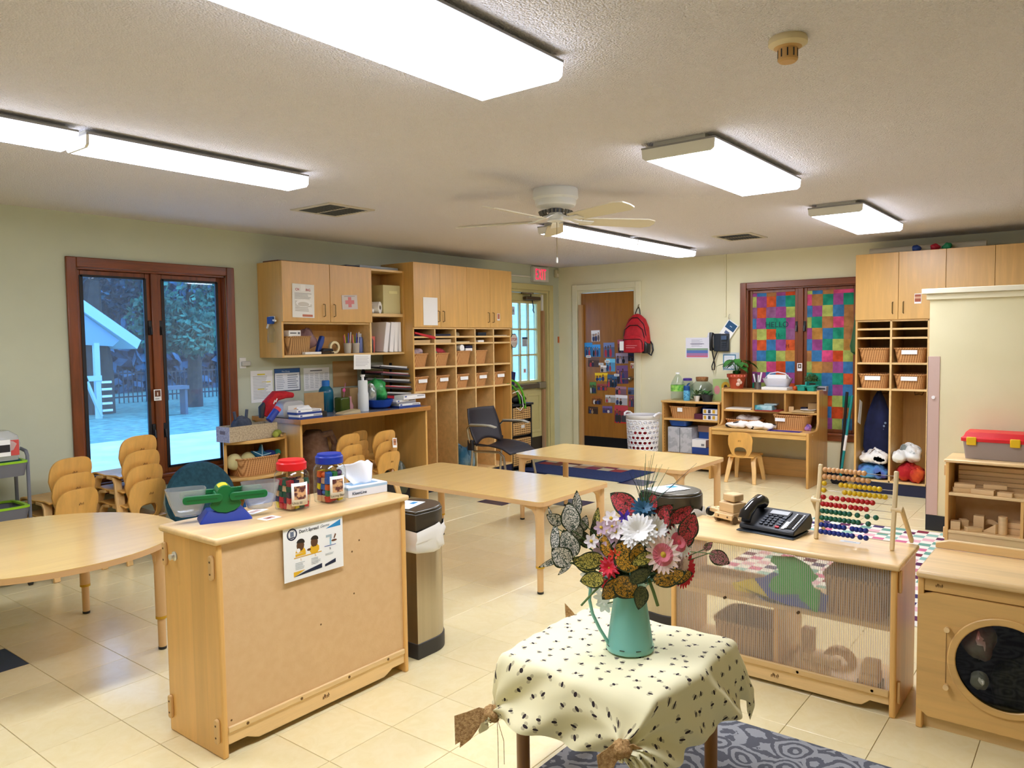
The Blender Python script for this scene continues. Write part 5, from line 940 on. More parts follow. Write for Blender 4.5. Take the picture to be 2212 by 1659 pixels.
carton('grey_label_box', 'small grey printed box at the hutch right end', 'box', (8.12, 2.31, TP), RB, .10, .08, .045, K('9a9aa0'), None, None, [('3a3a40', .1, .9, .3, .7)])
# ================================================================ paper quilt on the back window
PCOL = {'p': 'ac5a98', 'o': 'e0683c', 'b': '4c88b8', 'g': '34a080', 'y': 'bcc46c', 't': 'bd8656', 'k': 'e45c8c', 'm': 'a06c94', 'r': 'dc5c34', 'a': 'cc9650'}
def papermat(c):
    mt = bpy.data.materials.new('tissue_'+c); mt.use_nodes = True; nt = mt.node_tree; nt.nodes.clear(); o = nt.nodes.new('ShaderNodeOutputMaterial')
    d = nt.nodes.new('ShaderNodeBsdfDiffuse'); tr = nt.nodes.new('ShaderNodeBsdfTranslucent'); mx = nt.nodes.new('ShaderNodeMixShader'); mx.inputs[0].default_value = .22
    v = coords(nt, (1, 1, 1)); nz = N(nt, 'ShaderNodeTexNoise', Scale=14, Detail=4); nt.links.new(v, nz.inputs['Vector']); col = ramp(nt, nz.outputs[0], [(.35, sh(c, .88)), (.65, sh(c, 1.06))])
    for q in (d, tr): nt.links.new(col, q.inputs[0])
    nt.links.new(d.outputs[0], mx.inputs[1]); nt.links.new(tr.outputs[0], mx.inputs[2]); nt.links.new(mx.outputs[0], o.inputs[0]); return mt
PM = {k: papermat(v) for k, v in PCOL.items()}
def quilt(label, x0, x1, top, rows, hs):
    q = thing('paper_quilt', label, 'paper collage', (XB+.055, 3.247, 0), RB); z = top; r = random.Random(len(rows))
    for ri, row in enumerate(rows):
        hh = hs if ri else .04; n = len(row); w0 = .045 if n > 5 else .0; edges = [x0]+[x0+(x1-x0)*(k/(n-.45) if n > 4 else k/n) for k in range(1, n)]+[x1]
        if n > 4: edges = [x0]+[x0+(x1-x0)*(k-.45)/(n-.45) for k in range(1, n)]+[x1]
        for k, ch in enumerate(row):
            a, e = edges[k]-.002+r.uniform(-.004, .004), edges[k+1]+.002; y = -.001*((k+ri) % 3)-.001
            G().box(a, e, y-.0006, y, z-hh-.003, z+.001).obj('paper_square', PM[ch], q, smooth=0)
        z -= hh
    return q
q1 = quilt('patchwork of coloured paper squares covering the left back window pane', .108, .588, 1.972, ['pbtpr', 'ypobg', 'mompya'[:5], 'bpggp', 'tyogm', 'popbo'[:1]+'obpo', 'mbgya', 'tykrb', 'ppbop', 'gybko', 'obpyt', 'pgtbo', 'ybpog'], .118)
text('HELLO', .085, q1, .258, -.008, 1.595, K('1f4a50', .8)); text('H', .06, q1, .48, -.008, 1.37, K('7a2a20', .8))
text('I I -', .06, q1, .37, -.008, 1.49, K('1f4a50', .8))
quilt('patchwork of coloured paper squares covering the right back window pane', .700, 1.18, 1.972, ['ybtkk', 'ktgpg', 'bpybt', 'ygtkt', 'pabgt', 'bpgya', 'tbkry', 'yatpb', 'ggbgo', 'bgbpb', 'yroyg', 'bpbrt', 'gppyb'], .118)
sheet('window_card', 'small photo card on the back window mullion', 'card', (XB+.02, 2.605, 1.165), RB, .052, .085, [('5a4434', .15, .85, .35, .9), ('d8d0c0', .35, .65, .5, .75)]); sheet('mullion_card', 'small brown symbol card on the left window mullion', 'card', (2.935, YL+.02, 1.115), 0, .058, .085, [('6a3a1c', .12, .88, .36, .92), ('e8d8c8', .42, .58, .45, .75), ('9a9a9a', .15, .7, .12, .2)])
t = thing('net_bag', 'green net bag hanging in front of the back window', 'bag', (8.22, 2.02, 1.30)); G().loft([[(x, y, z) for x, y in circ(a, 14)] for z, a in ((0, .01), (.03, .045), (.09, .055), (.16, .04), (.3, .02), (.42, .008))]).obj('net', thin('green_net', '7fa070', .5, dif=.55, dcol='3f7a48'), t); G().sph((0, 0, .08), .042).obj('ball', K('7fb8b8', .5), t)
# broom and mop poles
t = thing('broom', 'black broom handle leaning beside the right cubbies', 'broom', (8.12, 2.13, 0)); G().tube([(0, 0, .03), (-.0, -.06, .93)], .014, 12).obj('handle', BLK, t); G().box(-.1, .1, -.04, .04, 0, .06).obj('head', BLKM, t)
t = thing('mop', 'teal mop handle with white band beside the broom', 'mop', (8.04, 2.11, 0)); G().tube([(0, 0, .03), (.04, -.10, .90)], .013, 12).obj('handle', K('148a8c', .4), t); G().tube([(.0145, -.036, .345), (.021, -.054, .50)], .0137, 12).obj('band', WHT, t); blob(G(), (0, 0, .04), .08, 72, .2, 1, 1, .5).obj('head', K('1a1a20', .9), t)
# ================================================================ right cubby unit
CR = cubby('cubby_unit', 'tall birch cubby unit with upper doors behind the half wall', (7.77, 1.912, 0), RB, 6, .31, [(0, .37, .325), (.37, .752, .415), (.752, 1.122, 1.08), (1.122, 1.5, 1.17), (1.5, 1.86, 1.82)], .53, [1.55, 1.466, 1.229, .986], 2.25, 1.632)
sheet('cupboard_photo', 'small photo label on the second right cupboard door', 'photo', (7.747, 1.38, 1.82), RB, .056, .09, [('a85a40', .06, .94, .18, .92), ('d8a888', .06, .94, .5, .7)])
for i, (y, z, cd_, lb) in enumerate(((1.757, 1.238, None, 'plain wicker basket in the upper left right-hand cubby'), (1.447, 1.238, (0, .13, .038, 0), 'carded wicker basket in the upper right right-hand cubby'), (1.757, .995, (.0, .135, .038, 0), 'carded greyish wicker basket in the lower left right-hand cubby'), (1.447, .995, (.0, .135, .038, 0), 'carded wicker basket in the lower right right-hand cubby'))):
    basket(lb, (7.92, y, z), RB, .275, .30, .13, card=cd_, group='right cubby baskets')
t = thing('navy_coat', 'navy coat hanging in the first right cubby', 'coat', (7.98, 1.74, .42)); NC = noisy('navy_cloth', '0c1233', '141c44', 12, .95, .2)
G().loft([[(x*.8+.02*math.sin(5*k), y, z) for k, (x, y) in enumerate(sup(b, a, 2.5, 20, 0, cy))] for z, a, b, cy in ((-.12, .10, .08, 0), (.0, .135, .10, 0), (.2, .125, .10, -.0), (.35, .09, .08, .0), (.48, .045, .05, 0), (.535, .015, .02, 0))]).obj('coat', NC, t, smooth=60); g = G(); [g.sph((-.088, -.075+.012*k, .24-.03*k), .011, 8, 6, .4, 1, 1) for k in range(3)]; g.obj('emblem', K('6a7a98'), t)
for y, lb in ((1.76, 'double coat hook above the navy coat'), (1.45, 'double coat hook in the empty right cubby')):
    t = thing('coat_hook', lb, 'hook', (8.285, y, .92)); G().tube([(0, -.04, .02), (-.03, -.03, -.01), (-.01, 0, .0), (-.03, .03, -.01), (0, .04, .02)], .004, 6).obj('hook', BRASS, t)
sheet('curled_paper', 'curled white papers pinned inside the first right cubby', 'paper', (7.83, 1.875, .76), .0, .10, .22, [], rx=.0, tilt=.3)
cloth('patterned_sheet', 'white sheet with brown scribble pattern in the first right cubby', 'sheet', (7.93, 1.76, .27), 0, .30, .26, .13, noisy('scribble_print', '8a7464', 'eeeae4', 12, .9, lo=.34, hi=.38), 31, .025); cloth('blue_blanket', 'blue blanket under the white sheet in the first right cubby', 'blanket', (7.93, 1.76, .13), 0, .32, .27, .14, noisy('blue_blanket_cloth', '4a3a9a', '5aa8d8', 5, .9), 32, .02)
cloth('white_floral_sheet', 'white and grey bundled sheet in the second right cubby', 'sheet', (7.93, 1.45, .30), 0, .32, .26, .16, noisy('grey_floral', '8a9490', 'f0f0ec', 10, .9, lo=.36, hi=.44), 33, .03); cloth('red_blanket', 'red and orange rolled blanket in the second right cubby', 'blanket', (7.90, 1.45, .13), 0, .34, .27, .16, noisy('red_tiedye', 'b0141c', 'e86a20', 6, .9, lo=.45, hi=.75), 34, .025)
# things on top of the right cupboards
tag(G().tube([(0, 0, 0), (0, -.96, .0)], .035, 14).obj('cloth_roll', K('d0c8b0', .8), None, (7.98, 1.84, 2.287)), 'long rolled cream paper lying on the right cupboards', 'paper roll')
for c, y, lb in (('1c3f8a', 1.42, 'small blue object on the right cupboards'), ('b01830', 1.27, 'small red object on the right cupboards'), ('1f8a5a', 1.17, 'small green object on the right cupboards')): tag(blob(G(), (0, 0, .03), .03, 80+int(y*10), .25, 1, 1.3, 1).obj('party_decoration', K(c, .5), None, (7.86, y, 2.25), smooth=60), lb, 'decoration')
# ================================================================ tables
def leg(parent, x, y, top, sx, sy):
    l = G().lathe([(.026, top), (.026, .17), (.024, .165)], (x, y, 0), 18).obj('leg', TBLLEG, parent)
    G().lathe([(.0265, .168), (.0265, .155), (.020, .154)], (x, y, 0), 18).obj('leg_ring', K('c89a1c', .5), l)
    G().lathe([(.019, .16), (.0185, .012)], (x, y, 0), 18).obj('leg_insert', wood('leg_insert', 'b98444', 'z') if 0 else TBLLEG, l); G().lathe([(.0195, .014), (.0195, .002), (.016, 0)], (x, y, 0), 16).obj('foot', BLK, l)
    for (ax, d) in (('x', -sx), ('y', -sy)):
        prof = [(0, top), (d*.13, top), (d*.11, top-.015), (d*.05, top-.03), (d*.03, top-.055), (d*.024, top-.10), (0, top-.10)]
        if ax == 'x': G().prism([(x+p, q) for p, q in prof], y-.014, y+.014, 'xz').obj('corner_bracket', TBLLEG, l, bevel=.003)
        else: G().prism([(y+p, q) for p, q in prof], x-.014, x+.014, 'yz').obj('corner_bracket', TBLLEG, l, bevel=.003)
def rect_table(label, cx, cy, w, d, h):
    t = thing('activity_table', label, 'table', (cx, cy, 0), group='rectangular activity tables')
    G().prism(rrect(-w/2, w/2, -d/2, d/2, .04, 5), h-.003, h).obj('top_surface', TBL, t); G().prism(rrect(-w/2, w/2, -d/2, d/2, .04, 5), h-.028, h-.003).obj('top_edge', TBLE, t)
    for sx in (-1, 1):
        for sy in (-1, 1): leg(t, sx*(w/2-.045), sy*(d/2-.045), h-.028, sx, sy)
rect_table('nearer rectangular wooden activity table in the middle of the room', 3.94, 3.33, .77, 1.52, .555); rect_table('farther rectangular wooden activity table by the back wall', 5.36, 3.12, .74, 1.52, .555)
rt = thing('round_table', 'large round wooden table at the left photo edge', 'table', (1.467, 4.074, 0)); G().prism(circ(.632, 72), .552, .555).obj('top_surface', TBL, rt); G().prism(circ(.632, 72), .527, .552).obj('top_edge', TBLE, rt)
for sx in (-1, 1):
    for sy in (-1, 1): leg(rt, sx*.385, sy*.42, .527, sx, sy)
# ================================================================ rugs
br = thing('blue_rug', 'dark blue rug with coloured squares by the wooden door', 'rug', (7.3, 4.75, 0)); G().box(-.38, .52, -.78, .72, 0, .008).obj('pile', noisy('navy_carpet', '16264e', '1d3060', 60, .95, .2, 300), br, bevel=.003)
cs = ('8a2f2a', 'b8a888', '7a2a3a', 'a07a58', 'c8b898', '6a3a2a'); k = 0
for i in range(2):
    for j in range(7): G().box(.10+i*.16, .25+i*.16, -.50+j*.165, -.345+j*.165, .008, .0095).obj('woven_square', K(cs[k % 6], .95), br, smooth=0); k += 1
mr_ = thing('mosaic_rug', 'white rug with small coloured checks behind the low shelf', 'rug', (5.35, 1.1, 0)); G().box(-1.05, 1.1, -.9, .86, 0, .006).obj('pile', K('e4e0d4', .95), mr_, smooth=0)
r = random.Random(4); mats = [K(c, .95) for c in ('5a1f48', '6a9a88', 'c86a8a', '7a1f34', '3a2a5c', 'd8a8b0', '8ab4a8')]; g = G()
for i in range(28):
    for j in range(23):
        if (i+j) % 2 == 0: g.mi = r.randrange(7); x, y = -1.05+i*.0765, -.9+j*.0765; g.add([(x, y, .0066), (x+.0765, y, .0066), (x+.0765, y+.0765, .0066), (x, y+.0765, .0066)], [(0, 1, 2, 3)])
o = g.obj('check_pattern', mats, mr_, smooth=0); o['kind'] = 'stuff'
mt, nt, b = newmat('grey_floral_carpet'); v = coords(nt, (1, 1, 1), rnd=False)
nz = N(nt, 'ShaderNodeTexNoise', Scale=5, Detail=2); nt.links.new(v, nz.inputs['Vector']); mxv = N(nt, 'ShaderNodeMixRGB'); mxv.inputs[0].default_value = .12; nt.links.new(v, mxv.inputs[1]); nt.links.new(nz.outputs[1], mxv.inputs[2])
vo = N(nt, 'ShaderNodeTexVoronoi', Scale=9.5, feature='F1'); nt.links.new(mxv.outputs[0], vo.inputs['Vector'])
sn = N(nt, 'ShaderNodeMath', operation='SINE'); mu = N(nt, 'ShaderNodeMath', operation='MULTIPLY'); mu.inputs[1].default_value = 24; nt.links.new(vo.outputs[0], mu.inputs[0]); nt.links.new(mu.outputs[0], sn.inputs[0])
n3 = N(nt, 'ShaderNodeTexNoise', Scale=30, Detail=2, Distortion=2.0); nt.links.new(v, n3.inputs['Vector']); ad = N(nt, 'ShaderNodeMath', operation='MULTIPLY_ADD'); ad.inputs[1].default_value = 2.4; nt.links.new(n3.outputs[0], ad.inputs[0]); nt.links.new(sn.outputs[0], ad.inputs[2])
nt.links.new(ramp(nt, ad.outputs[0], [(.0, '8e9096')]) if 0 else ramp(nt, N(nt, 'ShaderNodeMapRange').outputs[0], [(0, '888888'), (1, '888888')]), b.inputs['Base Color'])
mp_ = N(nt, 'ShaderNodeMapRange'); mp_.inputs[1].default_value = .2; mp_.inputs[2].default_value = 2.2; nt.links.new(ad.outputs[0], mp_.inputs[0])
nt.links.new(ramp(nt, mp_.outputs[0], [(.44, '585b64'), (.5, '999ba0')]), b.inputs['Base Color']); b.inputs['Roughness'].default_value = .95
wv = N(nt, 'ShaderNodeTexNoise', Scale=240); nt.links.new(v, wv.inputs['Vector']); bump(nt, b, wv.outputs[0], .4, .004)
tag(G().box(1.15, 2.815, .05, 1.535, 0, .01).obj('grey_rug', mt, None, bevel=.003), 'grey floral patterned rug under the bee-print table', 'rug')
# ================================================================ office chair
oc_ = thing('office_chair', 'dark perforated plastic chair with silver arms by the cubbies', 'chair', (5.82, 4.66, 0), PI); DKP = noisy('dark_perforated_plastic', '1a161c', '231e26', 200, .45, .3, 500)
# local: faces +y after rotation toward -y in the room
def bk(u, v):
    x = (u-.5)*(.40+.06*math.sin(PI*v)); return (x, -.21-.11*v+1.1*x*x-.02*math.sin(PI*v), .47+.36*v-.06*(1-v)*(1-(2*u-1)**2)*-1)
g = G().grid(14, 12, bk); oo = g.obj('backrest', DKP, oc_, smooth=70, solid=.012); G().prism(ell(-.11, .0, .03, .012, 14), -.004, .012, 'xz').obj('hand_hole', K('c09a58', .6), oc_, loc=(0, -.327, .80), smooth=0) if 0 else None
def st_(u, v):
    x = (u-.5)*(.44-.05*v*v); y = -.20+.44*v; return (x, y, .45+.9*x*x*(1-v)+.015*math.sin(PI*v)-.03*max(0, v-.8)/.2)
G().grid(14, 14, st_).obj('seat', DKP, oc_, smooth=70, solid=.014)
for s in (-1, 1):
    G().tube([(s*.23, -.24, 0), (s*.225, -.20, .42), (s*.24, -.235, .56), (s*.25, -.24, .64), (s*.255, -.20, .675), (s*.26, 0, .685)], .012, 10).obj('rear_leg', CHROME, oc_); G().tube([(s*.235, .26, 0), (s*.22, .18, .40), (s*.21, .12, .435), (s*.215, -.2, .42)], .012, 10).obj('front_leg', CHROME, oc_)
    G().strip([(s*.255, -.20, .685), (s*.262, -.05, .69), (s*.265, .05, .69), (s*.258, .12, .675)], [.035, .045, .05, .04], .014, (1, 0, 0)).obj('armrest', K('a8a698', .45), oc_, bevel=.004); G().box(s*.225-.02, s*.225+.02, -.25, -.19, .43, .53).obj('bracket', BLKM, oc_, bevel=.006)
# ================================================================ utility cart
ca_ = thing('utility_cart', 'grey rolling cart with lime green trays at the left edge', 'cart', (1.70, 5.42, 0)); GRY = K('6a6c74', .45); LIME = K('8fc41c', .45)
for z, hh in ((.70, .085), (.42, .085), (.14, .085)):
    tr_ = G().loft([[(x, y, z+q) for x, y in sup(a, b, 8, 28)] for q, a, b in ((0, .17, .13), (hh, .185, .145), (hh, .178, .138), (.006, .163, .123))]).obj('tray', GRY, ca_); G().ring(sup(.187, .147, 8, 28), sup(.165, .125, 8, 28), z+hh-.004, z+hh+.008, 'xy').obj('tray_rim', LIME, tr_)
for s in (-1, 1):
    for y in (-.10, .10): G().tube([(s*.188, y, .04), (s*.188, y, .82), (s*.188, y*.8, .845)], .011, 8).obj('post', GRY, ca_)
    G().tube([(s*.188, -.08, .845), (s*.188, 0, .855), (s*.188, .08, .845)], .011, 8).obj('handle', GRY, ca_)
for sx in (-1, 1):
    for sy in (-1, 1): G().cyl((sx*.17-.01, sy*.10, .025), .025, .02, 14, 'x').obj('wheel', BLK, ca_)
t = thing('marker_tub', 'clear domed tub with black and white label on the cart', 'tub', (1.74, 5.40, .80)); G().loft([[(x, y, z) for x, y in sup(a, b, 5, 24)] for z, a, b in ((0, .11, .09), (.10, .12, .10), (.15, .11, .09), (.18, .07, .06))]).obj('tub', thin('frosted_tub', 'e8eaec', .15, dif=.3), t); G().box(-.08, .05, -.103, -.10, .03, .13).obj('label', PAPER, t, smooth=0); G().box(-.078, .048, -.1045, -.103, .055, .10).obj('label_print', K('1c1a1e'), t, smooth=0); G().box(.055, .10, -.095, -.085, .03, .125).obj('red_markers', K('c84a44'), t)
tag(blob(G(), (0, 0, .02), .05, 90, .2, 1.3, .8, .5).obj('white_tissue', WHT, None, (1.78, 5.34, .44), smooth=60), 'white tissue in the middle cart tray', 'tissue'); tag(G().box(-.12, .12, -.08, .08, 0, .05).obj('teal_case', K('1a5a58', .5), None, (1.74, 5.42, .752), bevel=.01), 'teal case in the top cart tray', 'case')
# ================================================================ trash cans
def can(label, loc, rz, grp, H=.70, full=True):
    t = thing('trash_can', label, 'trash can', loc, rz, grp); DG = K('4a463e', .3, .6)
    dsh = [( .14*math.cos(a), -.02-.14*math.sin(a)) for a in [PI*k/16 for k in range(17)]]+[(-.14, .10), (.14, .10)]
    dsh = [(x, y) for x, y in dsh]
    def sc(k): return [(x*k, y*k) for x, y in dsh]
    G().prism(sc(1.03), 0, .075).obj('base', K('2c2a2a', .5), t, bevel=.004); G().prism(dsh, .075, H-.14).obj('body', STEEL, t)
    n = len(dsh); rings = []
    rr = random.Random(1)
    for q, (z, k) in enumerate(((H-.20, 1.02), (H-.19, 1.08), (H-.15, 1.05), (H-.115, 1.12), (H-.08, 1.06))): rings.append([(x*(k+.03*math.sin(3*i+q*2)), y*(k+.03*math.sin(2.3*i+q)), z+.012*math.sin(1.9*i+q)) for i, (x, y) in enumerate(dsh)])
    G().loft(rings, False, False).obj('bin_liner', K('eceae6', .6), t, smooth=80)
    G().prism(sc(1.02), H-.09, H-.01).obj('lid_band', DG, t, bevel=.004); G().prism(sc(.98), H-.012, H+.004).obj('lid', K('5a564e', .25, .7), t, bevel=.006)
    G().box(-.03, .03, -.19, -.15, .09, .105).obj('pedal_bar', K('5a5a58', .4, .7), t, bevel=.004) ; return t
can('steel pedal trash can right of the poster shelf', (2.60, 2.67, 0), 1.57, 'steel pedal trash cans'); can('steel pedal trash can behind the flowers', (3.66, 1.80, 0), -.2, 'steel pedal trash cans')
sheet('bin_notice', 'white sheet lying on the lid of the left trash can', 'paper', (2.585, 2.69, .7065), .3, .17, .14, [('3a8ac0', .6, .9, .2, .4)]+lines(.1, .9, .5, .9, 4, 'b0b4b8', .3, 3), rx=-PI/2); sheet('bin_notice', 'white sheet lying on the lid of the right trash can', 'paper', (3.65, 1.82, .7065), -.4, .20, .14, [('3a9ad0', .6, .9, .5, .8)], rx=-PI/2)
# ================================================================ poster shelf (near left)
s1 = thing('low_shelf', 'low maple shelf with a poster on its back panel', 'shelf', (1.465, 2.48, 0))
W1, D1, H1 = .925, .375, .81
G().box(0, .022, 0, D1, 0, .785).obj('side_panel', MAPLE, s1, bevel=.006); G().box(W1-.022, W1, 0, D1, 0, .785).obj('side_panel', MAPLE, s1, bevel=.006)
G().box(-.014, W1+.014, -.014, D1+.01, .785, H1).obj('top', MAPLEX, s1, bevel=.010, seg=3)
bkp = G().box(.022, W1-.022, .010, .016, .10, .785).obj('back_panel', HARD, s1, smooth=0)
for (x, z) in ((.62, .62), (.625, .44), (.45, .36), (.04, .13), (.66, .66)): G().cyl((x, .0095, z), .004, .002, 10, 'y').obj('screw_hole', K('6b4a20', .7), bkp, smooth=0)
kr = [(.022, .10), (.022, .045), (.10, .045), (.13, .03), (.15, .022), (.78, .022), (.80, .03), (.83, .045), (W1-.022, .045), (W1-.022, .10)]
ra = G().prism(kr, .006, .026, 'xz').obj('kick_rail', MAPLEX, s1, bevel=.003); G().box(.022, W1-.022, .0, .012, .088, .112).obj('rail_strip', MPL, s1, bevel=.004)
for x in (.10, .34, .58, .80): G().cyl((x, -.001, .098), .006, .003, 10, 'y').obj('rail_screw', K('6a4a20', .5), s1)
stamp(s1, .46, .005, .062, .035)
for (y, z) in ((.03, .70), (.355, .70), (.03, .10), (.355, .10)):
    c = G().prism(rrect(y-.012, y+.012, z-.045, z+.045, .010), -.012, .0, 'yz').obj('connector', K('d9b27a', .45), s1, bevel=.003); G().cyl((-.013, y, z+.022), .004, .002, 8, 'x').obj('screw', K('5a3a18'), c); G().cyl((-.013, y, z-.022), .004, .002, 8, 'x').obj('screw', K('5a3a18'), c)
t = thing('acrylic_hook', 'small clear plastic hook on the shelf side', 'hook', (1.465, 2.77, .70)); G().lathe([(.018, 0), (.018, -.004), (.008, -.006), (.012, -.02)], (0, 0, 0), 16, 'x').obj('hook', K('f0ead8', .1, trans=.6), t)
G().box(.022, W1-.022, .02, D1-.02, .42, .44).obj('inner_shelf', MPL, s1); G().box(.022, W1-.022, .02, D1-.02, .06, .08).obj('bottom_board', MPL, s1)
NV = '14203c'; YE = 'e8b41c'
sheet('germs_poster', 'hand hygiene poster on the near shelf back panel', 'poster', (1.883, 2.476, .69), 0, .288, .228,
      [(NV, ell(.14, .80, .082, .104, 28)), ('ffffff', ell(.14, .80, .062, .078, 28)), (NV, ell(.14, .80, .056, .071, 28)), ('ffffff', ell(.14, .80, .050, .064, 28)), ('6a7488', .11, .17, .76, .85), (NV, .10, .18, .735, .755),
       ('t', "Don't Spread", .25, .795, .077, '20242c', True), ('t', 'Germs', .60, .80, .072, '5a6470', False, 'LEFT', .45), ('2a8cc8', [(.70, .76), (.96, .76), (.96, .87)]),
       (YE, ell(.27, .44, .085, .12, 16, 0, PI)), (YE, .185, .355, .40, .445), ('5c3a1c', ell(.27, .58, .062, .095, 18)), ('23180e', ell(.275, .63, .066, .065, 16, -.3, PI+.2)), ('f4f4f4', ell(.235, .50, .032, .038, 10)),
       (YE, ell(.50, .46, .08, .09, 16)), ('5c3a1c', ell(.50, .58, .06, .09, 18)), ('23180e', ell(.505, .63, .064, .062, 16, -.3, PI+.2)), ('5c3a1c', ell(.41, .47, .035, .022, 10)), (YE, .44, .58, .42, .50),
       ('a8b8c0', .70, .80, .60, .64), ('a8b8c0', .765, .80, .56, .63), ('8ac4e0', .765, .79, .46, .56), ('6a4028', ell(.84, .52, .05, .02, 10)), ('6a4028', [(.83, .56), (.85, .55), (.88, .62), (.86, .64)]),
       ('e0a81c', .16, .62, .375, .39), ('2a4aa0', .67, .87, .44, .45), ('t', '1.', .26, .32, .05, 'd8a018', True), ('t', '2.', .50, .33, .05, 'd8a018', True), ('t', '3.', .755, .375, .05, '20242c', True)]
      +lines(.18, .34, .17, .30, 5, 'b8c0c4', .4, 1)+lines(.44, .60, .19, .31, 5, 'b8c0c4', .4, 2)+lines(.68, .84, .28, .32, 2, 'b8c0c4', .4, 3)
      +[(YE, [(.15, .06), (.15, .145), (.34, .145)]), (NV, [(.15, .06), (.34, .115), (.62, .17), (.62, .06+.03)]), (NV, [(.67, .09), (.67, .13), (.86, .19), (.86, .12)])])
Z1 = H1
# ---- balance scale
bs_ = thing('balance_scale', 'blue and green balance scale with clear pans on the near shelf', 'balance scale', (1.655, 2.735, Z1), -.42); BLU = K('16349a', .4); GRN = K('0a6c35', .4)
G().loft([[(x, y, z) for x, y in rrect(-a, a, -b_, b_, .006)] for z, a, b_ in ((0, .092, .055), (.008, .090, .053), (.042, .062, .040))]).obj('base', BLU, bs_)
G().prism([(-.034, .038), (.034, .038), (.040, .055), (.034, .105), (-.034, .105), (-.040, .055)], -.035, .04, 'xz').obj('body', GRN, bs_, bevel=.005)
G().prism([(-.030, .10), (-.056, .066), (-.050, .052), (-.030, .038), (0, .031), (.030, .038), (.050, .052), (.056, .066), (.030, .10)], -.048, -.036, 'xz').obj('dial_plate', GRN, bs_, bevel=.003)
hb_ = G().cyl((0, -.05, .103), .030, .10, 28, 'y').obj('hub', GRN, bs_); G().prism(ell(0, .103, .0312, .0312, 8, 1.2, 2.5)+[(-.012, .12)], -.032, .03, 'xz').obj('level_window', K('e0cc14', .4), hb_)
for s in (-1, 1):
    for y0, nm_ in ((-.062, 'front_arm'), (.052, 'rear_arm')):
        a_ = G().prism(rrect(min(s*.012, s*.148), max(s*.012, s*.148), .078, .108, .013), y0, y0+.010, 'xz').obj(nm_, GRN, bs_, bevel=.002); G().box(min(s*.03, s*.135), max(s*.03, s*.135), y0-.001, y0, .090, .095).obj('groove', K('075a28', .5), a_, smooth=0)
    G().loft([[(x+s*.126+s*o_, y, z) for x, y in sup(a, b_, 4, 28)] for z, a, b_, o_ in ((.028, .030, .028, 0), (.034, .045, .036, 0), (.075, .060, .044, .002), (.128, .070, .048, .006), (.128, .068, .046, .006), (.036, .043, .034, 0))], True, True).obj('pan', thin('clear_pan', 'f6f8fa', .05, dif=.10), bs_, smooth=60)
bs_.scale = (1.05, 1.05, 1.05)
# ---- jars
def jar(label, loc, lidc, rz, fill, cap_, txt, group='clear plastic jars with picture labels'):
    t = thing('plastic_jar', label, 'jar', loc, rz, group); k = 1.0
    G().lathe([(.05, 0), (.058, .006), (.060, .03), (.060, .12), (.057, .135), (.046, .15), (.046, .16)], n=36, cap=False).obj('jar', thin('jar_plastic', 'f6fafa', .03), t)
    l = G().lathe([(.049, .150), (.051, .152), (.051, .176), (.048, .180), (.046, .180), (.044, .188), (.02, .19)], n=36).obj('lid', K(lidc, .35), t)
    g = G(); g.grid(8, 2, lambda u, v: (.0612*math.sin(-.55+1.0*u), -.0612*math.cos(-.55+1.0*u), .022+.085*v)); g.obj('picture_label', PAPER, t, rot=(0, 0, -.12), solid=.0006)
    g = G(); g.grid(6, 2, lambda u, v: (.0622*math.sin(-.40+.70*u), -.0622*math.cos(-.40+.70*u), .045+.05*v)); g.obj('label_picture', noisy('label_photo_'+lidc, '5a2a2a', 'd8a878', 60, .6, lo=.45, hi=.55), t, rot=(0, 0, -.12))
    tx_ = text(txt, .0125, t, 0, 0, 0, K('50545c', .7))
    for q in tx_.data.vertices: a_ = -.64+q.co.x/.0622; q.co = (.0622*math.sin(a_), -.0622*math.cos(a_), q.co.z+.028)
    return t
CUB = [K(c, .5) for c in ('c8202a', '101a4a', '0f4a34', 'e8d01c', 'd8a87a', 'a01c2c', '281a3a', '14503a')]
def fillcubes(root_loc, s, zmax, cols, names, seed, label, group, rmax=.05, round_=False):
    r = random.Random(seed); z = .006; k = 0
    cube = [G().box(-s/2, s/2, -s/2, s/2, -s/2, s/2).mesh('cube', m_, 0) for m_ in cols]
    sphm = [G().sph((0, 0, 0), s*.55, 12, 8).mesh('bead', m_) for m_ in cols]
    nz_ = int(zmax/s)
    for lay in range(nz_):
        q = int(rmax*2/s)
        for i in range(q+1):
            for j in range(q+1):
                x, y = -rmax+i*s*1.06+.004, -rmax+j*s*1.06+.004
                if math.hypot(x, y)+s*.62 > rmax+.006: continue
                c = r.randrange(len(cols)); rd = round_ and r.random() < .35
                o = bpy.data.objects.new('lacing_bead' if round_ else 'unit_cube', (sphm if rd else cube)[c]); C.objects.link(o)
                o.location = (root_loc[0]+x, root_loc[1]+y, root_loc[2]+.008+s/2+lay*s*1.03); o.rotation_euler = (r.uniform(-.15, .15), r.uniform(-.15, .15), r.uniform(-.35, .35)); tag(o, names[c]+(' round ' if rd else ' ')+label, 'bead' if round_ else 'cube', group); k += 1
    return k
J1 = (1.925, 2.668, Z1); J2 = (2.108, 2.652, Z1)
jar('clear jar with red lid full of coloured unit cubes', J1, 'd8141c', -.0, 0, 0, 'Unit Bl').scale = (1.2, 1.2, 1.1); fillcubes(J1, .023, .118, CUB, ('bright red', 'navy', 'dark green', 'yellow', 'tan', 'crimson', 'dark purple', 'green'), 5, 'wooden cube inside the red-lidded jar', 'unit cubes in the red-lidded jar', .062)
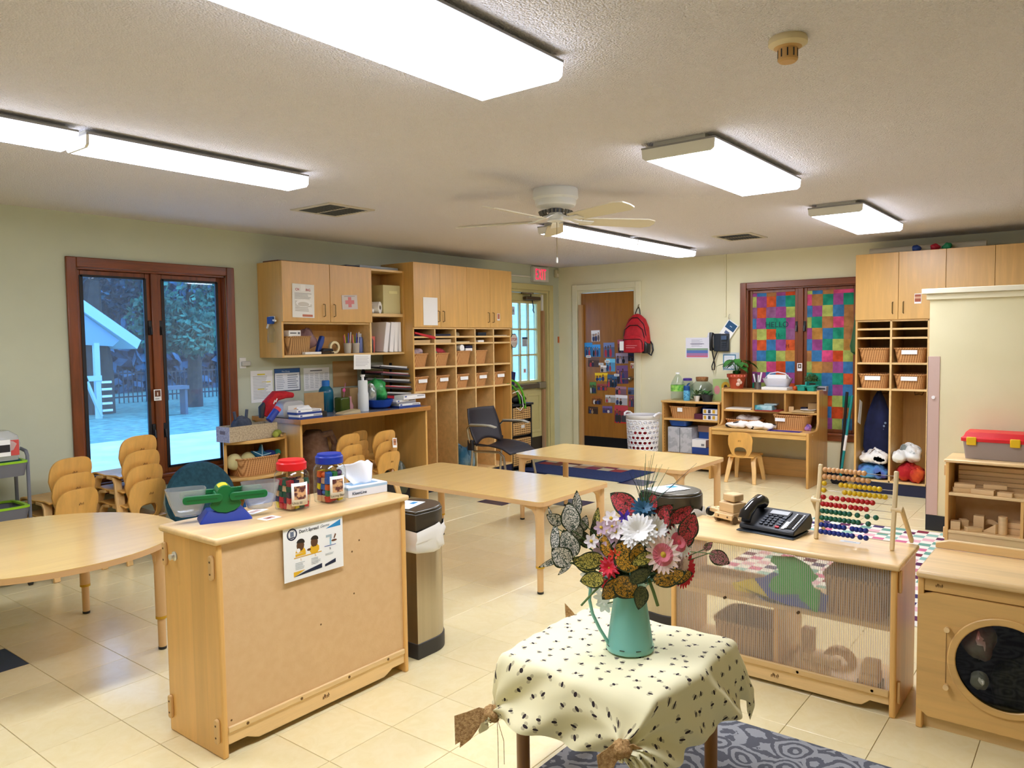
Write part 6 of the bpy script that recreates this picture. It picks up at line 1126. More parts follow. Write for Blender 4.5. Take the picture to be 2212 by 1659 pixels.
jar('clear jar with blue lid full of lacing beads', J2, '16349e', -.0, 0, 0, 'Lacing Bead').scale = (1.16, 1.16, 1.12); fillcubes(J2, .0245, .13, [K(c, .5) for c in ('e8cc18', 'c8281c', '2a5aa8', '1f7a3a', '4a2a5a', 'e8cc18', 'd85a1c', 'd8a87a')], ('yellow', 'red', 'blue', 'green', 'purple', 'yellow', 'orange', 'tan'), 6, 'wooden lacing bead inside the blue-lidded jar', 'lacing beads in the blue-lidded jar', .060, round_=True)
tb = thing('tissue_box', 'white and pale blue tissue box on the near shelf', 'tissue box', (2.30, 2.672, Z1), -.12)
G().box(-.105, .105, -.055, .055, 0, .048).obj('box', K('e4e8f2', .6), tb, bevel=.002); G().box(-.1055, .1055, -.0555, .0555, .034, .0445).obj('blue_band', K('a8c8e4', .6), tb, smooth=0); text('KleenLine', .019, tb, -.085, -.0565, .012, K('20304a', .6), bold=True); G().box(-.07, .07, -.03, .03, .0482, .049).obj('opening', K('8ab0d0', .5), tb, smooth=0)
def ts(u, v):
    x = (u-.5)*(.09+.11*v); return (x, .02*math.sin(6*u+2*v)*(.4+v)-.01+.03*v, .045+.105*v*(1-.25*(2*u-1)**2)+.004*math.sin(17*u))
G().grid(16, 10, ts).obj('tissue', K('f2f4fa', .8), tb, smooth=80, solid=.001)
sheet('photo_card', 'small photo card lying on the near shelf front', 'card', (1.765, 2.60, Z1+.001), .1, .075, .055, [('c89a8a', .2, .8, .25, .75), ('7a3a34', .35, .6, .35, .6)], rx=-PI/2); sheet('photo_card', 'white picture card lying behind the red-lidded jar', 'card', (1.80, 2.75, Z1+.001), .3, .10, .06, [('c8a8a0', .2, .8, .3, .7)], rx=-PI/2)
# ================================================================ clear-backed shelf (near right)
s2 = thing('clear_back_shelf', 'low maple shelf with ribbed translucent back panel', 'shelf', (3.20, 1.58, 0), RB); W2, D2, H2 = .955, .365, .612
for x in (0, W2-.024): G().box(x, x+.024, 0, D2, 0, .588).obj('side_panel', MAPLE, s2, bevel=.008)
G().box(-.012, W2+.012, -.014, D2+.01, .588, H2).obj('top', MAPLEX, s2, bevel=.009, seg=3)
G().box(.024, W2-.024, .03, D2-.01, .333, .355).obj('middle_shelf', MPL, s2, bevel=.002); G().box(.024, W2-.024, .02, D2-.01, .05, .07).obj('bottom_board', MPL, s2); G().box(.468, .488, .03, D2-.01, .07, .333).obj('divider', MAPLE, s2, bevel=.002)
mt = bpy.data.materials.new('ribbed_polycarbonate'); mt.use_nodes = True; nt = mt.node_tree; nt.nodes.clear(); o_ = nt.nodes.new('ShaderNodeOutputMaterial')
tc = nt.nodes.new('ShaderNodeTexCoord'); sp_ = nt.nodes.new('ShaderNodeSeparateXYZ'); nt.links.new(tc.outputs['Object'], sp_.inputs[0]); mu = N(nt, 'ShaderNodeMath', operation='MULTIPLY'); mu.inputs[1].default_value = 2*PI/.0085; nt.links.new(sp_.outputs[0], mu.inputs[0]); sn = N(nt, 'ShaderNodeMath', operation='SINE'); nt.links.new(mu.outputs[0], sn.inputs[0])
mr = N(nt, 'ShaderNodeMapRange'); mr.inputs[1].default_value = -1; mr.inputs[2].default_value = 1; mr.inputs[3].default_value = .10; mr.inputs[4].default_value = .42; nt.links.new(sn.outputs[0], mr.inputs[0])
ta = N(nt, 'ShaderNodeBsdfTransparent', Color=lin('fbf8f2')); di_ = N(nt, 'ShaderNodeBsdfDiffuse', Color=lin('f6f0e6')); tl_ = N(nt, 'ShaderNodeBsdfTranslucent', Color=lin('f6f0e6')); di = nt.nodes.new('ShaderNodeMixShader'); nt.links.new(di_.outputs[0], di.inputs[1]); nt.links.new(tl_.outputs[0], di.inputs[2]); m1 = nt.nodes.new('ShaderNodeMixShader'); nt.links.new(mr.outputs[0], m1.inputs[0]); nt.links.new(ta.outputs[0], m1.inputs[1]); nt.links.new(di.outputs[0], m1.inputs[2])
gl = N(nt, 'ShaderNodeBsdfGlossy', Roughness=.12); bp_ = nt.nodes.new('ShaderNodeBump'); bp_.inputs['Strength'].default_value = .5; bp_.inputs['Distance'].default_value = .002; nt.links.new(sn.outputs[0], bp_.inputs['Height']); nt.links.new(bp_.outputs[0], gl.inputs['Normal']); m2 = nt.nodes.new('ShaderNodeMixShader'); nt.links.new(schlick(nt, .03), m2.inputs[0]); nt.links.new(m1.outputs[0], m2.inputs[1]); nt.links.new(gl.outputs[0], m2.inputs[2]); nt.links.new(m2.outputs[0], o_.inputs[0])
G().box(.024, W2-.024, .012, .016, .10, .588).obj('ribbed_panel', mt, s2, smooth=0)
kr2 = [(.024, .098), (.024, .045), (.06, .045), (.09, .02), (.12, .016), (.80, .016), (.83, .02), (.86, .045), (W2-.024, .045), (W2-.024, .098)]
G().prism(kr2, .012, .030, 'xz').obj('kick_rail', MAPLEX, s2, bevel=.003); G().box(.024, W2-.024, .0, .014, .078, .106).obj('rail_strip', K('d9b57c', .45), s2, bevel=.004); stamp(s2, .48, .010, .05, .035)
for x, z in ((.26, .345), (.58, .345), (.58, .092), (.87, .092), (.26, .092)): G().cyl((x, .0, z), .006, .012, 10, 'y').obj('screw', K('4a3418', .5), s2)
for z in (.54, .10): G().prism(rrect(.018, .042, z-.045, z+.045, .010), W2, W2+.012, 'yz').obj('connector', K('d9b27a', .45), s2, bevel=.003)
def at2(lx, ly, z): return (3.20+ly, 1.58-lx, z)
t = thing('wooden_tray', 'shallow wooden tray inside the clear-backed shelf', 'tray', at2(.20, .17, .355), RB); G().box(-.16, .16, -.11, .11, 0, .012).obj('base', TOYW, t); G().ring(rrect(-.17, .17, -.12, .12, .02), rrect(-.155, .155, -.105, .105, .015), 0, .035, 'xy').obj('rim', TOYW, t)
t = thing('yellow_puzzle', 'curved yellow foam shape inside the clear-backed shelf', 'puzzle', at2(.40, .034, .357), RB, ); G().prism([(-.12, .05), (-.02, .09), (.06, .0), (.12, 0), (.0, .02), (-.10, .02)], 0, .012, 'xz').obj('shape', K('f2dc18', .5), t, bevel=.002)
t = thing('blue_puzzle', 'blue foam board behind the green shape in the shelf', 'puzzle', at2(.52, .036, .357), RB); G().prism([(-.22, .06), (-.1, .0), (.16, 0), (.17, .07), (.05, .11), (-.06, .13), (-.1, .10)], 0, .012, 'xz').obj('shape', K('2450c8', .5), t, bevel=.002)
t = thing('green_puzzle', 'green dinosaur-like foam shape leaning in the clear-backed shelf', 'puzzle', at2(.555, .020, .357), RB); G().prism([(-.105, .075), (-.09, .11), (-.06, .13), (-.07, .165), (-.10, .18), (-.09, .205), (.0, .215), (.06, .19), (.08, .16), (.10, .15), (.085, .13), (.07, .12), (.08, .10), (.11, .09), (.105, .06), (.10, .0), (.08, .0), (.05, .03), (.03, .035), (.02, .06), (-.01, .055), (-.05, .045), (-.09, .05)], 0, .012, 'xz').obj('shape', K('12b244', .5), t, bevel=.002)
basket('deep wicker basket on the middle level of the clear-backed shelf', at2(.785, .17, .355), RB, .25, .27, .155, mat=WICK2, taper=.9); basket('wicker basket at the bottom of the clear-backed shelf', at2(.315, .18, .07), RB, .28, .27, .145, mat=WICK2, taper=.9)
def block(label, loc, rz, sh_, a, b_, c, group):
    if sh_ == 'box': g = G().box(-a/2, a/2, -b_/2, b_/2, 0, c)
    elif sh_ == 'cyl': g = G().cyl((0, 0, 0), a/2, c, 20)
    elif sh_ == 'tri': g = G().prism([(-a/2, 0), (a/2, 0), (a/2, c)], -b_/2, b_/2, 'xz')
    elif sh_ == 'arch':
        o_ = [(a/2*math.cos(PI*k/12), a/2*math.sin(PI*k/12)) for k in range(13)]; i_ = [(a*.27*math.cos(PI*k/12), a*.27*math.sin(PI*k/12)) for k in range(12, -1, -1)]; g = G().prism(o_+i_, -b_/2, b_/2, 'xz')
    return tag(g.obj('toy_block', TOYW, None, loc, (0, 0, rz), bevel=.002), label, 'block', group)
gn = 'wooden blocks in the clear-backed shelf'
block('long wooden block lying flat low in the clear-backed shelf', at2(.60, .15, .07), RB+.3, 'box', .14, .07, .035, gn); block('tilted wooden plank on the low blocks in the clear-backed shelf', at2(.64, .13, .106), RB-.2, 'box', .15, .05, .03, gn); block('upright wooden block at the left of the lower compartment', at2(.56, .22, .07), RB, 'box', .05, .05, .14, gn); block('wooden arch block at the rear of the lower compartment', at2(.68, .26, .07), RB, 'arch', .14, .04, .07, gn)
def truck(label, loc, rz, name='toy_truck', cabin=True):
    t = thing(name, label, 'toy truck', loc, rz, 'wooden toy trucks'); BE = TOYW
    G().box(-.035, .035, -.045, .045, .018, .06).obj('body', BE, t, bevel=.004); G().box(-.037, .037, -.05, -.04, .02, .038).obj('bumper', BE, t, bevel=.002)
    if cabin: G().box(-.03, .03, -.03, .045, .06, .105).obj('cabin', BE, t, bevel=.005)
    for s in (-1, 1):
        G().cyl((s*.018, -.0505, .028), .004, .002, 10, 'y').obj('headlight', K('8a6438'), t)
        for y in (-.03, .03): G().cyl((s*.038-.006, y, .016), .016, .012, 18, 'x').obj('wheel', K('3a2c20', .5), t)
    return t
truck('wooden toy truck inside the clear-backed shelf', at2(.845, .09, .07), RB)
# ---- on the clear-backed shelf
Z2 = H2
t2_ = thing('toy_truck', 'wooden toy truck with stacked block cargo on the low shelf', 'toy truck', (3.52, 1.415, Z2), RB-.35, 'wooden toy trucks')
G().box(-.05, .05, -.05, .05, .022, .05).obj('chassis', TOYW, t2_, bevel=.003); G().box(-.055, .055, -.062, -.045, .02, .045).obj('bumper', TOYW, t2_, bevel=.003); G().box(-.045, .045, -.04, .05, .05, .095).obj('block_load', TOYW, t2_, bevel=.004); G().box(-.035, .035, -.025, .045, .10, .135).obj('top_block', TOYW, t2_, bevel=.006); G().cyl((0, -.0, .095), .016, .001, 16).obj('peg_hole', K('8a6438'), t2_)
for s in (-1, 1):
    G().cyl((s*.028, -.063, .033), .005, .002, 12, 'y').obj('headlight', K('6a4a28'), t2_)
    for y in (-.04, .04): G().cyl((s*.05-.007, y, .019), .019, .014, 18, 'x').obj('wheel', K('6a5238', .5), t2_)
t = thing('toy_trailer', 'low wooden toy trailer with black wheels beside the truck', 'toy trailer', (3.60, 1.49, Z2), RB-.5); G().box(-.04, .04, -.055, .055, .025, .045).obj('deck', TOYW, t, bevel=.003)
for i in range(6): G().cyl((-.02+.02*(i % 3), -.03+.05*(i//3), .0448), .004, .0012, 10).obj('peg_hole', K('6a4a28'), t, smooth=0)
for s in (-1, 1):
    for y in (-.045, .045): w_ = G().cyl((s*.045-.008, y, .022), .022, .016, 20, 'x').obj('wheel', BLK, t); G().cyl((s*.045+s*.0085-.001, y, .022), .008, .002, 12, 'x').obj('hub', K('a89a88'), w_)
# ---- desk phone
dp = thing('desk_phone', 'black office desk phone with handset on the low shelf', 'phone', (3.465, 1.185, Z2), RB-.12); PB_ = K('1a1d24', .35); 
G().prism([(-.10, .012), (.08, .012), (.10, .05), (.08, .085), (-.095, .03)], -.13, .13, 'yz').obj('body', PB_, dp, bevel=.005)
G().prism([(-.115, 0), (.02, 0), (.05, .012), (-.115, .006)], -.135, .135, 'yz').obj('stand', K('3a4148', .3), dp, bevel=.002)
Ms = Matrix.Translation((0, -.095, .032)) @ Matrix.Rotation(math.atan2(.055, .175), 4, 'X')
def onpan(g): return g.xf(Ms)
onpan(G().box(-.045, .055, .115, .160, 0, .004)).obj('screen_bezel', K('24272e', .3), dp); onpan(G().box(-.038, .048, .122, .154, .004, .005)).obj('screen', K('c4c8cc', .15), dp, smooth=0)
for j in range(4):
    for i in range(3): onpan(G().box(-.045+.024*i, -.029+.024*i, .022+.020*j, .034+.020*j, 0, .005)).obj('key', K('343a44', .4), dp, bevel=.001)
for j in range(5): onpan(G().box(.035, .053, .012+.02*j, .022+.02*j, 0, .005)).obj('function_key', K('c02838', .4) if j == 0 else K('3a4250', .4), dp)
for j in range(4): onpan(G().box(-.04+.025*j, -.022+.025*j, .105, .111, 0, .004)).obj('soft_key', K('343a44', .4), dp)
onpan(G().box(.085, .106, .02, .15, 0, .002)).obj('label_strip', K('101218', .15), dp, smooth=0); onpan(G().box(.064, .078, .01, .075, 0, .002)).obj('white_strip', K('d8dce0'), dp, smooth=0)
for j in range(10):
    for x in (.079, .112): onpan(G().box(x, x+.007, .02+.0135*j, .028+.0135*j, 0, .004)).obj('line_key', K('d4d8dc', .4), dp, smooth=0)
G().tube([tuple(Ms @ Vector(p)) for p in ((-.10, -.005, .022), (-.10, .02, .042), (-.10, .09, .052), (-.10, .155, .042), (-.10, .18, .02))], [.030, .030, .024, .030, .032], 14).obj('handset', K('0c0d10', .12, coat=.5), dp)
# ---- abacus
ab = thing('abacus', 'wooden abacus with ten rows of coloured beads on the low shelf', 'abacus', (3.42, .982, Z2), RB-.04); AW = wood('pale_beech', 'e4cda0', 'z', .92, 1.04, .5, .05)
LN = .283; lean = .055; AH = .322
def abp(x, h): return (x, lean*h/AH, h)
for x in (-.012, LN+.012): G().beam(abp(x, 0), abp(x, AH), .018, .016, side=(1, 0, 0)).obj('post', AW, ab, bevel=.005)
for x, s in ((-.03, -1), (LN+.03, 1)):
    pv_ = G().tube([abp(x-s*.03, .165), abp(x+s*.012, .165)], .010, 12).obj('pivot_peg', AW, ab); G().beam((x+s*.008, lean*.52, .175), (x+s*.012, .20, 0.0), .015, .022, side=(1, 0, 0)).obj('rear_leg', AW, ab, bevel=.005)
rowsT = [[.03+.063*k for k in range(10)], [.03+.07*k for k in range(10)], [.03]+[.28+.068*k for k in range(9)], [.03]+[.34+.071*k for k in range(9)], [.03, .15, .23, .32, .40, .46, .53, .60, .67, .74], [.03, .09, .15, .22, .28, .35, .44, .51, .58, .66], [.03+.066*k for k in range(7)]+[.54, .68, .80], [.03+.066*k for k in range(9)]+[.70], [.03+.066*k for k in range(6)]+[.48, .54, .60, .67], [.03+.065*k for k in range(8)]+[.60, .68]]
colr = ['d3a06c', 'd3a06c', 'd8b414', 'd8b414', 'b01418', 'b01418', '125c44', '125c44', '122a84', '122a84']
bmesh_ = {c: G().sph((0, 0, 0), .0115, 14, 8).mesh('bead', K(c, .35)) for c in set(colr)}
for i, rw in enumerate(rowsT):
    hgt = AH-.022-i*.0295; rd = G().tube([abp(-.012, hgt), abp(LN+.012, hgt)], .0016, 6).obj('rod', CHROME, ab)
    for tt in rw:
        o = bpy.data.objects.new('bead', bmesh_[colr[i]]); C.objects.link(o); o.parent = rd; o.location = abp(LN*tt, hgt)
sheet('abacus_card', 'small white card lying under the abacus', 'card', (3.45, .86, Z2+.001), RB, .08, .03, [('9aa0a8', .2, .8, .4, .6)], rx=-PI/2)
# ================================================================ play washer
ws = thing('toy_washer', 'wooden play washing machine with round window at the right edge', 'play washer', (3.19, .552, 0), RB); WW = .70
WF = wood('washer_front', 'deb26c', 'x', .94, 1.04, .38, .25, strips=7.2, stripaxis='z')
G().box(0, .022, .0, .385, 0, .588).obj('side_panel', MAPLE, ws, bevel=.004); G().box(WW-.022, WW, .0, .385, 0, .588).obj('side_panel', MAPLE, ws, bevel=.004)
G().box(-.004, WW+.004, -.02, .375, .585, .612).obj('top', MAPLEX, ws, bevel=.010, seg=3); G().prism([(0, .612), (0, .635), (.05, .65), (WW-.05, .65), (WW, .635), (WW, .612)], .365, .387, 'xz').obj('backsplash', MPL, ws, bevel=.004)
G().box(.022, WW-.022, .004, .02, .535, .585).obj('control_rail', WF, ws, bevel=.002); stamp(ws, .07, .003, .562, .026)
cx, cz, ri, ro = .285, .30, .155, .182
def sq(n=48):
    o = []
    for k in range(n):
        a = 2*PI*k/n; c_, s_ = math.cos(a), math.sin(a); m_ = min((WW-.002-cx)/c_ if c_ > 1e-6 else 9, (.002-cx)/c_ if c_ < -1e-6 else 9, (.532-cz)/s_ if s_ > 1e-6 else 9, (.055-cz)/s_ if s_ < -1e-6 else 9); o.append((cx+c_*m_, cz+s_*m_))
    return o
G().ring(sq(), circ(ri+.005, 48, cx, cz), -.004, .014).obj('front_panel', WF, ws); dr = G().ring(circ(ro, 48, cx, cz), circ(ri, 48, cx, cz), -.012, -.004).obj('door_ring', WF, ws, bevel=.004); G().prism(circ(ri+.004, 48, cx, cz), .0, .003, 'xz').obj('window_pane', thin('smoky_acrylic', 'd0d0c8', .03), dr, smooth=0)
G().prism([(.10, .18), (.11, .20), (.13, .20), (.16, .17), (.20, .13), (.20, .12), (.15, .14)], -.0125, -.005, 'xz').obj('door_tab', WF, dr) if 0 else None
for z in (.405, .187): p_ = G().tube([(.103, -.004, z), (.103, -.03, z+.004)], .010, 12).obj('peg', MPL, ws)
G().box(.098, .1, -.0055, -.004, .20, .40).obj('door_seam', K('8a6434'), ws, smooth=0)
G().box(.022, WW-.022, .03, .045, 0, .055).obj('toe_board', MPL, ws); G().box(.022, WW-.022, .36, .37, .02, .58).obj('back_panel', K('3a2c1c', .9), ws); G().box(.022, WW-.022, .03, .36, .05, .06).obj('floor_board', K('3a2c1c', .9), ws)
def atw(lx, ly, z): return (3.19+ly, .552-lx, z)
tag(blob(G(), (0, 0, 0), .055, 91, .25, .8, 1, 1.2).obj('pink_doll_clothes', noisy('pink_white_cloth', 'c86a60', 'e8e0e0', 9, .9), None, atw(.20, .045, .37), smooth=70), 'pink and white doll clothes in the play washer', 'clothes'); tag(blob(G(), (0, 0, 0), .10, 92, .15, .7, 1.2, 1.1).obj('dark_doll_wig', noisy('dark_straw', '2a281c', '4a4830', 60, .9, stretch=(1, 1, .1)), None, atw(.34, .10, .20), smooth=70), 'dark straw-like bundle in the play washer', 'bundle'); tag(blob(G(), (0, 0, 0), .03, 93, .25).obj('white_sock', WHT, None, atw(.205, .03, .225), smooth=70), 'small white cloth low in the play washer', 'cloth')
# ================================================================ block shelf by the half wall
s3 = thing('block_shelf', 'low wooden shelf of unit blocks in front of the half wall', 'shelf', (6.15, .90, 0), RB); W3, H3 = .95, .612
for x in (0, W3-.022): G().box(x, x+.022, 0, .36, 0, .59).obj('side_panel', MAPLE, s3, bevel=.005)
G().box(-.01, W3+.01, -.012, .365, .59, H3).obj('top', MAPLEX, s3, bevel=.006); G().box(.022, W3-.022, .0, .35, .355, .375).obj('shelf', MPL, s3, bevel=.003); G().box(.022, W3-.022, .0, .35, .085, .105).obj('bottom_board', MPL, s3, bevel=.003); G().box(.022, W3-.022, .01, .03, .02, .085).obj('kick_rail', MPL, s3); G().box(.45, .468, .005, .35, .105, .355).obj('divider', MAPLE, s3); G().box(.022, W3-.022, .34, .35, .1, .59).obj('back_panel', HARD, s3)
for z in (.53, .08): G().prism(rrect(.018, .042, z-.04, z+.04, .010), -.012, 0, 'yz').obj('connector', K('d9b27a', .45), s3, bevel=.003)
def at3(lx, ly, z): return (6.15+ly, .90-lx, z)
gb = 'unit blocks on the block shelf'
for k in range(5): block(('bottom', 'second', 'third', 'fourth', 'top')[k]+' long plank of the plank stack on the block shelf', at3(.28, .27, .375+.034*k), RB, 'box', .46, .09, .032, gb)
for lb, lx, ly, z, rz, s_, a, b_, c in (('short block resting on the upper shelf left', .10, .08, .375, .3, 'box', .13, .06, .03), ('block stacked over the upper shelf left block', .11, .09, .405, .05, 'box', .13, .06, .03), ('block lying at the upper shelf centre', .225, .06, .375, -.1, 'box', .14, .06, .035), ('block resting on the upper shelf centre block', .29, .12, .41, .1, 'box', .14, .06, .03), ('small block at the upper shelf right', .36, .05, .375, -.15, 'box', .09, .06, .03), ('thin block near the upper shelf divider', .43, .08, .375, .1, 'box', .10, .06, .025), ('cube block low at the left of the lower shelf', .06, .06, .105, .1, 'box', .06, .06, .06), ('narrow block behind the low left cube', .10, .14, .105, .4, 'box', .05, .06, .06), ('flat block in front on the lower shelf', .17, .06, .105, .5, 'box', .10, .05, .03), ('cube block standing at the lower shelf centre', .195, .15, .105, .0, 'box', .065, .06, .10), ('triangle block leaning at the lower shelf centre', .27, .08, .105, -.5, 'tri', .10, .04, .07), ('arch block on the lower shelf', .255, .20, .105, .1, 'arch', .14, .04, .07), ('tall round pillar block on the lower shelf', .345, .07, .105, 0, 'cyl', .056, .056, .125), ('lowest slab at the lower shelf right', .41, .16, .105, .0, 'box', .08, .12, .04), ('upper slab at the lower shelf right', .41, .16, .147, .05, 'box', .08, .12, .04)):
    block(lb, at3(lx, ly, z), RB+rz, s_, a, b_, c, gb)
tx = thing('tool_case', 'grey storage case with red lid and yellow latches', 'storage case', (6.36, .60, H3), RB); GC = K('9c8f8a', .5)
G().loft([[(x, y, z) for x, y in rrect(-a, a, -b_, b_, .015)] for z, a, b_ in ((0, .195, .105), (.13, .21, .12))]).obj('body', GC, tx, bevel=.002); G().loft([[(x, y, z) for x, y in rrect(-a, a, -b_, b_, .02)] for z, a, b_ in ((.125, .222, .13), (.15, .222, .13), (.155, .21, .12), (.19, .195, .105))]).obj('lid', K('d81c24', .4), tx, bevel=.003)
for x in (-.155, .105): G().box(x-.03, x+.03, -.14, -.126, .10, .158).obj('latch', K('e8bc14', .4), tx, bevel=.005)
# ================================================================ bee-print table
BT = .50; bx0, bx1, by0, by1 = 1.86, 2.385, .965, 1.505; bcx, bcy = (bx0+bx1)/2, (by0+by1)/2; ha, hb = (bx1-bx0)/2, (by1-by0)/2
t = thing('side_table', 'small square wooden table under the bee-print cloth', 'table', (bcx, bcy, 0)); LW = wood('warm_leg', '9c6a2e', 'z', .88, 1.06)
G().box(-ha+.01, ha-.01, -hb+.01, hb-.01, BT-.03, BT-.004).obj('top', MPL, t, bevel=.006)
for sx in (-1, 1):
    for sy in (-1, 1): G().lathe([(.021, .008), (.022, BT-.03)], (sx*(ha-.045), sy*(hb-.045), 0), 20).obj('leg', LW, t)
mt, nt, b = newmat('bee_print_cloth'); uv = N(nt, 'ShaderNodeUVMap'); vo = N(nt, 'ShaderNodeTexVoronoi', Scale=19, Randomness=.7, feature='F1', voronoi_dimensions='2D'); nt.links.new(uv.outputs[0], vo.inputs['Vector'])
sc_ = N(nt, 'ShaderNodeVectorMath', operation='SCALE'); sc_.inputs['Scale'].default_value = 19; nt.links.new(uv.outputs[0], sc_.inputs[0])
ps = N(nt, 'ShaderNodeVectorMath', operation='SCALE'); ps.inputs['Scale'].default_value = 19; nt.links.new(vo.outputs['Position'], ps.inputs[0])
df = N(nt, 'ShaderNodeVectorMath', operation='SUBTRACT'); nt.links.new(sc_.outputs[0], df.inputs[0]); nt.links.new(ps.outputs[0], df.inputs[1])
sr = nt.nodes.new('ShaderNodeSeparateColor'); nt.links.new(vo.outputs['Color'], sr.inputs[0]); an = N(nt, 'ShaderNodeMath', operation='MULTIPLY'); an.inputs[1].default_value = 6.28; nt.links.new(sr.outputs[0], an.inputs[0])
rv = N(nt, 'ShaderNodeVectorRotate', rotation_type='Z_AXIS'); nt.links.new(df.outputs[0], rv.inputs['Vector']); nt.links.new(an.outputs[0], rv.inputs['Angle'])
def emask(ox, oy, kx, ky):
    m_ = nt.nodes.new('ShaderNodeMapping'); m_.inputs['Location'].default_value = (ox, oy, 0); m_.inputs['Scale'].default_value = (kx, ky, 1); nt.links.new(rv.outputs[0], m_.inputs[0])
    ln = N(nt, 'ShaderNodeVectorMath', operation='LENGTH'); nt.links.new(m_.outputs[0], ln.inputs[0]); ls = N(nt, 'ShaderNodeMath', operation='LESS_THAN'); ls.inputs[1].default_value = 1; nt.links.new(ln.outputs['Value'], ls.inputs[0]); return ls.outputs[0]
body, w1_, w2_ = emask(0, 0, 6.6, 12.5), emask(-.5, 1.45, 9.5, 10.0), emask(-.5, -1.45, 9.5, 10.0)
mw = N(nt, 'ShaderNodeMath', operation='MAXIMUM'); nt.links.new(w1_, mw.inputs[0]); nt.links.new(w2_, mw.inputs[1])
mA = N(nt, 'ShaderNodeMixRGB'); mA.inputs[1].default_value = lin('f0e9c0'); mA.inputs[2].default_value = lin('c4bb98'); nt.links.new(mw.outputs[0], mA.inputs[0])
mB = N(nt, 'ShaderNodeMixRGB'); mB.inputs[2].default_value = lin('2a1c20'); nt.links.new(mA.outputs[0], mB.inputs[1]); nt.links.new(body, mB.inputs[0])
nt.links.new(mB.outputs[0], b.inputs['Base Color']); b.inputs['Roughness'].default_value = .85
NG = 84; side = .50; TIE = {(-1, 1): Vector((bx0-.03, by1+.02, .31)), (-1, -1): Vector((bx0-.075, by0+.06, .375)), (1, 1): Vector((bx1+.03, by1+.03, .36))}
vs = []; uvs = []
def clothpt(U, V):
    px, py = max(-ha, min(ha, U)), max(-hb, min(hb, V)); dx, dy = U-px, V-py; s = math.hypot(dx, dy)
    wr = .0025*math.sin(31*U+9*V)*math.sin(17*V-5*U)+.002*math.sin(55*U*V*3+23*U)
    if s < 1e-6: return Vector((bcx+px, bcy+py, BT+.004+wr+.0))
    nx, ny = dx/s, dy/s; al = (U+V)*14; corner = min(abs(dx), abs(dy))/(s+1e-6)
    rr_ = .02; a = min(s/rr_, PI/2); out_ = rr_*math.sin(a); dn = rr_*(1-math.cos(a))+max(0, s-rr_*PI/2)*.97
    out_ += (.035+.03*math.sin(al*1.7)*math.sin(al*.6+1))*min(1, s/.2)+.03*corner*min(1, s/.2)+.004*math.sin(60*U+40*V)*min(1, s*10)
    p = Vector((bcx+px+nx*out_, bcy+py+ny*out_, BT+.004-dn+wr))
    for (sx, sy), T_ in TIE.items():
        d = math.hypot(U-sx*(ha+.10), V-sy*(hb+(.10 if sy > 0 else .03))); w_ = max(0, 1-d/.29)**1.25*min(1, s/.07)*1.3
        ph = math.atan2(V-sy*(hb+.1), U-sx*(ha+.1)); fd = 4*min(1, w_)*(1-min(1, w_)); w_ = min(.95, w_); q_ = Vector((sx, sy, .2)).normalized()
        p = p.lerp(T_+Vector((.02*math.cos(ph), .02*math.sin(ph), -max(0, s-.18)*.45)), w_)+q_*(.011*math.sin(9*ph)*fd*min(1, s/.06))
    return p
for j in range(NG+1):
    for i in range(NG+1):
        U, V = (i/NG-.5)*2*side*.94, (j/NG-.5)*2*side*.96; U *= 1; vs.append(tuple(clothpt(U, V))); uvs.append((U, V))
g = G(); g.add(vs, [(j*(NG+1)+i, j*(NG+1)+i+1, (j+1)*(NG+1)+i+1, (j+1)*(NG+1)+i) for j in range(NG) for i in range(NG)])
tc_ = g.obj('tablecloth', mt, None, smooth=80); ul = tc_.data.uv_layers.new(name='UVMap')
for lp in tc_.data.loops: ul.data[lp.index].uv = uvs[lp.vertex_index]
tag(tc_, 'pale yellow tablecloth printed with bees, tied at the corners', 'tablecloth')
BUR = noisy('burlap', 'a07848', 'cca670', 120, .95, .6, 260)
def bow(label, T_, d1, d2, big=1.):
    t = thing('burlap_bow', label, 'bow', tuple(T_), group='burlap ties on the tablecloth'); blob(G(), (0, 0, 0), .028*big, 95, .25, 1, 1, .9).obj('knot', BUR, t, smooth=70)
    for d in (d1, d2):
        d = Vector(d); sd_ = d.cross(Vector((0, 0, 1))).normalized()*.3+Vector((0, 0, 1)); pts = [Vector((0, 0, 0)), d*.35+Vector((0, 0, .012)), d*.7+Vector((.006, 0, 0)), d]
        G().strip(pts, [.02, .05*big, .075*big, .085*big], .003, sd_).obj('tail', BUR, t, smooth=60)
    return t
bl_ = bow('burlap tie on the left corner of the bee-print cloth', TIE[(-1, 1)], (-.085, .085, -.045), (-.04, .10, -.08)); [G().tube([(.0, -.02, -.01), (x_, -.03, -.09), (x_+.006, -.025, -.17)], .001, 5).obj('string', BUR, bl_) for x_ in (-.01, .02)]; bow('burlap tie on the front corner of the bee-print cloth', TIE[(-1, -1)], (-.06, .04, -.05), (.05, -.06, -.05)); bow('burlap tie on the far corner of the bee-print cloth', TIE[(1, 1)], (-.06, .06, .10), (.05, .02, -.08))
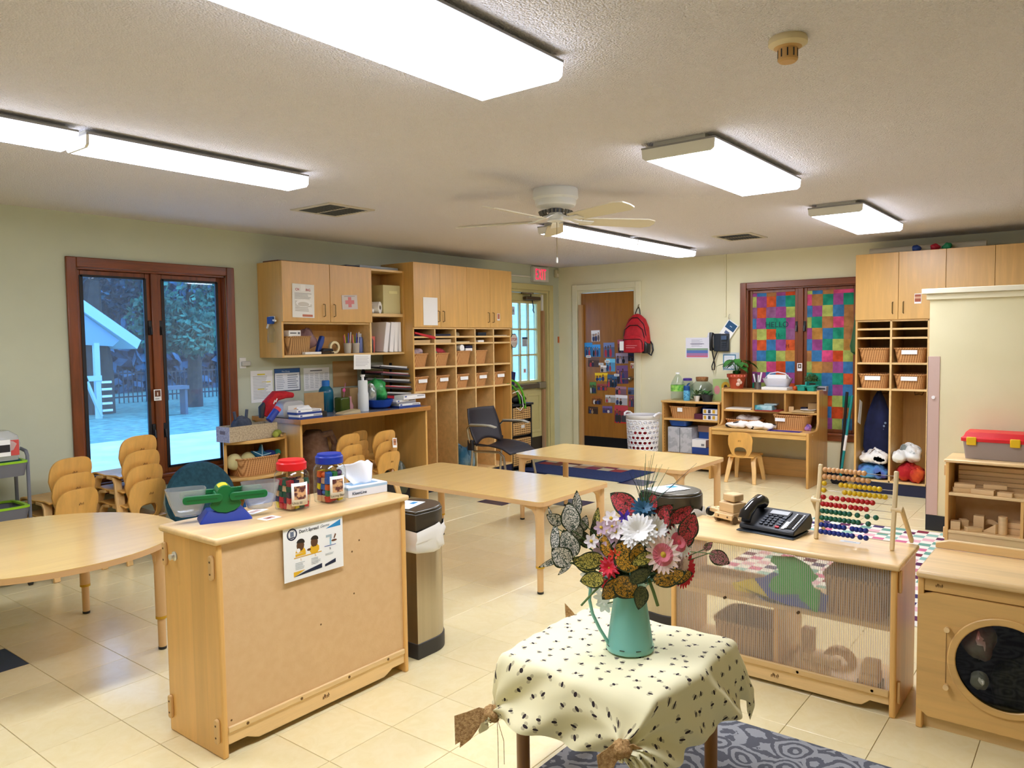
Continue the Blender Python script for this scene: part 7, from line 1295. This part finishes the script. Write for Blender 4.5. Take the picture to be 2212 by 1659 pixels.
# ================================================================ pitcher of flowers
pr_ = thing('flower_pitcher', 'turquoise enamel pitcher holding the flowers', 'pitcher', (2.121, 1.189, BT+.007), yaw-PI/2); TQ = noisy('turquoise_enamel', '78bcb0', '82c4b8', 5, .25, coat=.4)
G().lathe([(.070, 0), (.076, .003), (.076, .018), (.073, .022), (.050, .178), (.047, .188), (.050, .196), (.061, .226), (.064, .229), (.062, .2285), (.046, .192), (.04, .10)], n=44).obj('body', TQ, pr_, smooth=50)
G().prism([(.05, .205), (.085, .238), (.06, .228)], -.018, .018, 'xz').obj('spout', TQ, pr_, bevel=.004)
G().tube([(-.055, -.004, .222), (-.08, -.008, .237), (-.108, -.01, .232), (-.126, -.012, .205), (-.13, -.012, .165), (-.121, -.012, .12), (-.098, -.01, .07), (-.07, -.01, .022)], .0055, 10).obj('handle', TQ, pr_, bevel=.001)
for a in range(8): aa = a*.8+.2; G().box(-.008, .008, -.0768, -.0755, .0185, .0205).xf(Matrix.Rotation(aa, 4, 'Z')).obj('chip', K('2a2420'), pr_, smooth=0)
for a in (-.5, .35): G().box(-.008, .008, -.0505, -.0485, .181, .183).xf(Matrix.Rotation(a, 4, 'Z')).obj('chip', K('2a2420'), pr_, smooth=0)
bq = thing('flower_bouquet', 'mixed artificial bouquet with spotted leaves in the turquoise pitcher', 'bouquet', (2.121, 1.189, BT+.007), yaw-PI/2); STM = K('3f5a28', .6)
def vein(n, dark, lite, lo=.44):
    mt, nt, b = newmat('veined_leaf_'+n); v = coords(nt, (1, 1, 1)); nz = N(nt, 'ShaderNodeTexNoise', Scale=60, Detail=2); nt.links.new(v, nz.inputs['Vector'])
    mv = N(nt, 'ShaderNodeMixRGB'); mv.inputs[0].default_value = .03; nt.links.new(v, mv.inputs[1]); nt.links.new(nz.outputs[1], mv.inputs[2])
    vo = N(nt, 'ShaderNodeTexVoronoi', Scale=115, feature='DISTANCE_TO_EDGE'); nt.links.new(mv.outputs[0], vo.inputs['Vector'])
    nt.links.new(ramp(nt, vo.outputs['Distance'], [(.05, dark), (.12, lite)]), b.inputs['Base Color']); b.inputs['Roughness'].default_value = .45; return mt
VW, VO, VR, VY, VP, VG = vein('silver', '274034', 'e0dcd4'), vein('orange', '1e2a10', 'c89228'), vein('red', '2a2a20', 'c84048'), vein('yellow', '25381a', 'ccc060'), vein('pink', '4a5a40', 'd890a4'), vein('olive', '26301a', '5a5c34')
RIM = K('1c2c14', .5)
def leafobj(u, w_, v, L, Wd, ang, tilt, mat, name='spotted_leaf'):
    """ovate leaf: base at (u,v,w), pointing along ang in the view plane, face turned toward the viewer by tilt"""
    g = G(); n = 10; P = []
    for q in range(n+1):
        s_ = q/n; hw = Wd/2*(math.sin(PI*min(1, s_*.93+.07))**.75)*(1.15-.45*s_); P += [(k_*hw, s_*L, .18*abs(k_)*hw-.06*L*s_*s_) for k_ in (-1, -.84, 0, .84, 1)]
    for i in range(n):
        for j in range(4): g.mi = 1 if j in (0, 3) or i == n-1 else 0; vs_ = [P[5*i+j], P[5*i+j+1], P[5*i+6+j], P[5*i+5+j]]; g.add(vs_, [(0, 1, 2, 3)])
    # local leaf plane xy -> view plane xz, facing -y
    g.xf(Matrix.Translation((u, v, w_)) @ Matrix.Rotation(-ang, 4, 'Y') @ Matrix.Rotation(tilt, 4, 'X') @ Matrix.Rotation(PI/2, 4, 'X')); return g.obj(name, [mat, RIM], bq, smooth=60)
def stem(u, w_, v, r=.0022): return G().tube([(0, 0, .18), (u*.35, v*.4, .18+(w_-.18)*.55), (u, v, w_)], r, 6).obj('stem', STM, bq)
def Z(X, Y): return ((X-692)*.00042, (1535-Y)*.00042)
for X, Y, L, Wd, an_, v, m_ in ((255, 610, .075, .055, .1, -.01, VW), (300, 520, .07, .028, 0, .02, VW), (180, 560, .05, .035, 1.0, .0, VW), (260, 790, .075, .058, .35, -.04, VW), (230, 830, .06, .06, .9, -.05, VW), (300, 700, .06, .05, .3, .01, VW), (125, 770, .075, .026, -.05, .0, VW), (190, 800, .075, .018, 2.0, -.02, VW), (130, 600, .06, .012, .3, .02, VW), (250, 860, .05, .016, 2.3, 0, VW),
    (690, 870, .085, .075, .45, -.085, VO), (560, 930, .08, .066, -2.3, -.085, VO), (830, 960, .0, 0, 0, 0, None), (510, 780, .06, .03, .2, -.05, VO), (850, 760, .06, .045, -2.9, -.05, VO),
    (470, 800, .08, .05, 1.7, -.05, VY), (470, 930, .065, .048, 1.85, -.07, VY), (820, 750, .062, .036, 1.9, -.09, VY), (850, 960, .085, .052, -1.2, -.07, VO),
    (660, 960, .0, 0, 0, 0, None), (780, 900, .05, .05, .2, -.07, VG), (660, 940, .062, .038, -1.1, -.09, VG), (700, 870, .06, .05, -.7, -.06, VG),
    (750, 500, .085, .062, .95, .03, VR), (960, 560, .075, .036, -1.2, .02, VR), (930, 620, .07, .042, -.2, -.01, VR), (1060, 740, .07, .05, -.6, -.02, VR), (1010, 680, .05, .045, .4, .0, VR), (850, 520, .06, .04, -.4, .04, VR), (1290, 790, .062, .042, -2.1, -.02, VP), (1250, 770, .03, .02, -.9, -.01, VP), (880, 560, .07, .045, -.9, .03, VR), (1000, 560, .075, .04, -1.0, .0, VR), (1090, 690, .08, .055, -.35, -.02, VR), (600, 960, .07, .05, 2.4, -.06, VO), (700, 820, .06, .045, -.2, -.09, VO), (430, 880, .07, .045, 1.2, -.04, VY), (960, 950, .07, .045, -1.5, -.05, VO), (760, 1000, .06, .04, 2.9, -.07, VG), (330, 640, .05, .03, -.3, .03, VW), (420, 700, .06, .02, -.1, .03, VG), (390, 760, .06, .035, .5, .02, VG), (440, 640, .06, .02, -.2, .05, VY)):
    if not m_: continue
    u, w_ = Z(X, Y); leafobj(u, w_, v, L*1.2, Wd*1.25, an_, random.uniform(-.35, .35), m_); stem(u, w_, v, .0016)
def daisy(u, w_, v, R, n, mat, cm, rx, rz, layers=3, pw=.3, name='flower', inner=None):
    root = G().sph((0, 0, 0), R*.22, 12, 6, 1, 1, .6).obj(name, cm, bq, (u, v, w_), (PI/2+rx, 0, rz))
    layers = 2 if inner else layers
    for l in range(layers):
        g = G(); r_ = R*(1-(.62 if inner else .22)*l)
        for k in range(n-2*l):
            a = 2*PI*(k+.5*(l % 2))/(n-2*l)+.1*math.sin(k*7); d = Vector((math.cos(a), math.sin(a), 0)); s_ = Vector((-d.y, d.x, 0)); hh = .12+.22*l; P = []
            for q in range(5):
                t_ = q/4; ww = R*pw*math.sin(PI*(.15+.8*t_))**.7*.5; p = d*(r_*(.15+.85*t_))+Vector((0, 0, r_*hh*t_*(1-.3*t_)+.004*l)); P += [p-s_*ww, p+Vector((0, 0, -ww*.15)), p+s_*ww]
            for i in range(4):
                g.mi = 1 if inner and (i < 2 or l) else 0
                for j in range(2): g.add([P[3*i+j], P[3*i+j+1], P[3*i+4+j], P[3*i+3+j]], [(0, 1, 2, 3)])
        m0 = mat[l % len(mat)] if isinstance(mat, list) else mat; g.obj('petals', [m0, inner or m0], root, smooth=60)
    stem(u, w_, v+.005); return root
WPt = K('f4f2f0', .7); PK = K('f0d4cc', .7); PK2 = K('e8506a', .7); RDP = K('d81c34', .7); YC = K('d8b43a', .8)
for X, Y, R, v, n, m_, c_, rx, rz, inn_ in ((735, 605, .060, -.055, 20, WPt, WPt, -.5, -.1, None), (880, 610, .052, -.02, 16, WPt, YC, -.4, .5, None), (905, 760, .060, -.078, 18, PK, YC, -.35, .3, K('ea8494', .7)), (1045, 700, .054, -.03, 17, WPt, PK2, -.4, .6, K('e8788a', .7)), (1060, 850, .042, -.04, 12, PK, PK, -.1, .9, None), (1100, 930, .060, .0, 18, RDP, RDP, 0, .8, None), (520, 860, .036, -.065, 12, [RDP, PK2], YC, -.2, -.4, None), (565, 765, .024, -.06, 8, K('e8482c', .7), YC, -.2, -.1, None), (800, 470, .042, .01, 14, K('2a5a78', .6), K('1c3a58'), -.7, .1, None), (655, 530, .030, .0, 6, K('4a2a9a', .7), K('2a1a5a'), -.5, 0, None), (490, 1000, .025, -.03, 8, RDP, RDP, .2, -.6, None)):
    u, w_ = Z(X, Y); daisy(u, w_, v, R, n, m_, c_, rx, rz, inner=inn_)
LIL = K('e0c4e0', .7)
for k, (X, Y, R) in enumerate(((570, 600, .026), (470, 740, .028), (510, 660, .024), (600, 700, .026), (540, 505, .026), (470, 580, .024), (390, 670, .024), (560, 640, .024), (620, 580, .022), (545, 560, .02))): u, w_ = Z(X, Y); daisy(u, w_, -.05+.01*(k % 3), R, 6, [K('f0e8ee', .7), LIL][k % 2], YC, -.3+.2*(k % 2), -.3+.2*(k % 4), 1, .62, 'orchid_flower')
for k, (X, Y) in enumerate(((420, 1040), (450, 1100), (500, 1180), (520, 1240), (480, 1060), (400, 1000))): u, w_ = Z(X, Y); daisy(u, w_, .06, .03, 6, WPt, WPt, .1, -.3, 1, .6, 'trailing_white_flower')
u, w_ = Z(850, 1020); daisy(u, w_, .05, .03, 6, K('f0b8b8', .7), PK, .2, .6, 1, .5, 'trailing_pink_flower')
r = random.Random(8)
for X, Y in ((825, 50), (870, 60), (890, 40), (820, 120), (910, 130), (950, 130), (1000, 155), (740, 200), (770, 240), (700, 190), (850, 100), (930, 150), (1212, 125), (1100, 240), (860, 200), (780, 160), (890, 240), (740, 260)):
    u, w_ = Z(X, Y); u0, w0 = Z(820+r.uniform(-25, 25), 470); G().tube([(u0*.6, .01, .3), (u0, .012, w0), (u*.5+u0*.5, .015, (w_+w0)/2+.002), (u, .02, w_)], [.0014, .0014, .001, .0004], 5).obj('grass_blade', K(('2f5a3c', '3f6a48', '20302a')[r.randrange(3)], .6), bq)
for p, q, rr_ in (((480, 980), (310, 1150), .0035), ((815, 960), (880, 1160), .005), ((1120, 760), (1300, 780), .0016), ((620, 1000), (520, 1060), .003)):
    a_, c_ = Z(*p), Z(*q); G().tube([(a_[0], -.05, a_[1]), ((a_[0]+c_[0])/2, -.055, (a_[1]+c_[1])/2+.003), (c_[0], -.055, c_[1])], rr_, 8).obj('stem', K('5f7a44', .6), bq)
g = G(); rr_ = random.Random(9)
for k in range(70):
    u, w_ = Z(rr_.uniform(500, 1050), rr_.uniform(640, 980)); p = Vector((u, rr_.uniform(-.03, .06), w_)); a = Vector((rr_.gauss(0, 1), rr_.gauss(0, 1)*.5, rr_.gauss(0, 1))).normalized()*.028; c = a.cross(Vector((0, 1, .2))).normalized()*.013; g.add([p-a, p+c, p+a, p-c], [(0, 1, 2, 3)])
fo = g.obj('filler_foliage', noisy('dark_filler', '14240f', '2c4a20', 20, .6), bq, smooth=0); fo['kind'] = 'stuff'
for X, Y in ((540, 1090), (500, 1060), (560, 1040), (1010, 960), (1040, 1000), (700, 700)): u, w_ = Z(X, Y); leafobj(u, w_, -.02, .045, .03, random.uniform(-2.5, 2.5), .3, LG, 'green_leaf')
